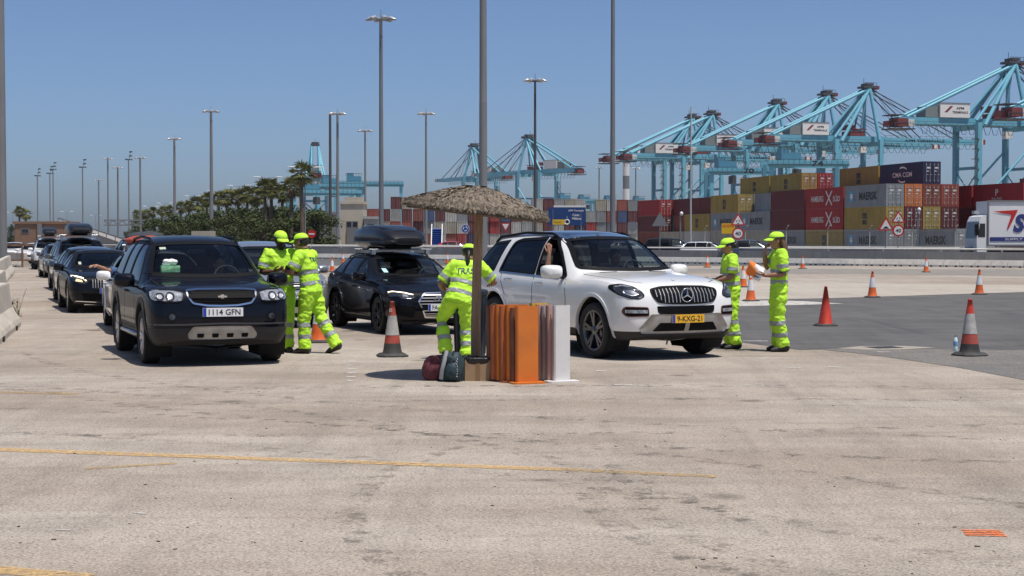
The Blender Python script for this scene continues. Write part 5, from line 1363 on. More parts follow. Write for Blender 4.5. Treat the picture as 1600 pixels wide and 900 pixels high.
for k, (m_, w, h, dx, dy, lab) in enumerate(((WHB, .195, .885, 0, 0, 'white board, nearest of the pale bundled boards'), (MVB, .19, .88, -.045, .09, 'faded pink board behind the white board'), (GRB, .19, .87, -.075, .17, 'greyish board in the middle of the pale bundle'), (MVB, .19, .885, -.11, .25, 'faded pink board second from the back of the pale bundle'), (YLB, .20, .90, -.15, .33, 'yellow board at the back of the pale bundle'))):
    board(lab, BQ + lat*dx + axd*dy + Vector((0, 0, 0 if k == 0 else .001)), w, h, yaw + R((0, 2, -2, 3, -1)[k]), m_, .19 if k == 0 else 0, 'bundled traffic boards', R((0, -1, -2, -1, -1.5)[k]))
# ------------------------------------------------------------ cones
CO = pm('cone_orange', (.62, .115, .02), .5, var=.15, scale=9, dirt=(.30, .10, .05), dscale=7, damt=.35); CR = pm('cone_red', (.52, .045, .022), .5, var=.15, scale=9, dirt=(.3, .06, .04), dscale=7, damt=.3)
CRD = pm('cone_dirty_red', (.34, .055, .035), .6, var=.25, scale=12, dirt=(.20, .12, .10), dscale=9, damt=.5); CW = pm('cone_sleeve', (.62, .62, .63), .45, var=.1, scale=10, dirt=(.4, .38, .36), dscale=7, damt=.4)
CWD = pm('cone_dirty_sleeve', (.38, .375, .36), .6, var=.2, scale=14, dirt=(.2, .18, .16), dscale=10, damt=.6); CB = pm('cone_base', (.03, .03, .031), .75, var=.3, scale=12, dirt=(.11, .10, .09), damt=.5)
def cone(label, px, py, h, kind, rz=0.3, sq=.0):
    o = thing('traffic_cone', label, 'cone', g(px, py), rz, 'traffic cones'); s_ = h / .76
    rb, rt = .135 * s_, .028 * s_
    mb = MB(); B = .21 * s_; b2_ = .165 * s_
    oct_ = lambda b_, k: [(b_, b_*k), (b_*k, b_), (-b_*k, b_), (-b_, b_*k), (-b_, -b_*k), (-b_*k, -b_), (b_*k, -b_), (b_, -b_*k)]
    n = 8; V = [(x, y, z_) for bb, z_ in ((B, 0), (B, .022*s_), (b2_, .05*s_)) for x, y in oct_(bb, .62)]
    mb.add(V, [tuple(range(7, -1, -1)), tuple(range(16, 24))] + [(k*8+i, k*8+(i+1) % 8, (k+1)*8+(i+1) % 8, (k+1)*8+i) for k in range(2) for i in range(8)]); mb.build('base', CB, o)
    R_ = lambda t: lerp(rb, rt, t); z0 = .045 * s_; H_ = h - z0
    if kind == 'old': segs = [(0, .20, CB), (.20, .36, CRD), (.36, .74, CWD), (.74, 1.0, CRD)]
    elif kind == 'old2': segs = [(0, .17, CB), (.17, .36, CRD), (.36, .74, CWD), (.74, 1.0, CR)]
    elif kind == 'red': segs = [(0, 1.0, CR)]
    else: segs = [(0, .36, CO), (.36, .76, CW), (.76, 1.0, CO)]
    for a, b_, m_ in segs:
        e = .003 if m_ in (CW, CWD) else 0
        mb = MB(); prof = [(R_(a) + e, z0 + H_*a), (R_(lerp(a, b_, .5)) + e, z0 + H_*lerp(a, b_, .5)), (R_(b_) + e, z0 + H_*b_)]
        if a == 0: prof = [(rb*1.10, z0)] + [(R_(a) + e, z0 + H_*.03)] + prof[1:]
        if b_ == 1.0: prof += [(rt*1.15, h), (rt*.9, h + .012), (rt*.45, h + .014), (rt*.4, h - .02)]
        mb.lathe(prof, 24)
        if kind == 'red': mb.v = [tuple(Vector(v) * 1 + Vector((noise.noise(Vector((v[0]*9, v[1]*9, v[2]*14)))*.02*max(0, 1 - v[2]/.28), 0, 0))) for v in mb.v]
        mb.build('sleeve' if m_ in (CW, CWD) else 'collar' if m_ is CB else 'body', m_, o)
    return o
c1 = cone('dirty red and grey cone on the concrete in front of the hatchback', 613, 557, .76, 'old', .2)
mb = MB()
for k in range(16):
    a, b = 2*math.pi*k/16, 2*math.pi*(k+1)/16; mb.tube([(-.028 + .016*math.cos(a), -.050, .65 + .02*math.sin(a)), (-.028 + .016*math.cos(b), -.050, .65 + .02*math.sin(b))], .004, 5, False)
mb.build('printed_mark', CW, c1)
cone('weathered red and grey cone with a water bottle beside it', 1515, 556, .79, 'old2', .5)
cone('plain red cone without sleeve on the grey asphalt', 1290, 509.5, .74, 'red', .1)
cone('orange and white cone at the asphalt edge, second from right', 1363, 465, .73, 'n', .3)
cone('orange and white cone at far right edge of the asphalt', 1530, 460.5, .74, 'n', .6)
cone('small far orange cone by the kerb near the truck', 1447, 425.5, .74, 'n')
cone('small far orange cone just right of the long-haired worker', 1254, 420, .74, 'n', .8)
cone('orange and white cone between the two right-hand workers', 1173, 471, .74, 'n')
cone('orange and white cone half hidden by the woman at the bumper', 1161, 449, .74, 'n', .4)
cone('small far orange cone above the white SUV bonnet', 1105, 418, .74, 'n', .2)
cone('orange cone half hidden behind the striding worker legs', 498, 535, .74, 'n', .2)
cone('small orange cone left of the black hatchback', 519, 425, .74, 'n', .2)
cone('tiny orange cone by the kerb behind the hatchback roof', 536, 411, .74, 'n', .2)
cone('small orange cone seen left of the umbrella worker cap', 699, 412, .74, 'n', .2)
cone('tiny orange cone near the kerb behind the people carrier', 487, 408, .74, 'n', .2)
# bottle
o = thing('water_bottle', 'clear plastic water bottle standing by the weathered cone', 'bottle', g(1493, 549))
mb = MB(); mb.lathe([(0, 0), (.03, .0), (.033, .01), (.033, .06), (.030, .08), (.033, .10), (.033, .15), (.028, .18), (.014, .21), (.013, .225)], 16); mb.build('flask', pm('bottle_plastic', (.55, .68, .74), .08, 0, .5), o)
mb = MB(); mb.lathe([(.0335, .085), (.034, .09), (.034, .14), (.0335, .145)], 16); mb.build('paper_label', pm('bottle_label', (.15, .35, .6), .5), o)
mb = MB(); mb.lathe([(.0145, .215), (.0145, .235), (0, .236)], 12); mb.build('bottle_cap', pm('bottle_cap', (.02, .03, .05), .4), o)
# ------------------------------------------------------------ concrete barriers at the left edge, weed, rusty rail
CONC = pm('old_concrete', (.46, .42, .36), .9, var=.15, scale=3, dirt=(.22, .19, .16), dscale=2.2, damt=.6, bump=.4, bscale=20)
JP = [(-.30, 0), (-.30, .08), (-.27, .16), (-.13, .36), (-.085, .80), (-.075, .83), (.075, .83), (.085, .80), (.13, .36), (.27, .16), (.30, .08), (.30, 0)]
def jersey(label, a, b, mat=CONC, prof=JP, group='concrete barriers at the left edge', name='concrete_barrier'):
    a, b = Vector(a[:2]), Vector(b[:2]); d = b - a; L_ = d.length; o = thing(name, label, 'barrier', (a.x, a.y, 0), math.atan2(d.y, d.x), group)
    mb = MB(); n = len(prof); m_ = 10; V = []
    for k in range(m_ + 1):
        x = L_ * k / m_; e = .03 if k in (0, m_) else 0
        for y, z_ in prof:
            f = noise.noise(Vector((x*2 + a.x, y*5, z_*4 + a.y))) * .012
            V.append((x, y*(1 - e) + f, max(0, z_*(1 - e*.5) + (f if z_ > .02 else 0))))
    mb.add(V, [(k*n+i, k*n+i+1, (k+1)*n+i+1, (k+1)*n+i) for k in range(m_) for i in range(n-1)] + [tuple(range(n)), tuple(m_*n + i for i in range(n-1, -1, -1))]); mb.build('block', mat, o)
    for x in (L_*.25, L_*.75):
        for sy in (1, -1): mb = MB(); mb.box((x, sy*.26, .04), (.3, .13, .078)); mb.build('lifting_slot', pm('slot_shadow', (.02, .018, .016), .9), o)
    return o
jersey('chipped concrete barrier nearest the left edge, weed at its foot', g(8, 509), g(-40, 545))
jersey('rounded concrete barrier end behind the weed at the left edge', g(4, 470), g(-18, 500))
jersey('long pale concrete barrier along the left edge', g(14, 425), g(-30, 470))
jersey('stained concrete barrier under the rusty rail', g(12, 416), g(40, 417.5))
wd = thing('weed', 'dry leggy weed growing beside the concrete barrier', 'plant', g(27, 497)); rr = random.Random(9)
WDM = pm('dry_stem', (.13, .115, .065), .9); WDL = pm('dry_leaf', (.10, .105, .04), .8, var=.4, scale=20)
for dx, dz, w in ((.0, .42, .009), (.20, .62, .008), (-.17, .40, .008), (.05, .30, .006), (-.06, .24, .006)):
    mb = MB(); mb.tube([(0, 0, 0), (dx*.25 + .01, .01, dz*.35), (dx*.6, .02, dz*.7), (dx, .0, dz)], [w, w*.8, w*.6, w*.35], 6); mb.build('stem', WDM, wd)
mb = MB()
for k in range(130):
    t = rr.random()**1.8; p = Vector((rr.uniform(-.09, .09)*(1 - t*.4), rr.uniform(-.07, .07), .02 + t*.38)); d = Vector((rr.uniform(-1, 1), rr.uniform(-1, 1), rr.uniform(-.1, .9))).normalized()*rr.uniform(.03, .06); s_ = d.cross(Vector((0, 0, 1)))*.3
    mb.add([p, p + d*.5 + s_, p + d, p + d*.5 - s_], [(0, 1, 2, 3)])
o = mb.build('leaves', WDL, wd); o['kind'] = 'stuff'
RUST = pm('rusty_steel', (.16, .085, .045), .85, var=.35, scale=8, dirt=(.30, .24, .17), dscale=5, damt=.5); rl = thing('rusty_rail', 'rusty two-rail post fence at the left edge', 'fence', g(35, 417))
pr = g(35, 417)
for px in (-25, 35):
    q = g(px, 418) - pr; mb = MB(); mb.tube([q, q + Vector((0, 0, 1.35))], .06, 8); mb.build('post', RUST, rl)
for z_ in (.42, 1.28):
    mb = MB(); mb.bar(g(-60, 418) - pr + Vector((0, 0, z_)), g(58, 418) - pr + Vector((0, 0, z_)), .08, .10); mb.build('rail', RUST, rl)
# ------------------------------------------------------------ roadside walls and kerb blocks
WHK = pm('whitewashed_kerb', (.66, .63, .57), .85, var=.12, scale=3, dirt=(.35, .31, .26), dscale=4, damt=.5); WALLM = pm('grey_wall', (.24, .235, .225), .9, var=.12, scale=1.2, dirt=(.12, .115, .11), dscale=2, damt=.5, stretch=(1, 1, .5))
RAILW = pm('white_rail', (.62, .60, .56), .6, var=.1, scale=5)
K0, K1 = Vector((-46, 166)), Vector((44, 79.5)); kd = (K1 - K0).normalized(); kn = Vector((kd.y, -kd.x)) * -1; ka = math.atan2(kd.y, kd.x)
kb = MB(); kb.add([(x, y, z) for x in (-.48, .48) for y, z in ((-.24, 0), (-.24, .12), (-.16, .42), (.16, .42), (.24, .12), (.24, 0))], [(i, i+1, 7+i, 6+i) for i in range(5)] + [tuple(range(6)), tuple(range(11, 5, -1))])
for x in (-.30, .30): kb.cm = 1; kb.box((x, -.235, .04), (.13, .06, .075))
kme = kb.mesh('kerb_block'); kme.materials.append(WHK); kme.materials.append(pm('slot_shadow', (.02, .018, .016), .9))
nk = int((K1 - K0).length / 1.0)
for i in range(nk):
    p = K0 + kd * (i + .5)
    if abs(800 + p.x / p.y * F - 1000) > 690: continue
    o = link('kerb_block', kme, None, (p.x, p.y, 0), (0, 0, ka + random.uniform(-.02, .02)))
    tag(o, 'low whitewashed kerb block in the row before the grey wall', 'kerb block', 'whitewashed kerb blocks in a row')
def wall(label, off, h, rail_h, mat):
    a = K0 + kn * off; o = thing('roadside_wall', label, 'wall', (a.x, a.y, 0), ka); L_ = (K1 - K0).length
    mb = MB(); mb.add([(x, y, z) for x in (0, 3.985) for y, z in ((-.20, 0), (-.11, h), (.11, h), (.20, 0))], [(0, 1, 5, 4), (1, 2, 6, 5), (2, 3, 7, 6), (0, 3, 2, 1), (4, 5, 6, 7)]); me = mb.mesh('wall_panel'); me.materials.append(mat)
    for k in range(int(L_ / 4)): link('wall_panel', me, o, (k * 4.0, random.uniform(-.012, .012), 0))
    mb = MB(); mb.tube([(0, -.05, rail_h), (L_, -.05, rail_h)], .055, 8); mb.build('rail', RAILW, o)
    mb = MB(); mb.box((0, 0, 0), (.07, .07, rail_h - h + .06)); pmx = mb.mesh('rail_post'); pmx.materials.append(RAILW)
    for k in range(int(L_ / 4)): link('rail_post', pmx, o, (k * 4.0 + 1.0, .0, (rail_h + h) / 2 - .02))
    return o
wall('grey panelled concrete wall with a white rail behind the kerb blocks', 3.0, .86, 1.02, WALLM)
wall('second grey concrete wall with a thin white rail farther back', 17.0, .84, 1.02, WALLM)
# ------------------------------------------------------------ light masts and lamps
STEEL = pm('galvanised_steel', (.20, .205, .21), .55, .3, var=.12, scale=2, stretch=(1, 1, .2)); DSTEEL = pm('dark_steel', (.07, .072, .078), .6, .3); LAMP = pm('lamp_head', (.45, .46, .47), .35, .4)
def mast(label, px, Y, h, r0, r1, head='ring', mat=None, group='tall light masts'):
    X = (px - CX) / F * Y; o = thing('light_mast', label, 'light mast', (X, Y, 0), random.uniform(0, 1), group); m = mat or STEEL
    mb = MB(); mb.tube([(0, 0, 0), (0, 0, .3)], r0 * 1.9, 12); mb.build('base_plate', m, o)
    mb = MB(); mb.tube([(0, 0, .3), (0, 0, h * .34)], [r0, lerp(r0, r1, .34)], 12); mb.build('lower_pole', m, o)
    mb = MB(); mb.tube([(0, 0, h * .338), (0, 0, h)], [lerp(r0, r1, .40), r1], 12); mb.build('upper_pole', m, o)
    if head == 'ring':
        mb = MB()
        for k in range(20):
            a, b = 2*math.pi*k/20, 2*math.pi*(k+1)/20; mb.tube([(.75*math.cos(a), .75*math.sin(a), h - .1), (.75*math.cos(b), .75*math.sin(b), h - .1)], .05, 5, False)
        for k in range(4): a = math.pi*k/2; mb.bar((0, 0, h - .1), (.75*math.cos(a), .75*math.sin(a), h - .1), .06)
        mb.tube([(0, 0, h), (0, 0, h + .9)], .03, 6); mb.build('head_frame', m, o)
        for k in range(6):
            a = 2*math.pi*k/6 + .3; d = Vector((math.cos(a), math.sin(a), 0)); mb = MB()
            mb.tube([d * .75 + Vector((0, 0, h)), d * 1.0 + Vector((0, 0, h + .02)), d * 1.55 + Vector((0, 0, h - .12))], [(.16, .14), (.34, .24), (.26, .12)], 8); mb.build('floodlight', LAMP, o)
    elif head == 'array':
        mb = MB(); mb.bar((-1.3, 0, h), (1.3, 0, h), .12); mb.bar((.2, 0, h), (.9, 0, h + 3.4), .12); mb.build('head_frame', m, o)
        for x, z in ((-1.2, .1), (-.5, .1), (.3, .1), (1.2, .1), (.5, 1.4), (1.1, 1.5), (.6, 2.9), (1.2, 3.0)): mb = MB(); mb.box((x, -.1, h + z), (.55, .3, .5)); mb.build('floodlight', DSTEEL, o)
    return o
M_ = [(4, 84, 27, .235, .16, 'ring', 'thick light mast at the left edge of the picture'), (755, 88, 26, .235, .15, 'ring', 'thickest light mast rising behind the thatched umbrella'), (957, 140, 30, .24, .14, 'ring', 'light mast behind the white SUV roof, top out of the picture'),
      (596, 172, 24.3, .27, .17, 'ring', 'tall light mast with floodlight crown above the roof box'), (331, 290, 23.8, .38, .22, 'ring', 'light mast with lamp ring above the dark SUV'), (273.5, 360, 23.2, .37, .22, 'ring', 'light mast with lamp ring between trees and dark SUV'),
      (220, 430, 22.5, .33, .22, 'ring', 'light mast with lamp ring at the left end of the trees'), (155, 600, 22.8, .32, .24, 'ring', 'short thin light mast over the ramp at left'), (185, 500, 23.0, .32, .24, 'ring', 'light mast behind the roof luggage at left'),
      (528, 290, 23.4, .33, .2, 'ring', 'light mast with lamp ring right of the palms'), (571, 330, 23.0, .26, .18, 'ring', 'light mast with lamp ring left of the tallest mast'), (666, 290, 23.4, .25, .16, 'ring', 'light mast with lamp ring left of the umbrella'),
      (836, 225, 23.0, .25, .15, 'ring', 'dark light mast with lamp ring right of the umbrella'), (516.5, 300, 24.0, .30, .22, None, 'plain thin pole without lamps beside the palm'),
      (936, 560, 25.5, .30, .22, 'ring', 'small distant light mast left of the crane boom'), (993, 600, 27, .3, .22, 'ring', 'small distant light mast below the crane row'),
      (169.5, 560, 28.6, .30, .24, 'ring', 'distant thin light mast with lamp ring over the gantry'), (202, 620, 31, .30, .24, 'array', 'distant mast with stacked floodlights near the tree row'), (130, 640, 29, .30, .24, 'array', 'distant mast with stacked floodlights over the ramp'),
      (59.5, 700, 28, .3, .24, 'array', 'distant mast with stacked floodlights over the brown building'), (79, 700, 29, .3, .24, 'array', 'distant mast with stacked floodlights, right of the pair'), (84, 720, 31.5, .3, .24, 'array', 'tallest distant mast of stacked floodlights by the brown building')]
for px, Y, h, r0, r1, hd, lb in M_: mast(lb, px, Y, h, r0, r1, hd, DSTEEL if px in (836, 516.5) else None)
def street_lamp(label, px, py, h, arms=2, name='street_lamp'):
    Y = (h - CAMH) * F / (HZ - py); X = (px - CX) / F * Y; o = thing(name, label, 'street lamp', (X, Y, 0), random.uniform(-.5, .5), 'white street lamps along the far road')
    mb = MB(); mb.tube([(0, 0, 0), (0, 0, h)], [.10, .06], 8); mb.build('pole', STEEL, o)
    for s_ in ((1, -1) if arms == 2 else (1,)):
        mb = MB(); mb.tube([(0, 0, h - .1), (s_*1.2, 0, h + .1)], .04, 6); mb.build('arm', STEEL, o)
        mb = MB(); mb.tube([(s_*1.1, 0, h + .05), (s_*1.5, 0, h + .12), (s_*2.3, 0, h + .15)], [(.10, .06), (.26, .10), (.15, .05)], 8); mb.build('lamp_head', pm('white_lamp', (.62, .63, .64), .4), o)
for px, py, lb in ((419, 278, 'nearest the palms'), (374, 291, 'above the tree tops left of the palms'), (477, 263, 'beside the tallest palm crown'), (302, 307, 'over the middle of the tree row'), (258, 318, 'over the left third of the tree row'), (236, 323, 'over the left end of the tree row'), (105, 331, 'over the ramp'), (150, 337, 'over the gantry'), (340, 299, 'left of the dark SUV roof mast'), (20, 332, 'over the brown building')):
    street_lamp('white twin-arm street lamp ' + lb, px, py, 11)
# ------------------------------------------------------------ traffic signs
SRED = pm('sign_red', (.45, .015, .012), .4); SWHT = pm('sign_white', (.68, .68, .66), .4); SBLK = pm('sign_black', (.012, .012, .012), .5); SBLU = pm('sign_blue', (.012, .06, .28), .4); SGRY = pm('sign_back', (.20, .205, .21), .5, .4); SYEL = pm('sign_yellow', (.68, .42, .02), .4)
def ngon(n, r, a0=0): return [(r*math.cos(a0 + 2*math.pi*k/n), r*math.sin(a0 + 2*math.pi*k/n)) for k in range(n)]
def plate(parent, name, poly, z, y, mat, t=.02):
    mb = MB(); n = len(poly); V = [(x, y, z + v) for x, v in poly] + [(x, y + t, z + v) for x, v in poly]
    mb.add(V, [tuple(range(n)), tuple(range(2*n-1, n-1, -1))] + [(i, (i+1) % n, n+(i+1) % n, n+i) for i in range(n)]); return mb.build(name, mat, parent)
def sign(label, px, py, Y, kinds, size, group=None):
    p = at(px, py, Y); o = thing('road_sign', label, 'sign', (p.x, p.y, 0), 0, group); zt = p.z; z = zt
    for kd_ in kinds:
        if kd_ in ('tri', 'bump', 'round'):
            q = plate(o, 'warning_triangle', round_poly(ngon(3, size*.62, R(90)), .06), z - size*.08, -.06, SRED); plate(o, 'triangle_face', round_poly(ngon(3, size*.43, R(90)), .04), z - size*.08, -.066, SWHT, .004)
            if kd_ == 'bump': plate(o, 'bump_symbol', [(-.22*size, -.20*size), (.22*size, -.20*size), (.13*size, -.13*size), (.06*size, -.06*size), (-.06*size, -.06*size), (-.13*size, -.13*size)], z - size*.06, -.071, SBLK, .004)
            if kd_ == 'round':
                for k in range(3):
                    a0 = R(120*k); P = [(.15*size*math.cos(a0 + t*.26), .15*size*math.sin(a0 + t*.26)) for t in range(6)] + [(.095*size*math.cos(a0 + t*.26), .095*size*math.sin(a0 + t*.26)) for t in range(5, -1, -1)]; plate(o, 'ring_arrow', P, z - size*.12, -.071, SBLK, .004)
            z -= size * .98
        elif kd_ == '40':
            plate(o, 'limit_disc', ngon(28, size*.44), z, -.06, SRED); plate(o, 'disc_face', ngon(28, size*.33), z, -.066, SWHT, .004)
            text('limit_text', '40', SBLK, (0, -.072, z), (1, 0, 0), (0, 0, 1), w=size*.42, h=size*.28, parent=o, bold=.02); z -= size
        elif kd_ == 'yield':
            plate(o, 'yield_plate', round_poly(ngon(3, size*.62, R(-90)), .06), z, -.06, SRED); plate(o, 'yield_face', round_poly(ngon(3, size*.42, R(-90)), .04), z, -.066, SWHT, .004)
        elif kd_ == 'blue':
            plate(o, 'blue_disc', ngon(28, size*.46), z, -.06, SBLU); plate(o, 'disc_edge', ngon(28, size*.5), z, -.055, SWHT, .01)
            for k in range(3):
                a0 = R(120*k); P = [(.30*size*math.cos(a0 + t*.28), .30*size*math.sin(a0 + t*.28)) for t in range(6)] + [(.19*size*math.cos(a0 + t*.28), .19*size*math.sin(a0 + t*.28)) for t in range(5, -1, -1)]; plate(o, 'ring_arrow', P, z, -.066, SWHT, .004)
        elif kd_ == 'backdisc': plate(o, 'disc_back', ngon(28, size*.5), z, -.06, SGRY)
        elif kd_ == 'backtri': plate(o, 'triangle_back', round_poly(ngon(3, size*.62, R(90)), .06), z, -.06, SGRY)
        elif kd_ == 'stop': plate(o, 'no_entry_disc', ngon(28, size*.5), z, -.06, SRED); plate(o, 'white_bar', [(-.34*size, -.08*size), (.34*size, -.08*size), (.34*size, .08*size), (-.34*size, .08*size)], z, -.066, SWHT, .004)
    mb = MB(); mb.tube([(0, 0, 0), (0, 0, zt + size*.3)], .04, 8); mb.build('post', STEEL, o); return o
sign('roundabout warning triangle over a 40 limit disc behind the woman at the bumper', 1153, 344, 112, ('round', '40'), .92); sign('speed bump warning triangle left of the 40 sign by the containers', 1384, 351, 118, ('bump',), 1.08)
sign('roundabout triangle over a 40 limit disc by the stacked containers', 1403.5, 340, 116, ('round', '40'), .92); sign('blue roundabout arrows disc behind the umbrella worker', 727, 357.5, 150, ('blue',), .75)
sign('white and red give way triangle right of the umbrella post', 790, 353, 150, ('yield',), .85); sign('round sign seen from the back above the white SUV roof', 988, 354, 140, ('backdisc',), .85); sign('triangular sign seen from the back left of the yellow containers', 1031, 346, 122, ('backtri',), 1.1); sign('red no entry disc behind the two left workers', 487, 365.5, 160, ('stop',), .8)
p = at(1138, 357, 113.5); o = thing('yellow_sign', 'small yellow panel beside the roundabout sign', 'sign', (p.x, p.y, 0)); plate(o, 'panel', [(-.45, -.35), (.45, -.35), (.45, .35), (-.45, .35)], p.z, 0, SYEL); plate(o, 'stripe', [(-.40, .1), (.40, .1), (.40, .28), (-.40, .28)], p.z, -.008, pm('sign_orange', (.6, .2, .02), .5), .004)
mb = MB(); mb.tube([(0, .05, 0), (0, .05, p.z)], .035, 8); mb.build('post', STEEL, o)
Yd = 170; p = at(886, 337, Yd); o = thing('direction_sign', 'large blue direction sign for Cadiz and Malaga above the white SUV', 'sign', (p.x, p.y, 0)); pxm = Yd / F
plate(o, 'panel', [(-29*pxm, -15*pxm), (29*pxm, -15*pxm), (29*pxm, 13*pxm), (-29*pxm, 13*pxm)], p.z, 0, pm('sign_navy', (.012, .045, .16), .45)); plate(o, 'top_strip', [(-21*pxm, 13.2*pxm), (28*pxm, 13.2*pxm), (28*pxm, 16*pxm), (-21*pxm, 16*pxm)], p.z, -.01, SWHT)
for s_, dx, dz, w in (('APM Terminals', 14, 8, 24), ('Cádiz', 14, 1, 11), ('Málaga', 15, -5, 14)): text('sign_text', s_, SWHT, (dx*pxm, -.03, p.z + dz*pxm), (1, 0, 0), (0, 0, 1), w=w*pxm, parent=o, bold=.02)
mb = MB()
for k in range(18):
    a, b = 2*math.pi*k/18, 2*math.pi*(k+1)/18; mb.tube([(3.6*pxm*math.cos(a), -.03, p.z - 10*pxm + 3.6*pxm*math.sin(a)), (3.6*pxm*math.cos(b), -.03, p.z - 10*pxm + 3.6*pxm*math.sin(b))], .07, 5, False)
mb.bar((0, -.03, p.z - 6.5*pxm), (0, -.03, p.z - .5*pxm), .14, .03); mb.bar((-3*pxm, -.03, p.z - 11.5*pxm), (-6*pxm, -.03, p.z - 13*pxm), .14, .03); mb.build('roundabout_symbol', SWHT, o)
for x in (-22, 22): mb = MB(); mb.tube([(x*pxm, .08, 0), (x*pxm, .08, p.z + 10*pxm)], .09, 8); mb.build('post', STEEL, o)
p = at(873, 347, 168); o = thing('yellow_sign', 'yellow direction panel left of the big blue sign', 'sign', (p.x, p.y, 0)); plate(o, 'panel', [(-.62, -.26), (.62, -.26), (.62, .26), (-.62, .26)], p.z, 0, SYEL); text('sign_text', 'Puerto', SBLK, (-.1, -.012, p.z), (1, 0, 0), (0, 0, 1), w=.75, parent=o)
mb = MB(); mb.tube([(0, .06, 0), (0, .06, p.z)], .05, 8); mb.build('post', STEEL, o)
# ------------------------------------------------------------ shipping containers
CL, CW_, CH = 12.19, 2.44, 2.86
def container_mesh(L_):
    mb = MB(); n = int(L_ / .28); st = []
    for k in range(n):
        x0 = .12 + (L_ - .24) * k / n; dx = (L_ - .24) / n
        st += [(x0, 0), (x0 + dx*.33, 0), (x0 + dx*.5, .036), (x0 + dx*.83, .036)]
    st.append((L_ - .12, 0))
    for sy in (1, -1):
        V = []
        for x, d in st: V += [(x - L_, sy*(CW_/2 - .012 - d), .14), (x - L_, sy*(CW_/2 - .012 - d), CH - .10)]
        mb.add(V, [(2*i, 2*i+2, 2*i+3, 2*i+1) for i in range(len(st)-1)])
        for z in (.07, CH - .05): mb.box((-L_/2, sy*(CW_/2 - .05), z), (L_ - .02, .10, .14 if z < 1 else .10))
    mb.box((-L_/2, 0, CH - .07), (L_ - .1, CW_ - .14, .05)); mb.box((-L_ + .03, 0, CH/2), (.05, CW_ - .2, CH - .06)); mb.box((-L_/2, 0, .10), (L_ - .1, CW_ - .2, .1))
    for x in (-.08, -L_ + .08):
        for sy in (1, -1): mb.box((x, sy*(CW_/2 - .075), CH/2), (.158, .152, CH))
    mb.box((-.06, 0, CH - .07), (.11, CW_ - .3, .13)); mb.box((-.06, 0, .08), (.11, CW_ - .3, .15))
    return mb.mesh('container_body')
def door_mesh():
    mb = MB(); mb.box((0, 0, 0), (.05, 1.06, CH - .32))
    for z in (-1.0, -.52, -.04, .44, .92): mb.box((.03, 0, z), (.03, .94, .16))
    mb.cm = 1
    for y in (-.26, .26):
        mb.tube([(.07, y, -1.24), (.07, y, 1.24)], .03, 6); mb.box((.085, y + .1, -.25), (.03, .3, .06)); mb.box((.075, y, 1.0), (.05, .14, .09)); mb.box((.075, y, -1.0), (.05, .14, .09))
    mb.cm = 2; mb.box((.045, .1, .62), (.012, .5, .22)); mb.box((.045, -.1, .2), (.012, .36, .12))
    return mb.mesh('container_door')
c40, c20, cdoor = container_mesh(CL), container_mesh(6.06), door_mesh()
ROD = pm('door_rod', (.42, .42, .41), .5, .4)
for m_ in (c40, c20): m_.materials.append(ROD)
cdoor.materials.append(ROD); cdoor.materials.append(ROD); cdoor.materials.append(pm('door_print', (.55, .55, .53), .6))
def cmat(k, c): return pm('container_' + k, c, .65, var=.14, scale=.8, dirt=(c[0]*.4 + .045, c[1]*.4 + .022, c[2]*.4 + .012), dscale=1.1, damt=.7, stretch=(1, 1, .4))
CM = dict(grey=cmat('grey', (.215, .24, .255)), mustard=cmat('mustard', (.30, .215, .05)), maroon=cmat('maroon', (.105, .018, .022)), red=cmat('red', (.30, .022, .024)), navy=cmat('navy', (.014, .018, .065)), orange=cmat('orange', (.50, .155, .045)),
          rust=cmat('rust', (.20, .05, .03)), white=cmat('white', (.42, .42, .40)), cream=cmat('cream', (.33, .31, .25)), blue=cmat('blue', (.03, .075, .18)), green=cmat('green', (.05, .14, .09)), pale=cmat('pale', (.29, .31, .31)), brick=cmat('brick', (.27, .06, .04)))
YT = R(13.8); yu = Vector((math.sin(YT), -math.cos(YT), 0)); yv = Vector((math.cos(YT), math.sin(YT), 0)); yrz = YT - math.pi/2
MSTAR = pm('logo_blue', (.06, .26, .40), .5); LWH = pm('logo_white', (.62, .62, .60), .6); LBK = pm('logo_black', (.012, .013, .018), .6)
WORDS = dict(maersk='grey', msc='mustard', hamburg='red', cma='navy', p='red')
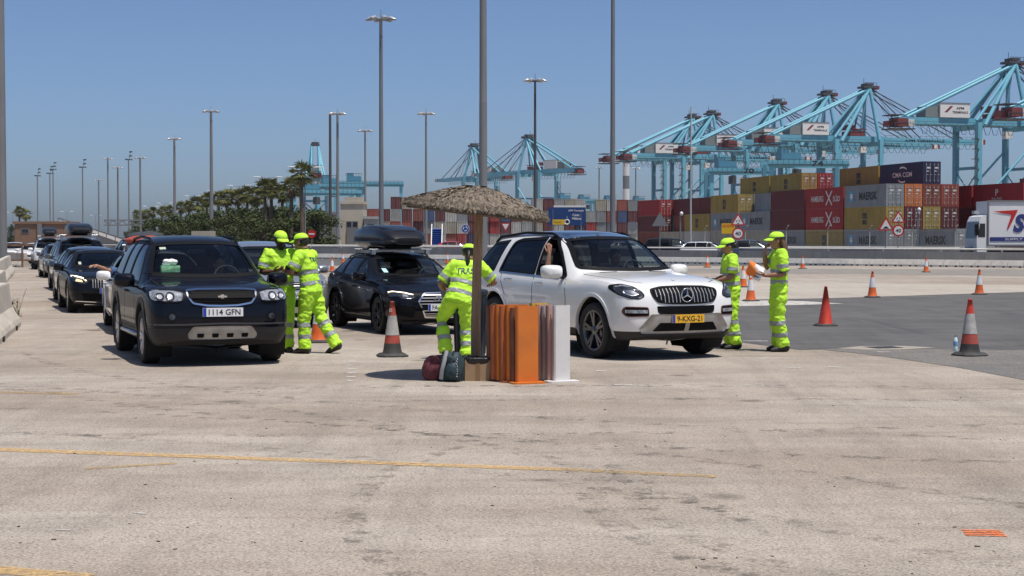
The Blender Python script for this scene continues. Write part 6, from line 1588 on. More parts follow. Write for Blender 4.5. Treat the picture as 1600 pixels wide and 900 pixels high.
def container(label, P, key, lev, logo=None, short=False, doors=True, group='shipping containers in the yard'):
    o = thing('shipping_container', label, 'container', (P.x, P.y, lev * CH * 1.004 + .02), yrz + random.uniform(-.003, .003), group); m = CM[key]; L_ = 6.06 if short else CL
    link('box', c20 if short else c40, o, None, None, m)
    if doors:
        for sy in (-1, 1): link('door', cdoor, o, (-.02, sy * .555, CH/2), None, m)
    y = -CW_/2 - .004; rt, up = (1, 0, 0), (0, 0, 1); cx = -L_/2
    if logo == 'maersk':
        text('lettering', 'MAERSK', LBK, (cx + .9, y, CH*.5), rt, up, w=5.2, h=1.05, parent=o, bold=.03)
        mb = MB(); mb.add([(cx - 4.0 + a, y, CH*.5 + b) for a, b in ngon(4, 1.0, R(45))], [(0, 1, 2, 3)]); q = mb.build('logo_square', MSTAR, o)
        mb = MB(); S7 = [((.62 if k % 2 == 0 else .26)*math.cos(R(90) + math.pi*k/7), (.62 if k % 2 == 0 else .26)*math.sin(R(90) + math.pi*k/7)) for k in range(14)]; mb.add([(cx - 4.0 + a, y - .004, CH*.5 + b) for a, b in S7] + [(cx - 4.0, y - .004, CH*.5)], [(k, (k+1) % 14, 14) for k in range(14)]); mb.build('logo_star', LWH, o)
    elif logo == 'msc':
        text('lettering', 'm', LBK, (cx, y, CH*.60), rt, up, w=1.25, h=.75, parent=o, bold=.05); text('lettering', 'sc', LBK, (cx, y, CH*.31), rt, up, w=1.25, h=.62, parent=o, bold=.05)
    elif logo == 'hamburg':
        text('lettering', 'HAMBURG', LWH, (cx - 2.2, y, CH*.48), rt, up, w=4.0, h=.8, parent=o, bold=.01); text('lettering', 'SÜD', LWH, (cx + 4.0, y, CH*.48), rt, up, w=2.2, h=.9, parent=o, bold=.01)
        for s_ in (1, -1):
            mb = MB(); mb.add([(cx + 1.6 + a, y, CH*.5 + b*s_) for a, b in ((-1.1, -.95), (-.8, -1.0), (1.1, .95), (.8, 1.0))], [(0, 1, 2, 3)]); mb.build('logo_stroke', LWH, o)
    elif logo == 'cma':
        text('lettering', 'CMA CGM', LWH, (cx + .3, y, CH*.47), rt, up, w=5.4, h=.62, parent=o, bold=.01)
        for s_ in (1, -1):
            P_ = [((1.55*math.cos(R(a))), s_*(.95*math.sin(R(a)) + .12)) for a in range(40, 121, 10)]; Q_ = [((1.5*math.cos(R(a))), s_*(.75*math.sin(R(a)) + .12)) for a in range(120, 39, -10)]
            mb = MB(); mb.add([(cx + .4 + a*s_, y, CH*.47 + b) for a, b in P_ + Q_], [tuple(range(len(P_) + len(Q_)))]); mb.build('logo_arc', LWH, o)
    elif logo == 'p':
        text('lettering', 'P', LWH, (cx - .2, y, CH*.62), rt, up, w=.7, h=.85, parent=o, bold=.02); text('lettering', 'PULLMAN', LWH, (cx - .2, y, CH*.34), rt, up, w=2.4, h=.35, parent=o)
    return o
A0 = at(1398, 380, 211); A0.z = 0
LV = ('on the ground', 'in the second tier', 'in the third tier', 'on the top tier')
def slot(k, c_): return A0 - yu * (12.62 * k) + yv * (2.56 * c_)
PL = {}      # (bay, column) -> list of (colour, logo)
PL[0, 0] = [('grey', 'maersk'), ('mustard', 'msc'), ('grey', 'maersk')]; PL[0, 1] = [('grey', None), ('maroon', None), ('orange', None)]; PL[0, 2] = [('maroon', None), ('mustard', None), ('rust', None), ('navy', 'cma')]; PL[0, 3] = [('maroon', None), ('maroon', None), ('brick', None)]
PL[1, 0] = [('mustard', 'msc'), ('red', 'hamburg'), ('red', 'hamburg')]; PL[1, 1] = [('grey', None), ('maroon', None), ('maroon', None)]; PL[1, 2] = [('red', None), ('mustard', None), ('red', None), ('mustard', 'msc')]; PL[1, 3] = [('grey', None), ('navy', None), ('maroon', None)]; PL[1, 4] = [('maroon', None), ('red', None), ('grey', None), ('brick', None)]
PL[2, 0] = [('grey', 'maersk'), ('maroon', None), ('maroon', None)]; PL[2, 1] = [('red', None), ('maroon', None), ('red', None)]; PL[2, 3] = [('grey', None), ('red', None), ('maroon', None)]; PL[2, 2] = [('grey', None), ('mustard', None), ('red', None)]
PL[3, 0] = [('cream', None), ('grey', 'maersk')]; PL[3, 1] = [('red', None), ('maroon', None), ('grey', None)]; PL[3, 2] = [('grey', None), ('mustard', None), ('maroon', None), ('mustard', 'msc')]
PL[4, 0] = [('cream', None), ('grey', 'maersk'), ('mustard', 'msc')]; PL[4, 1] = [('maroon', None), ('red', None), ('grey', None)]; PL[4, 2] = [('maroon', None), ('red', None), ('maroon', None), ('mustard', 'msc')]; PL[3, 3] = [('grey', None), ('red', None), ('maroon', None), ('red', None)]
PL[5, 0] = [('white', None), ('mustard', 'msc')]; PL[5, 1] = [('maroon', None), ('red', None), ('maroon', None)]; PL[5, 2] = [('grey', None), ('maroon', None), ('red', None)]
PL[6, 0] = [('cream', None)]; PL[6, 1] = [('grey', None), ('rust', None), ('maroon', None)]; PL[7, 0] = [('rust', None), ('maroon', None), ('red', None)]; PL[7, 1] = [('red', None), ('grey', None), ('maroon', None)]
WD = dict(maersk='MAERSK lettering', msc='black msc lettering', hamburg='white HAMBURG lettering', cma='white arc logo', p='small white P')
ORD = ('nearest', 'second', 'third', 'fourth', 'fifth', 'sixth', 'seventh', 'farthest')
COLN = ('front row', 'second row', 'third row', 'fourth row', 'fifth row')
for (k, c_), lst in sorted(PL.items()):
    for lv, (key, lg) in enumerate(lst):
        container('%s container %s%s, %s bay of the %s' % (key, 'with ' + WD[lg] + ' ' if lg else '', LV[lv], ORD[k], COLN[c_]), slot(k, c_), key, lv, lg)
P = slot(0, 0) + yu * 9.6 + yv * 4.55
for c_, lg in ((0, 'maersk'), (1, None)): container(('grey container with MAERSK lettering standing in front of the stacks', 'grey container with pale doors left of the white truck')[c_], P + yv * (2.75 * c_), 'grey', 0, lg)
D0 = at(1668, 380, 262); D0.z = 0
for lv in range(4): container('maroon container %s of the stack rising behind the right-hand stack' % LV[lv], D0, 'maroon', lv, None)
B0 = at(1612, 380, 206); B0.z = 0
for k in range(3):
    for c_ in range(2):
        lst = [('maroon', None), ('maroon', None), ('red', 'p' if (k, c_) == (0, 0) else None)] 
        for lv, (key, lg) in enumerate(lst):
            container('%s container %s%s, right-hand stack, %s bay, %s' % (key, 'with ' + WD[lg] + ' ' if lg else '', LV[lv], ORD[k], COLN[c_]), B0 - yu * (12.62 * k) + yv * (2.56 * c_), key, lv, lg)
# far wall of containers, ends towards us
endm = MB(); endm.box((0, 3.03, CH/2), (2.42, 6.04, CH - .02))
for sx in (-1, 1):
    endm.box((sx*1.16, -.02, CH/2), (.11, .06, CH - .04)); endm.box((sx*.035, -.015, CH/2), (.03, .05, CH - .3))
endm.box((0, -.02, CH - .08), (2.2, .05, .12)); endm.box((0, -.02, .09), (2.2, .05, .14)); endm.cm = 1
for x in (-.85, -.4, .4, .85): endm.box((x, -.06, CH/2), (.06, .05, CH - .3))
endme = endm.mesh('far_container'); endme.materials.append(ROD); endme.materials.append(pm('far_rod', (.17, .17, .17), .6))
def ordinal(n):
    o_ = 'zeroth first second third fourth fifth sixth seventh eighth ninth tenth eleventh twelfth thirteenth fourteenth fifteenth sixteenth seventeenth eighteenth nineteenth'.split()
    t_ = {20: ('twentieth', 'twenty-'), 30: ('thirtieth', 'thirty-'), 40: ('fortieth', 'forty-'), 50: ('fiftieth', 'fifty-')}
    return o_[n] if n < 20 else t_[n // 10 * 10][0] if n % 10 == 0 else t_[n // 10 * 10][1] + o_[n % 10]
rr = random.Random(21); keys = ['maroon', 'red', 'brick', 'rust', 'grey', 'pale', 'white', 'cream', 'navy', 'blue', 'maroon', 'grey', 'maroon', 'cream', 'pale', 'rust', 'white']
FW = [(538, 330), (1105, 400)]
ncol = 0; px = 566
while px < 1105:
    Y = lerp(385, 430, (px - 538) / 567); X = (px - CX) / F * Y; hN = 3 if px < 600 else 4 if rr.random() < .8 else 3
    if 860 < px < 905: hN = 4
    if px > 1030: hN = 4 if rr.random() < .5 else 3
    ncol += 1
    for lv in range(hN):
        key = rr.choice(keys)
        if 700 < px < 850 and lv > 0 and rr.random() < .4: key = rr.choice(['pale', 'white', 'cream', 'brick'])
        o = link('shipping_container', endme, None, (X, Y + rr.uniform(-.3, .3), lv * CH * 1.004 + .02), (0, 0, rr.uniform(-.02, .02) + .05), CM[key])
        tag(o, '%s container end %s, %s column of the far container wall' % (key, LV[lv], ordinal(ncol)), 'container', 'far container wall')
    px += 2.62 / Y * F
# ------------------------------------------------------------ yard fence
FA, FB = Vector((22, 190)), Vector((92, 172)); fd = FB - FA
fn = thing('yard_fence', 'wire mesh fence with angled post tops before the containers', 'fence', (FA.x, FA.y, 0), math.atan2(fd.y, fd.x))
pmb = MB(); pmb.tube([(0, 0, 0), (0, 0, 2.5), (.0, -.05, 2.7), (.28, -.3, 3.15)], .055, 7); pme = pmb.mesh('post'); pme.materials.append(pm('fence_post', (.42, .40, .36), .7))
npost = int(fd.length / 4.6)
for k in range(npost + 1): link('post', pme, fn, (k * 4.6, 0, 0))
for z_ in (2.5, .9): mb = MB(); mb.tube([(0, 0, z_), (npost*4.6, 0, z_)], .022, 5); mb.build('wire', pm('fence_wire', (.16, .16, .15), .6), fn)
m = bpy.data.materials.new('wire_mesh'); m.use_nodes = True; n_ = m.node_tree.nodes; l_ = m.node_tree.links; bb = n_['Principled BSDF']; bb.inputs['Base Color'].default_value = (.22, .22, .21, 1); tr_ = n_.new('ShaderNodeBsdfTransparent'); ms_ = n_.new('ShaderNodeMixShader'); ms_.inputs[0].default_value = .14
l_.new(tr_.outputs[0], ms_.inputs[1]); l_.new(bb.outputs[0], ms_.inputs[2]); l_.new(ms_.outputs[0], n_['Material Output'].inputs[0])
mb = MB(); mb.add([(0, .01, .02), (npost*4.6, .01, .02), (npost*4.6, .01, 2.5), (0, .01, 2.5)], [(0, 1, 2, 3)]); mb.build('wire_mesh', m, fn)
def cctv(label, px, py, Y):
    p = at(px, py, Y); o = thing('camera_post', label, 'camera post', (p.x, p.y, 0)); mb = MB(); mb.tube([(0, 0, 0), (0, 0, p.z)], .09, 8); mb.build('post', STEEL, o)
    mb = MB(); mb.tube([(0, 0, p.z), (-.02, -.05, p.z + .35), (.10, -.1, p.z + .5)], .05, 6); mb.build('bracket', STEEL, o); mb = MB(); mb.ell((.12, -.12, p.z + .3), (.2, .2, .24), 12, 8); mb.build('dome_camera', SWHT, o)
cctv('white dome camera on a post before the maroon containers', 1434, 332, 180); cctv('white dome camera on a post left of the yellow containers', 1063, 338, 190)
mb = MB(); X = (1079 - CX) / F * 150; o = thing('flag_pole', 'slim pale pole standing before the yellow containers', 'pole', (X, 150, 0)); mb.tube([(0, 0, 0), (0, 0, 13.5)], [.09, .06], 8); mb.build('pole', pm('pale_pole', (.45, .44, .41), .6), o)
mb = MB(); mb.tube([(0, 0, 0), (0, 0, .25)], .16, 8); mb.build('foot', STEEL, o)
# ------------------------------------------------------------ ship-to-shore cranes
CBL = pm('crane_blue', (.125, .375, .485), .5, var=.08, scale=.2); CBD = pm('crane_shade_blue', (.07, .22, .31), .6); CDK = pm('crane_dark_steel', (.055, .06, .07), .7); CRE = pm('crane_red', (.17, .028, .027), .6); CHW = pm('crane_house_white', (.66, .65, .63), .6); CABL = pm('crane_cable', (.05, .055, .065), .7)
def sts(label, X, Y, rz, scale=1.0, boom=True, group='ship-to-shore cranes'):
    o = thing('quay_crane', label, 'crane', (X, Y, 0), rz, group); o.scale = (scale,) * 3
    def part(nm, fn_, m): mb = MB(); fn_(mb); return mb.build(nm, m, o)
    LX, WX, GY, GZ = -13, 13, 9, 50
    for x in (LX, WX):
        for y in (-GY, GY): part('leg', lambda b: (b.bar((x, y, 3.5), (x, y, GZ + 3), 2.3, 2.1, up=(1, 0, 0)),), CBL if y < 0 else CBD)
        part('sill_beam', lambda b: b.bar((x, -GY - 4, 3), (x, GY + 4, 3), 1.6, 1.8), CBL)
        for y in (-GY - 2, -GY + 2, GY - 2, GY + 2): part('bogie', lambda b: b.box((x, y, 1.1), (1.3, 3.2, 2.1)), CDK)
        part('tie_beam', lambda b: b.bar((x, -GY, 33), (x, GY, 33), 1.0, 1.3), CBD)
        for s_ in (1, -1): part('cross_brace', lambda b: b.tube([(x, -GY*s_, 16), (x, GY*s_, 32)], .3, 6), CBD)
        part('top_beam', lambda b: b.bar((x, -GY, GZ + 1), (x, GY, GZ + 1), 1.5, 2.2), CBL)
    for y in (-GY, GY):
        part('portal_beam', lambda b: b.bar((LX, y, 15), (WX, y, 15), 1.2, 1.8), CBL)
        part('brace', lambda b: b.tube([(LX, y, 16), (WX, y, GZ - 8)], .55, 8), CBL)
        part('brace', lambda b: b.tube([(LX, y, 15), (LX + 10, y, 5)], .4, 6), CBL)
    for y in (-3.6, 3.6):
        part('girder', lambda b: b.bar((-50, y, GZ + 3.4), (WX + 5, y, GZ + 3.4), 1.3, 3.2), CBL)
        if boom: part('boom', lambda b: b.bar((WX + 5.2, y, GZ + 3.2), (74, y, GZ + 3.2), 1.2, 2.7), CBL)
        ap = (10, y * .75, 80)
        part('tower_leg', lambda b: b.tube([(WX, y * 2.2, GZ + 2), ap], .95, 8), CBL)
        part('tower_leg', lambda b: b.tube([(-9, y * 2.2, GZ + 2), ap], .95, 8), CBL)
        part('mast_leg', lambda b: b.tube([(3.5, y, GZ + 4), (8.5, y * .7, 79)], .55, 8), CBD)
        part('back_stay', lambda b: b.tube([(-46, y, GZ + 5), ap], .75, 8), CBL)
        part('back_stay', lambda b: b.tube([(-12, y * 1.6, GZ + 4), (9.4, y * .75, 79.2)], .75, 8), CBL)
        if boom:
            for bx in (40, 66): part('fore_stay', lambda b: b.tube([(bx, y, GZ + 4.4), ap], .3, 6), CABL)
            for bx in (33, 52): part('hoist_cable', lambda b: b.tube([(bx, y * .6, GZ + 4.4), (11, y * .5, 81)], .12, 5), CABL)
    for x in (-44, -30, 0, 8): part('cross_beam', lambda b: b.bar((x, -3.6, GZ + 3.0), (x, 3.6, GZ + 3.0), 1.0, 1.6), CBL)
    part('girder_lattice', lambda b: [b.bar((-48 + 5*k, -3.6 if k % 2 else 3.6, GZ + 5.1), (-43 + 5*k, 3.6 if k % 2 else -3.6, GZ + 5.1), .35) for k in range(12)], CBD)
    if boom:
        part('boom_rail', lambda b: (b.bar((18, -5, GZ + 5.6), (74, -5, GZ + 5.6), .14), [b.bar((18 + 3.5*k, -5, GZ + 4.2), (18 + 3.5*k, -5, GZ + 5.6), .12) for k in range(17)]), CDK)
        part('boom_festoon', lambda b: [b.tube([(18 + 4*k, -4.6, GZ + 1.7), (19.2 + 4*k, -4.6, GZ - .8), (20.8 + 4*k, -4.6, GZ - .8), (22 + 4*k, -4.6, GZ + 1.7)], .13, 5, False) for k in range(13)], CDK)
        for x in (30, 50, 72): part('cross_beam', lambda b: b.bar((x, -3.6, GZ + 3.0), (x, 3.6, GZ + 3.0), 1.0, 1.6), CBL)
        part('boom_tip', lambda b: (b.box((76.5, 0, GZ + 3.2), (5, 8.6, 2.6)),), CRE); part('tip_band', lambda b: b.box((76.5, 0, GZ + 3.2), (2.2, 8.7, 2.7)), CHW)
        text('lettering', 'APM TERMINALS', LBK, (42, -4.27, GZ + 3.2), (1, 0, 0), (0, 0, 1), w=24, h=1.3, parent=o, bold=.02)
    h_ = part('machinery_house', lambda b: b.box((-22.5, 0, GZ + 8.3), (15, 10, 6.2)), CHW); part('machinery_annex', lambda b: b.box((-33.5, 0, GZ + 7.6), (6.6, 8, 4.8)), pm('crane_annex_grey', (.16, .19, .19), .7)); part('house_roof', lambda b: b.box((-22.5, 0, GZ + 11.55), (15.4, 10.4, .3)), SGRY)
    text('lettering', 'APM', LBK, (-20, -5.03, GZ + 9.3), (1, 0, 0), (0, 0, 1), w=4, h=1.1, parent=h_, bold=.03); text('lettering', 'TERMINALS', LBK, (-20, -5.03, GZ + 7.5), (1, 0, 0), (0, 0, 1), w=8, h=1.1, parent=h_, bold=.03)
    mb = MB(); mb.add([(-28, -5.04, GZ + 7.4), (-26.5, -5.04, GZ + 7.4), (-23.5, -5.04, GZ + 10.2), (-25, -5.04, GZ + 10.2)], [(0, 1, 2, 3)]); mb.build('logo_stripe', CRE, h_)
    part('end_platform', lambda b: (b.box((-48, 0, GZ - .2), (11, 10, .5)), [b.box((-52.5 + 3*k, s_*4.9, GZ + 1.2), (.2, .2, 2.6)) for k in range(4) for s_ in (1, -1)], b.bar((-53, -4.9, GZ + 2.4), (-43, -4.9, GZ + 2.4), .18), b.box((-50.5, 0, GZ + 5.9), (6, 9, .4))), CDK)
    part('end_winch', lambda b: (b.box((-48.5, -1, GZ + 2.6), (5, 7.6, 3.6)), b.box((-52.5, 1, GZ + 2.2), (2.2, 5, 2.4))), CRE); part('end_cabin', lambda b: b.box((-44, -2, GZ + 2.6), (2.8, 4.6, 2.8)), CHW)
    part('trolley', lambda b: (b.box((2, 0, GZ + 6.4), (9, 8.5, 2.4)), b.box((2, 0, GZ + 8.6), (11, 9.5, .4)), b.box((-1.5, 0, GZ + 9.8), (5, 7, 2))), CRE); part('operator_cab', lambda b: b.box((6, -2.5, GZ - 2.0), (3.4, 3, 3.2)), CHW)
    part('catwalk', lambda b: ([b.bar((-50, -6 + 0*k, GZ + 1.8), (14, -6, GZ + 1.8), .9, .15) for k in range(1)], b.bar((-50, -6.4, GZ + 3.0), (14, -6.4, GZ + 3.0), .12), [b.bar((-50 + 4*k, -6.4, GZ + 1.8), (-50 + 4*k, -6.4, GZ + 3.0), .1) for k in range(17)]), CDK)
    part('festoon', lambda b: [b.tube([(-40 + 4*k, -5.0, GZ + 1.6), (-38.8 + 4*k, -5.0, GZ - 2.2), (-37.2 + 4*k, -5.0, GZ - 2.2), (-36 + 4*k, -5.0, GZ + 1.6)], .14, 5, False) for k in range(12)], CDK)
    part('apex_platform', lambda b: (b.box((10, 0, 80.8), (7.5, 7.5, 1.0)), b.box((10, 0, 82.2), (4, 6, 1.2)), b.bar((6.5, -3.7, 83), (13.5, -3.7, 83), .2), [b.bar((6.5 + 1.75*k, -3.7, 81), (6.5 + 1.75*k, -3.7, 83), .16) for k in range(5)], b.bar((8, 0, 82), (8, 0, 85.5), .2)), CDK); part('apex_sheave', lambda b: (b.box((13.8, 0, 80.6), (3.2, 6.5, 1.8)),), CRE)
    part('stair_tower', lambda b: ([b.box((LX - 2.0, -GY - .5, 6 + 4.4*k), (2.4, 2.6, .25)) for k in range(10)], [b.bar((LX - 3, -GY - 1.7, 6 + 4.4*k), (LX - 1, -GY - 1.7, 10.2 + 4.4*k), .5, .15) for k in range(9)], b.bar((LX - 3.1, -GY - 1.8, 4), (LX - 3.1, -GY - 1.8, GZ), .2)), CDK)
    return o
QD = Vector((-.307, .952, 0)); QA = R(17.9); Q0 = at(1579, 380, 752); Q0.z = 0
off0 = Matrix.Rotation(QA, 3, 'Z') @ Vector((10, 0, 0))
for s_, lb in ((0, 'nearest blue quay crane at the right edge with white machinery house'), (128, 'blue quay crane, right one of the middle pair'), (172, 'blue quay crane, left one of the middle pair'), (232, 'blue quay crane left of the middle pair'), (322, 'blue quay crane, right one of the left pair'), (352, 'blue quay crane, left one of the left pair')):
    p = Q0 + QD * s_ - off0; sts(lb, p.x, p.y, QA)
p = Q0 - off0 - QD * 62 + Vector((13, 0, 0)); sts('blue quay crane mostly cut off by the right picture edge', p.x, p.y, QA)
for px, Y, rz, sc_, lb in ((493, 1400, 97, 1.0, 'distant blue quay crane seen end-on behind the palms'), (741, 1420, 118, 1.0, 'distant blue quay crane half hidden by the umbrella mast'), (826, 1300, 128, 1.0, 'distant blue quay crane right of the umbrella mast')):
    X = (px - CX) / F * Y; q = Matrix.Rotation(R(rz), 3, 'Z') @ Vector((10, 0, 0)); sts(lb, X - q.x, Y - q.y, R(rz), sc_)
# ------------------------------------------------------------ yard gantry cranes
def rtg(label, px, Y, w, h, rz, num=None, dp=9.0):
    X = (px - CX) / F * Y; o = thing('yard_gantry_crane', label, 'gantry crane', (X, Y, 0), rz, 'yard gantry cranes')
    def part(nm, fn_, m): mb = MB(); fn_(mb); return mb.build(nm, m, o)
    for x in (-w/2, w/2):
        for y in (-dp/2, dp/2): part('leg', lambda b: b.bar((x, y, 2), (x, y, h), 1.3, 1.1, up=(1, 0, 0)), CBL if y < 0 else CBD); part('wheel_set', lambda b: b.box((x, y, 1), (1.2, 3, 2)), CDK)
        part('sill_beam', lambda b: b.bar((x, -dp/2 - 2, 2.4), (x, dp/2 + 2, 2.4), 1.0, 1.2), CBL); part('side_brace', lambda b: b.tube([(x, -dp/2, 4), (x, dp/2, h*.7)], .25, 6), CBL)
    for y in (-dp/2, dp/2): part('main_beam', lambda b: b.bar((-w/2 - 1, y, h), (w/2 + 1, y, h), 1.2, 1.7), CBL)
    part('walkway', lambda b: (b.bar((-w/2 - 1, -dp/2 - 1.1, h + 1.1), (w/2 + 1, -dp/2 - 1.1, h + 1.1), .12), [b.bar((-w/2 + k*1.5, -dp/2 - 1.1, h - .2), (-w/2 + k*1.5, -dp/2 - 1.1, h + 1.1), .1) for k in range(int(w / 1.5) + 1)], b.bar((-w/2 - 1, -dp/2 - 1, h - .3), (w/2 + 1, -dp/2 - 1, h - .3), .9, .12)), CDK)
    part('trolley', lambda b: (b.box((-w*.22, 0, h + 1.9), (5.5, dp*.8, 2.2)), b.box((-w*.22 - 1.5, 0, h + 3.6), (2.4, dp*.5, 1.4))), CBD); part('trolley_rail', lambda b: (b.bar((-w*.22 - 3, -dp*.4, h + 4.0), (-w*.22 + 3, -dp*.4, h + 4.0), .15), [b.bar((-w*.22 - 3 + k, -dp*.4, h + 3), (-w*.22 - 3 + k, -dp*.4, h + 4), .12) for k in range(7)]), CDK)
    part('operator_cab', lambda b: b.box((-w*.1, 0, h - 2.6), (2, 2.2, 2.4)), CDK)
    if num: text('number', num, LBK, (w*.12, -dp/2 - .62, h), (1, 0, 0), (0, 0, 1), w=3.2, h=1.5, parent=o, bold=.03)
    return o
rtg('light blue yard gantry crane numbered 74 behind the yellow containers', 1256, 462, 20.5, 22.3, R(4), '74'); rtg('light blue yard gantry crane numbered 70 left of number 74', 1153, 505, 18, 22.0, R(4), '70')
rtg('blue yard gantry crane left of the tallest light mast', 530, 620, 16, 21, R(12)); rtg('blue yard gantry crane spanning behind the tallest light mast', 576, 640, 25, 22.5, R(3)); rtg('blue yard gantry crane low behind the palms', 505, 560, 22, 17, R(20))
# ------------------------------------------------------------ far rooftops of green yard machines
for px, Y in ((895, 900), (925, 930), (965, 950), (1010, 960)):
    rtg('distant yard gantry crane peeping over the far container wall at ' + {895: 'the blue sign', 925: 'the thin mast', 965: 'the thick mast', 1010: 'the sign backs'}[px], px, Y, 22, 22, R(10))
# ------------------------------------------------------------ silo chimney, low buildings
X = (978 - CX) / F * 1150; o = thing('chimney', 'striped grey chimney stack under the crane row', 'chimney', (X, 1150, 0)); 
for k in range(6): mb = MB(); mb.lathe([(2.3, k*9), (2.3, k*9 + 9)], 20); mb.build('ring', LWH if k % 2 else SGRY, o)
mb = MB(); mb.lathe([(0, 54), (2.5, 54), (2.5, 55), (0, 55)], 20); mb.build('rim', DSTEEL, o)
def building(label, px0, px1, Y, h, d, wallm, wins, roofm, name='building', parapet=.5):
    X0, X1 = (px0 - CX) / F * Y, (px1 - CX) / F * Y; w = X1 - X0; o = thing(name, label, 'building', ((X0 + X1)/2, Y, 0))
    mb = MB(); mb.box((0, d/2, h/2), (w, d, h)); mb.build('wall', wallm, o); mb = MB(); mb.box((0, d/2, h + parapet/2), (w + .5, d + .5, parapet)); mb.build('roof', roofm, o)
    for fx, z, ww, wh in wins:
        q = MB(); q.box((fx*w, -.03, z), (ww + .3, .08, wh + .3)); f_ = q.build('window', wallm if False else SGRY, o); q = MB(); q.box((fx*w, -.08, z), (ww, .06, wh)); q.build('pane', pm('dark_pane', (.02, .025, .03), .15), f_)
    return o
BRN = pm('brown_render', (.19, .115, .075), .85, var=.1, scale=.5); CRM = pm('cream_render', (.42, .38, .31), .85, var=.1, scale=.5); SHUT = pm('grey_shutter', (.14, .145, .155), .6)
b = building('low brown building with small windows at far left', 23, 99, 330, 4.6, 12, BRN, [(-.28, 3.2, 1.3, .7), (.28, 3.2, 1.3, .7)], BRN); 
mb = MB(); mb.box((.25, -.2, 2.3), (.9, .3, 4.6)); mb.build('downpipe_panel', SGRY, b)
b = building('cream cabin block with two dark windows beside the shutter', 532, 568, 320, 8.3, 8, CRM, [(-.12, 4.4, .85, .95), (.14, 4.4, .85, .95)], CRM); mb = MB(); mb.box((0, -.2, 2.0), (1.9, .3, 3.6)); mb.build('roller_door', SHUT, b); mb = MB(); mb.box((.3, 2, 9.2), (3.4, 4, .9)); mb.build('roof_hut', CRM, b)
b = building('grey shed with white-edged roller shutter behind the workers', 492, 518, 310, 6.2, 8, SHUT, [], SHUT)
for k in range(12): mb = MB(); mb.box((-.1, -.06, .5 + k*.45), (2.5, .1, .38)); mb.build('shutter_slat', SHUT, b)
for x in (-1.35, 1.2): mb = MB(); mb.box((x, -.1, 2.9), (.16, .2, 5.8)); mb.build('shutter_frame', SWHT, b)
b = building('white portable cabin standing left of the blue stairs', 569, 590, 318, 5.4, 4, CM['pale'], [(.0, 4.0, 1.3, .8)], CM['pale'])
p = at(682, 384, 300); o = thing('blue_stairs', 'steep blue steel stairs with white rails by the containers', 'stairs', (p.x, p.y, 0))
for k in range(9): mb = MB(); mb.box((0, k*.28, .3 + k*.38), (1.7, .3, .12)); mb.build('tread', SBLU, o)
mb = MB(); mb.add([(-.85, 0, .1), (.85, 0, .1), (.85, 2.5, 3.5), (-.85, 2.5, 3.5)], [(0, 1, 2, 3)]); mb.build('back_plate', SBLU, o)
for x in (-.95, .95): mb = MB(); mb.bar((x, -.1, .4), (x, 2.5, 4.3), .16); mb.build('handrail', SWHT, o)
# ------------------------------------------------------------ ramp, gantry
RMP = pm('ramp_concrete', (.26, .25, .235), .9, var=.12, scale=.3)
a, b_ = at(98, 373, 520), at(205, 373, 330); o = thing('road_ramp', 'concrete ramp with guard rail climbing behind the queue', 'ramp', (0, 0, 0))
L_ = [Vector((lerp(a.x, b_.x, t), lerp(a.y, b_.y, t), lerp(7.2, .6, t))) for t in [k/10 for k in range(11)]]
mb = MB(); V = []
for p in L_: V += [p + Vector((0, -5, 0)), p + Vector((0, 5, 0)), Vector((p.x, p.y - 5, 0)), Vector((p.x, p.y + 5, 0))]
mb.add(V, [q for k in range(10) for q in ((4*k, 4*k+1, 4*k+5, 4*k+4), (4*k, 4*k+4, 4*k+6, 4*k+2), (4*k+1, 4*k+3, 4*k+7, 4*k+5))]); mb.build('deck', RMP, o)
for k in range(10):
    mb = MB(); mb.bar(L_[k] + Vector((0, -5, .9)), L_[k+1] + Vector((0, -5, .9)), .12, .35); mb.build('guard_rail', STEEL, o); mb = MB(); mb.bar(L_[k] + Vector((0, -5, 0)), L_[k] + Vector((0, -5, .9)), .15); mb.build('rail_post', STEEL, o)
gy = 400; o = thing('sign_gantry', 'grey lattice sign gantry spanning the road at left', 'gantry', (0, gy, 0)); xa, xb = (163 - CX)/F*gy, (227 - CX)/F*gy
for z in (4.9, 6.1): mb = MB(); mb.bar((xa, 0, z), (xb, 0, z), .3); mb.build('chord', STEEL, o)
for k in range(9): x0 = lerp(xa, xb, k/9); x1 = lerp(xa, xb, (k+1)/9); mb = MB(); mb.bar((x0, 0, 4.9 if k % 2 else 6.1), (x1, 0, 6.1 if k % 2 else 4.9), .18); mb.build('lattice_bar', STEEL, o)
for x in (xa + 1, xb - 1): mb = MB(); mb.bar((x, 0, 0), (x, 0, 6.2), .4); mb.build('leg', STEEL, o)
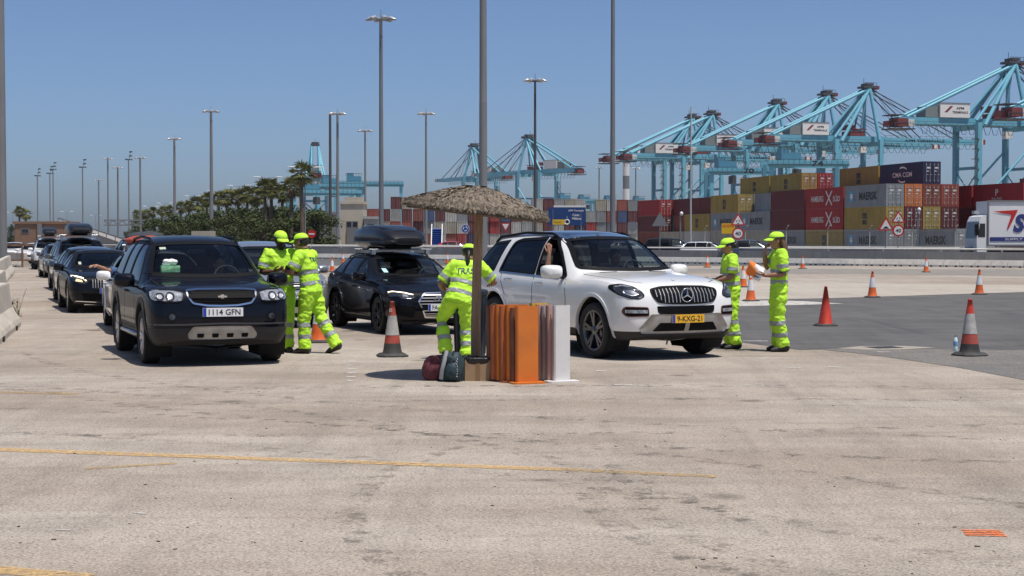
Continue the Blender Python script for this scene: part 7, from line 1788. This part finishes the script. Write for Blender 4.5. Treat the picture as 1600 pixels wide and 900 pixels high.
# ------------------------------------------------------------ trees
def leafm(k, c): return pm('leaf_' + k, c, .85, var=.45, scale=.7, spec=.15)
LP, LB_, LD = leafm('palm', (.15, .155, .055)), leafm('bush', (.055, .072, .028)), pm('palm_skirt', (.15, .115, .065), .9, var=.3, scale=1); BARK = pm('palm_bark', (.10, .075, .055), .9, var=.3, scale=3)
def palm_mesh(seed, h):
    rr = random.Random(seed); t = MB(); t.tube([(0, 0, 0), (.1, 0, h*.3), (.0, .1, h*.7), (0, 0, h)], [.34, .27, .24, .26], 9)
    c = MB()
    for k in range(46):
        el = R(rr.uniform(-45, 80)); az = rr.uniform(0, 6.28); L_ = rr.uniform(1.3, 1.9); d = Vector((math.cos(az)*math.cos(el), math.sin(az)*math.cos(el), math.sin(el)))
        b0 = Vector((0, 0, h)); hub = b0 + d * L_ * .55 + Vector((0, 0, -.12)); sd_ = d.cross(Vector((0, 0, 1))).normalized(); up_ = sd_.cross(d)
        c.add([b0 - sd_*.02, b0 + sd_*.02, hub + sd_*.02, hub - sd_*.02], [(0, 1, 2, 3)])
        for q in range(11):
            a = R(-85 + 17*q); dd = (d*math.cos(a) + sd_*math.sin(a)).normalized(); tip = hub + dd * L_ * rr.uniform(.5, .65) + Vector((0, 0, -.28 * L_ * rr.uniform(.3, 1))); w = dd.cross(up_).normalized() * .075
            mid = hub.lerp(tip, .5) + Vector((0, 0, .06)); c.add([hub, mid + w, tip, mid - w], [(0, 1, 2, 3)])
    s_ = MB()
    for k in range(60):
        az = rr.uniform(0, 6.28); z0 = h - rr.uniform(.1, .8); d = Vector((math.cos(az), math.sin(az), 0)); p = Vector((0, 0, z0)) + d*.2; e = p + d*rr.uniform(.3, .7) + Vector((0, 0, -rr.uniform(.5, 1.1))); w = Vector((-d.y, d.x, 0))*.14; s_.add([p, p.lerp(e, .5) + w, e, p.lerp(e, .5) - w], [(0, 1, 2, 3)])
    return t.mesh('trunk'), c.mesh('crown'), s_.mesh('dead_fronds')
def bush_mesh(seed, h, r):
    rr = random.Random(seed); t = MB(); t.tube([(0, 0, 0), (.1, .1, h*.25), (-.1, 0, h*.5)], [.3, .22, .14], 8)
    for k in range(6): a = k*1.05; t.tube([(0, 0, h*.3), (r*.4*math.cos(a), r*.4*math.sin(a), h*.5), (r*.7*math.cos(a), r*.7*math.sin(a), h*.65)], [.13, .08, .04], 6)
    c = MB(); cl = []
    for k in range(34):
        a = rr.uniform(0, 6.28); z = rr.uniform(.10, .92); q = r * math.sqrt(rr.random()) * (1 - .45*max(0, z - .5)*2); cl.append((Vector((q*math.cos(a), q*math.sin(a), h*z)), rr.uniform(.5, 1.0) * r * .36))
    for k in range(2600):
        p0, rad = rr.choice(cl); d = Vector((rr.gauss(0, 1), rr.gauss(0, 1), rr.gauss(0, 1))).normalized(); p = p0 + d * rad * rr.uniform(.55, 1.08); p.z = max(p.z, .1); s_ = rr.uniform(.14, .30)
        u = Vector((rr.gauss(0, 1), rr.gauss(0, 1), rr.gauss(0, 1))).normalized(); v = u.cross(d).normalized(); c.add([p - u*s_, p + v*s_*.5, p + u*s_, p - v*s_*.5], [(0, 1, 2, 3)])
    return t.mesh('trunk'), c.mesh('crown')
PV = [palm_mesh(k, hh) for k, hh in ((1, 9.2), (2, 8.0), (3, 7.2))]; BV = [bush_mesh(k, 6.4, 3.2) for k in (4, 5, 6)]
def palm(label, px, py, h, v, base=9.2):
    Y = (h + .6 - CAMH) * F / (HZ - py); X = (px - CX) / F * Y; o = thing('palm_tree', label, 'palm', (X, Y, 0), random.uniform(0, 6), 'palms in the tree row'); t, c, s_ = PV[v]; hh = (9.2, 8.0, 7.2)[v]; o.scale = (h/hh*.95, h/hh*.95, h/hh)
    link('trunk', t, o, None, None, BARK); link('crown', c, o, None, None, LP); link('dead_fronds', s_, o, None, None, LD)
palm('tallest palm, standing right of the tree row', 472, 263, 10.4, 0); palm('palm with drooping fronds next to the tallest palm', 455, 286, 9.0, 1); palm('leaning palm second left of the tallest palm', 424, 288, 9.2, 1)
PP = [(414, 286, 9.2), (441, 296, 8.6), (400, 300, 8.8), (386, 297, 9.2), (372, 303, 9.0), (356, 302, 9.2), (342, 305, 9.0), (324, 307, 9.3), (309, 313, 9.0), (296, 317, 9.0), (283, 320, 9.0), (268, 325, 8.6), (254, 326, 8.8), (240, 328, 8.8), (226, 331, 8.6), (214, 331, 9.0), (31, 327, 10.0), (41, 331, 9.6)]
for i, (px, py, h) in enumerate(PP): palm('fan palm %s' % (('number %s from the right in the long tree row' % ('four five six seven eight nine ten eleven twelve thirteen fourteen fifteen sixteen seventeen eighteen nineteen'.split()[i])) if px > 100 else ('left' if px == 31 else 'right') + ' one of the pair behind the brown building'), px, py, h, i % 3)
rr = random.Random(12); k = 0
for px, Y, h in [(498, 236, 6.0), (480, 240, 6.6), (460, 246, 6.8), (440, 252, 7.2), (420, 260, 7.4), (398, 268, 7.2), (376, 280, 7.6), (354, 292, 7.4), (330, 306, 7.4), (306, 322, 7.2), (284, 340, 7.2), (262, 362, 7.0), (242, 388, 7.0), (224, 420, 7.2), (214, 450, 7.6), (450, 230, 5.0), (408, 240, 5.2), (366, 255, 5.4), (320, 280, 5.4), (275, 312, 5.4), (20, 480, 6), (44, 486, 6)]:
    k += 1; X = (px - CX) / F * Y; o = thing('shrub_tree', 'dark green bushy tree %s' % (('%s from the right under the palms' % ordinal(k)) if k <= 15 else ('%s from the right in the front hedge' % ordinal(k - 15)) if k <= 20 else ('left' if k == 21 else 'right') + ' one beside the brown building'), 'tree', (X, Y, 0), rr.uniform(0, 6), 'bushy trees under the palms'); t, c = BV[k % 3]; sx = rr.uniform(.95, 1.2) * (1 if px > 100 else .6); o.scale = (sx, sx, h / 6.4 * .92)
    link('trunk', t, o, None, None, BARK); link('crown', c, o, None, None, LB_)
# ------------------------------------------------------------ vehicles beyond the wall
def mini(name, label, S, pnt, px, py, Y, a, group='vehicles beyond the grey walls', rims=True, wr_=.335):
    S = dict(S); S.pop('clad', None); X = (px - CX) / F * Y; q, rz = place(S, Vector((X, Y, 0)), a, (0, 0)); c = Car(name, label, S, pnt, q, rz, 2, group); c.windows(); c.wheels(wr_, .225, rimA, SATIN, wr_ + .06, pnt, .04); c.mirrors(S['xc'] - .30, S['belt'][0] + .03, pnt, 1.0)
    z = .72 if S['zc'] < 1.05 else .88
    for sg in (1, -1): c.patch('headlight', LENS, [(sg*p_, b_) for p_, b_ in [(.50, z + .02), (.62, z + .08), (.84, z + .10), (.80, z - .04), (.56, z - .06)]], off=.006, r=.02)
    c.patch('tail_light', REDL, [(.60, S['belt'][1] - .04), (.80, S['belt'][1] - .05), (.80, S['belt'][1] - .25), (.64, S['belt'][1] - .22)], 'B', mirror=True); c.finish(); return c
mini('estate_car', 'white car parked right of the dark SUV beyond the wall', WAG, P_WHITE, 1112, 380, 122, R(75)); mini('hatchback', 'white hatchback partly behind the white SUV windscreen', A3, P_WHITE, 985, 380, 140, R(100), wr_=.325); mini('suv', 'dark SUV beyond the wall above the white SUV bonnet', SUVS, P_NAVY, 1053, 380, 125, R(80), wr_=.362)
mini('people_carrier', 'dark blue van passing behind the woman at the bumper', VAN, P_BLUE, 1176, 380, 112, R(85)); mini('hatchback', 'red car passing behind the umbrella worker', A3, P_RED, 716, 380, 158, R(95), wr_=.325); mini('saloon_car', 'white saloon partly hidden by the worker caps beyond the wall', SED, P_WHITE, 1092, 380, 136, R(95)); mini('people_carrier', 'white van beyond the wall left of the no entry sign', VAN, P_WHITE, 316, 380, 190, R(95))
# ------------------------------------------------------------ articulated lorry
TY = 104; p = at(1526, 380, TY); o = thing('lorry', 'white box lorry with red swoosh and blue lettering at the right edge', 'lorry', (p.x, TY, 0), R(2)); TW = pm('lorry_white', (.66, .67, .68), .5, var=.05, scale=1)
def part(nm, fn_, m, par=None): mb = MB(); fn_(mb); return mb.build(nm, m, par or o)
box = part('cargo_box', lambda b: b.box((7.35, 1.3, 2.62), (13.2, 2.5, 2.78)), TW); part('box_frame', lambda b: [b.box((x, .03, 2.62), (.10, .08, 2.86)) for x in (.73, 13.97)] + [b.box((7.35, .03, z), (13.2, .08, .10)) for z in (1.24, 4.0)], SGRY, box)
part('blue_band', lambda b: b.box((7.35, .035, 1.62), (13.0, .02, .26)), pm('lorry_blue', (.02, .03, .16), .5), box); text('lettering', 'SUARDIAZ', pm('lorry_blue', (0, 0, 0)), (5.6, .02, 2.62), (1, 0, 0), (0, 0, 1), w=6.6, h=1.15, parent=box, bold=.05, shear=.25); text('band_lettering', 'SUPPLY CHAIN SOLUTIONS', SWHT, (3.9, .012, 1.62), (1, 0, 0), (0, 0, 1), w=4.2, h=.14, parent=box)
mb = MB(); mb.add([(1.0, .02, 3.35), (2.6, .02, 3.45), (2.0, .02, 2.25), (1.9, .02, 2.25), (2.2, .02, 3.15)], [(0, 1, 2, 3, 4)]); mb.build('red_swoosh', SRED, box)
part('chassis', lambda b: b.box((7, 1.3, .95), (15, 1.0, .3)), DSTEEL); part('side_guard', lambda b: (b.bar((4.2, .15, .75), (9.8, .15, .75), .06, .12), b.bar((4.2, .15, 1.0), (9.8, .15, 1.0), .06, .12), [b.bar((x, .18, .7), (x, .18, 1.2), .07) for x in (4.3, 7, 9.7)]), SGRY)
cab = MB(); cab.add([(x, y, z) for y in (.06, 2.54) for x, z in ((.05, .55), (.02, 1.6), (.18, 2.75), (.32, 3.05), (.66, 3.15), (.66, .55))], [(0, 1, 7, 6), (1, 2, 8, 7), (2, 3, 9, 8), (3, 4, 10, 9), (4, 5, 11, 10), (5, 4, 3, 2, 1, 0), (6, 7, 8, 9, 10, 11)]); cb = cab.build('cab', TW, o)
part('windscreen', lambda b: b.add([(.012, .2, 1.68), (.012, 2.4, 1.68), (.16, 2.4, 2.7), (.16, .2, 2.7)], [(0, 1, 2, 3)]), pm('dark_pane', (0, 0, 0)), cb); part('side_window', lambda b: b.add([(.10, .05, 1.75), (.55, .05, 1.75), (.55, .05, 2.6), (.22, .05, 2.6)], [(0, 1, 2, 3)]), pm('dark_pane', (0, 0, 0)), cb); part('mirror', lambda b: (b.box((-.05, -.15, 2.2), (.2, .25, .7)), b.bar((.15, 0, 2.6), (-.05, -.15, 2.5), .05)), BTRIM, cb); part('bumper', lambda b: b.box((.1, 1.3, .55), (.3, 2.4, .5)), DSTEEL, cb); part('roof_beacon', lambda b: b.box((.1, .6, 3.3), (.3, .5, .2)), LAMP, cb)
for x in (.55, 2.6, 10.0, 11.3, 12.6):
    for y in (.25, 2.35): w_ = part('wheel', lambda b: b.lathe([(.0, -.14), (.3, -.15), (.48, -.15), (.52, -.1), (.52, .1), (.48, .15), (.3, .15), (0, .14)], 24, (x, y, .52), 'Y'), pm('tyre_rubber', (0, 0, 0))); part('rim', lambda b: b.lathe([(.0, -.155), (.12, -.158), (.28, -.152), (.29, -.13)], 16, (x, y, .52), 'Y'), SATIN, w_)
p2 = at(318, 380, 205); o = thing('white_trailer', 'small white box trailer behind the dark SUV roof', 'trailer', (p2.x, 205, 0)); part('box', lambda b: b.box((0, 0, 1.75), (2.6, 2, 1.7)), CM['cream'], o); part('chassis', lambda b: b.box((0, 0, .7), (3.6, 1.2, .2)), DSTEEL, o)
for x in (-.8, .8):
    for y in (-.9, .9): part('wheel', lambda b: b.lathe([(0, -.1), (.33, -.1), (.35, 0), (.33, .1), (0, .1)], 16, (x, y, .35), 'Y'), pm('tyre_rubber', (0, 0, 0)), o)
# ------------------------------------------------------------ far hills of haze: low shoreline
mb = MB(); V = []; n = 60
for k in range(n + 1):
    x = -1600 + 3200*k/n; V += [(x, 2300, 0), (x, 2300, 5 + 7*noise.noise(Vector((x*.004, 0, 0))) + 3*noise.noise(Vector((x*.02, 1, 0)))), (x, 2500, 0)]
mb.add(V, [q for k in range(n) for q in ((3*k, 3*k+3, 3*k+4, 3*k+1), (3*k+1, 3*k+4, 3*k+5, 3*k+2))]); o = mb.build('terrain', pm('far_scrub', (.10, .105, .07), .9, var=.3, scale=.01)); o['kind'] = 'structure'

# ------------------------------------------------------------ the hazy sea air
mb = MB(); mb.box((0, 1260, 47), (3700, 2690, 96)); m = bpy.data.materials.new('sea_haze'); m.use_nodes = True; n_ = m.node_tree.nodes; n_.remove(n_['Principled BSDF'])
pv = n_.new('ShaderNodeVolumePrincipled'); pv.inputs['Color'].default_value = (.80, .88, 1.0, 1); pv.inputs['Density'].default_value = .00004; m.node_tree.links.new(pv.outputs[0], n_['Material Output'].inputs['Volume'])
hz = mb.build('haze', m); hz['kind'] = 'stuff'
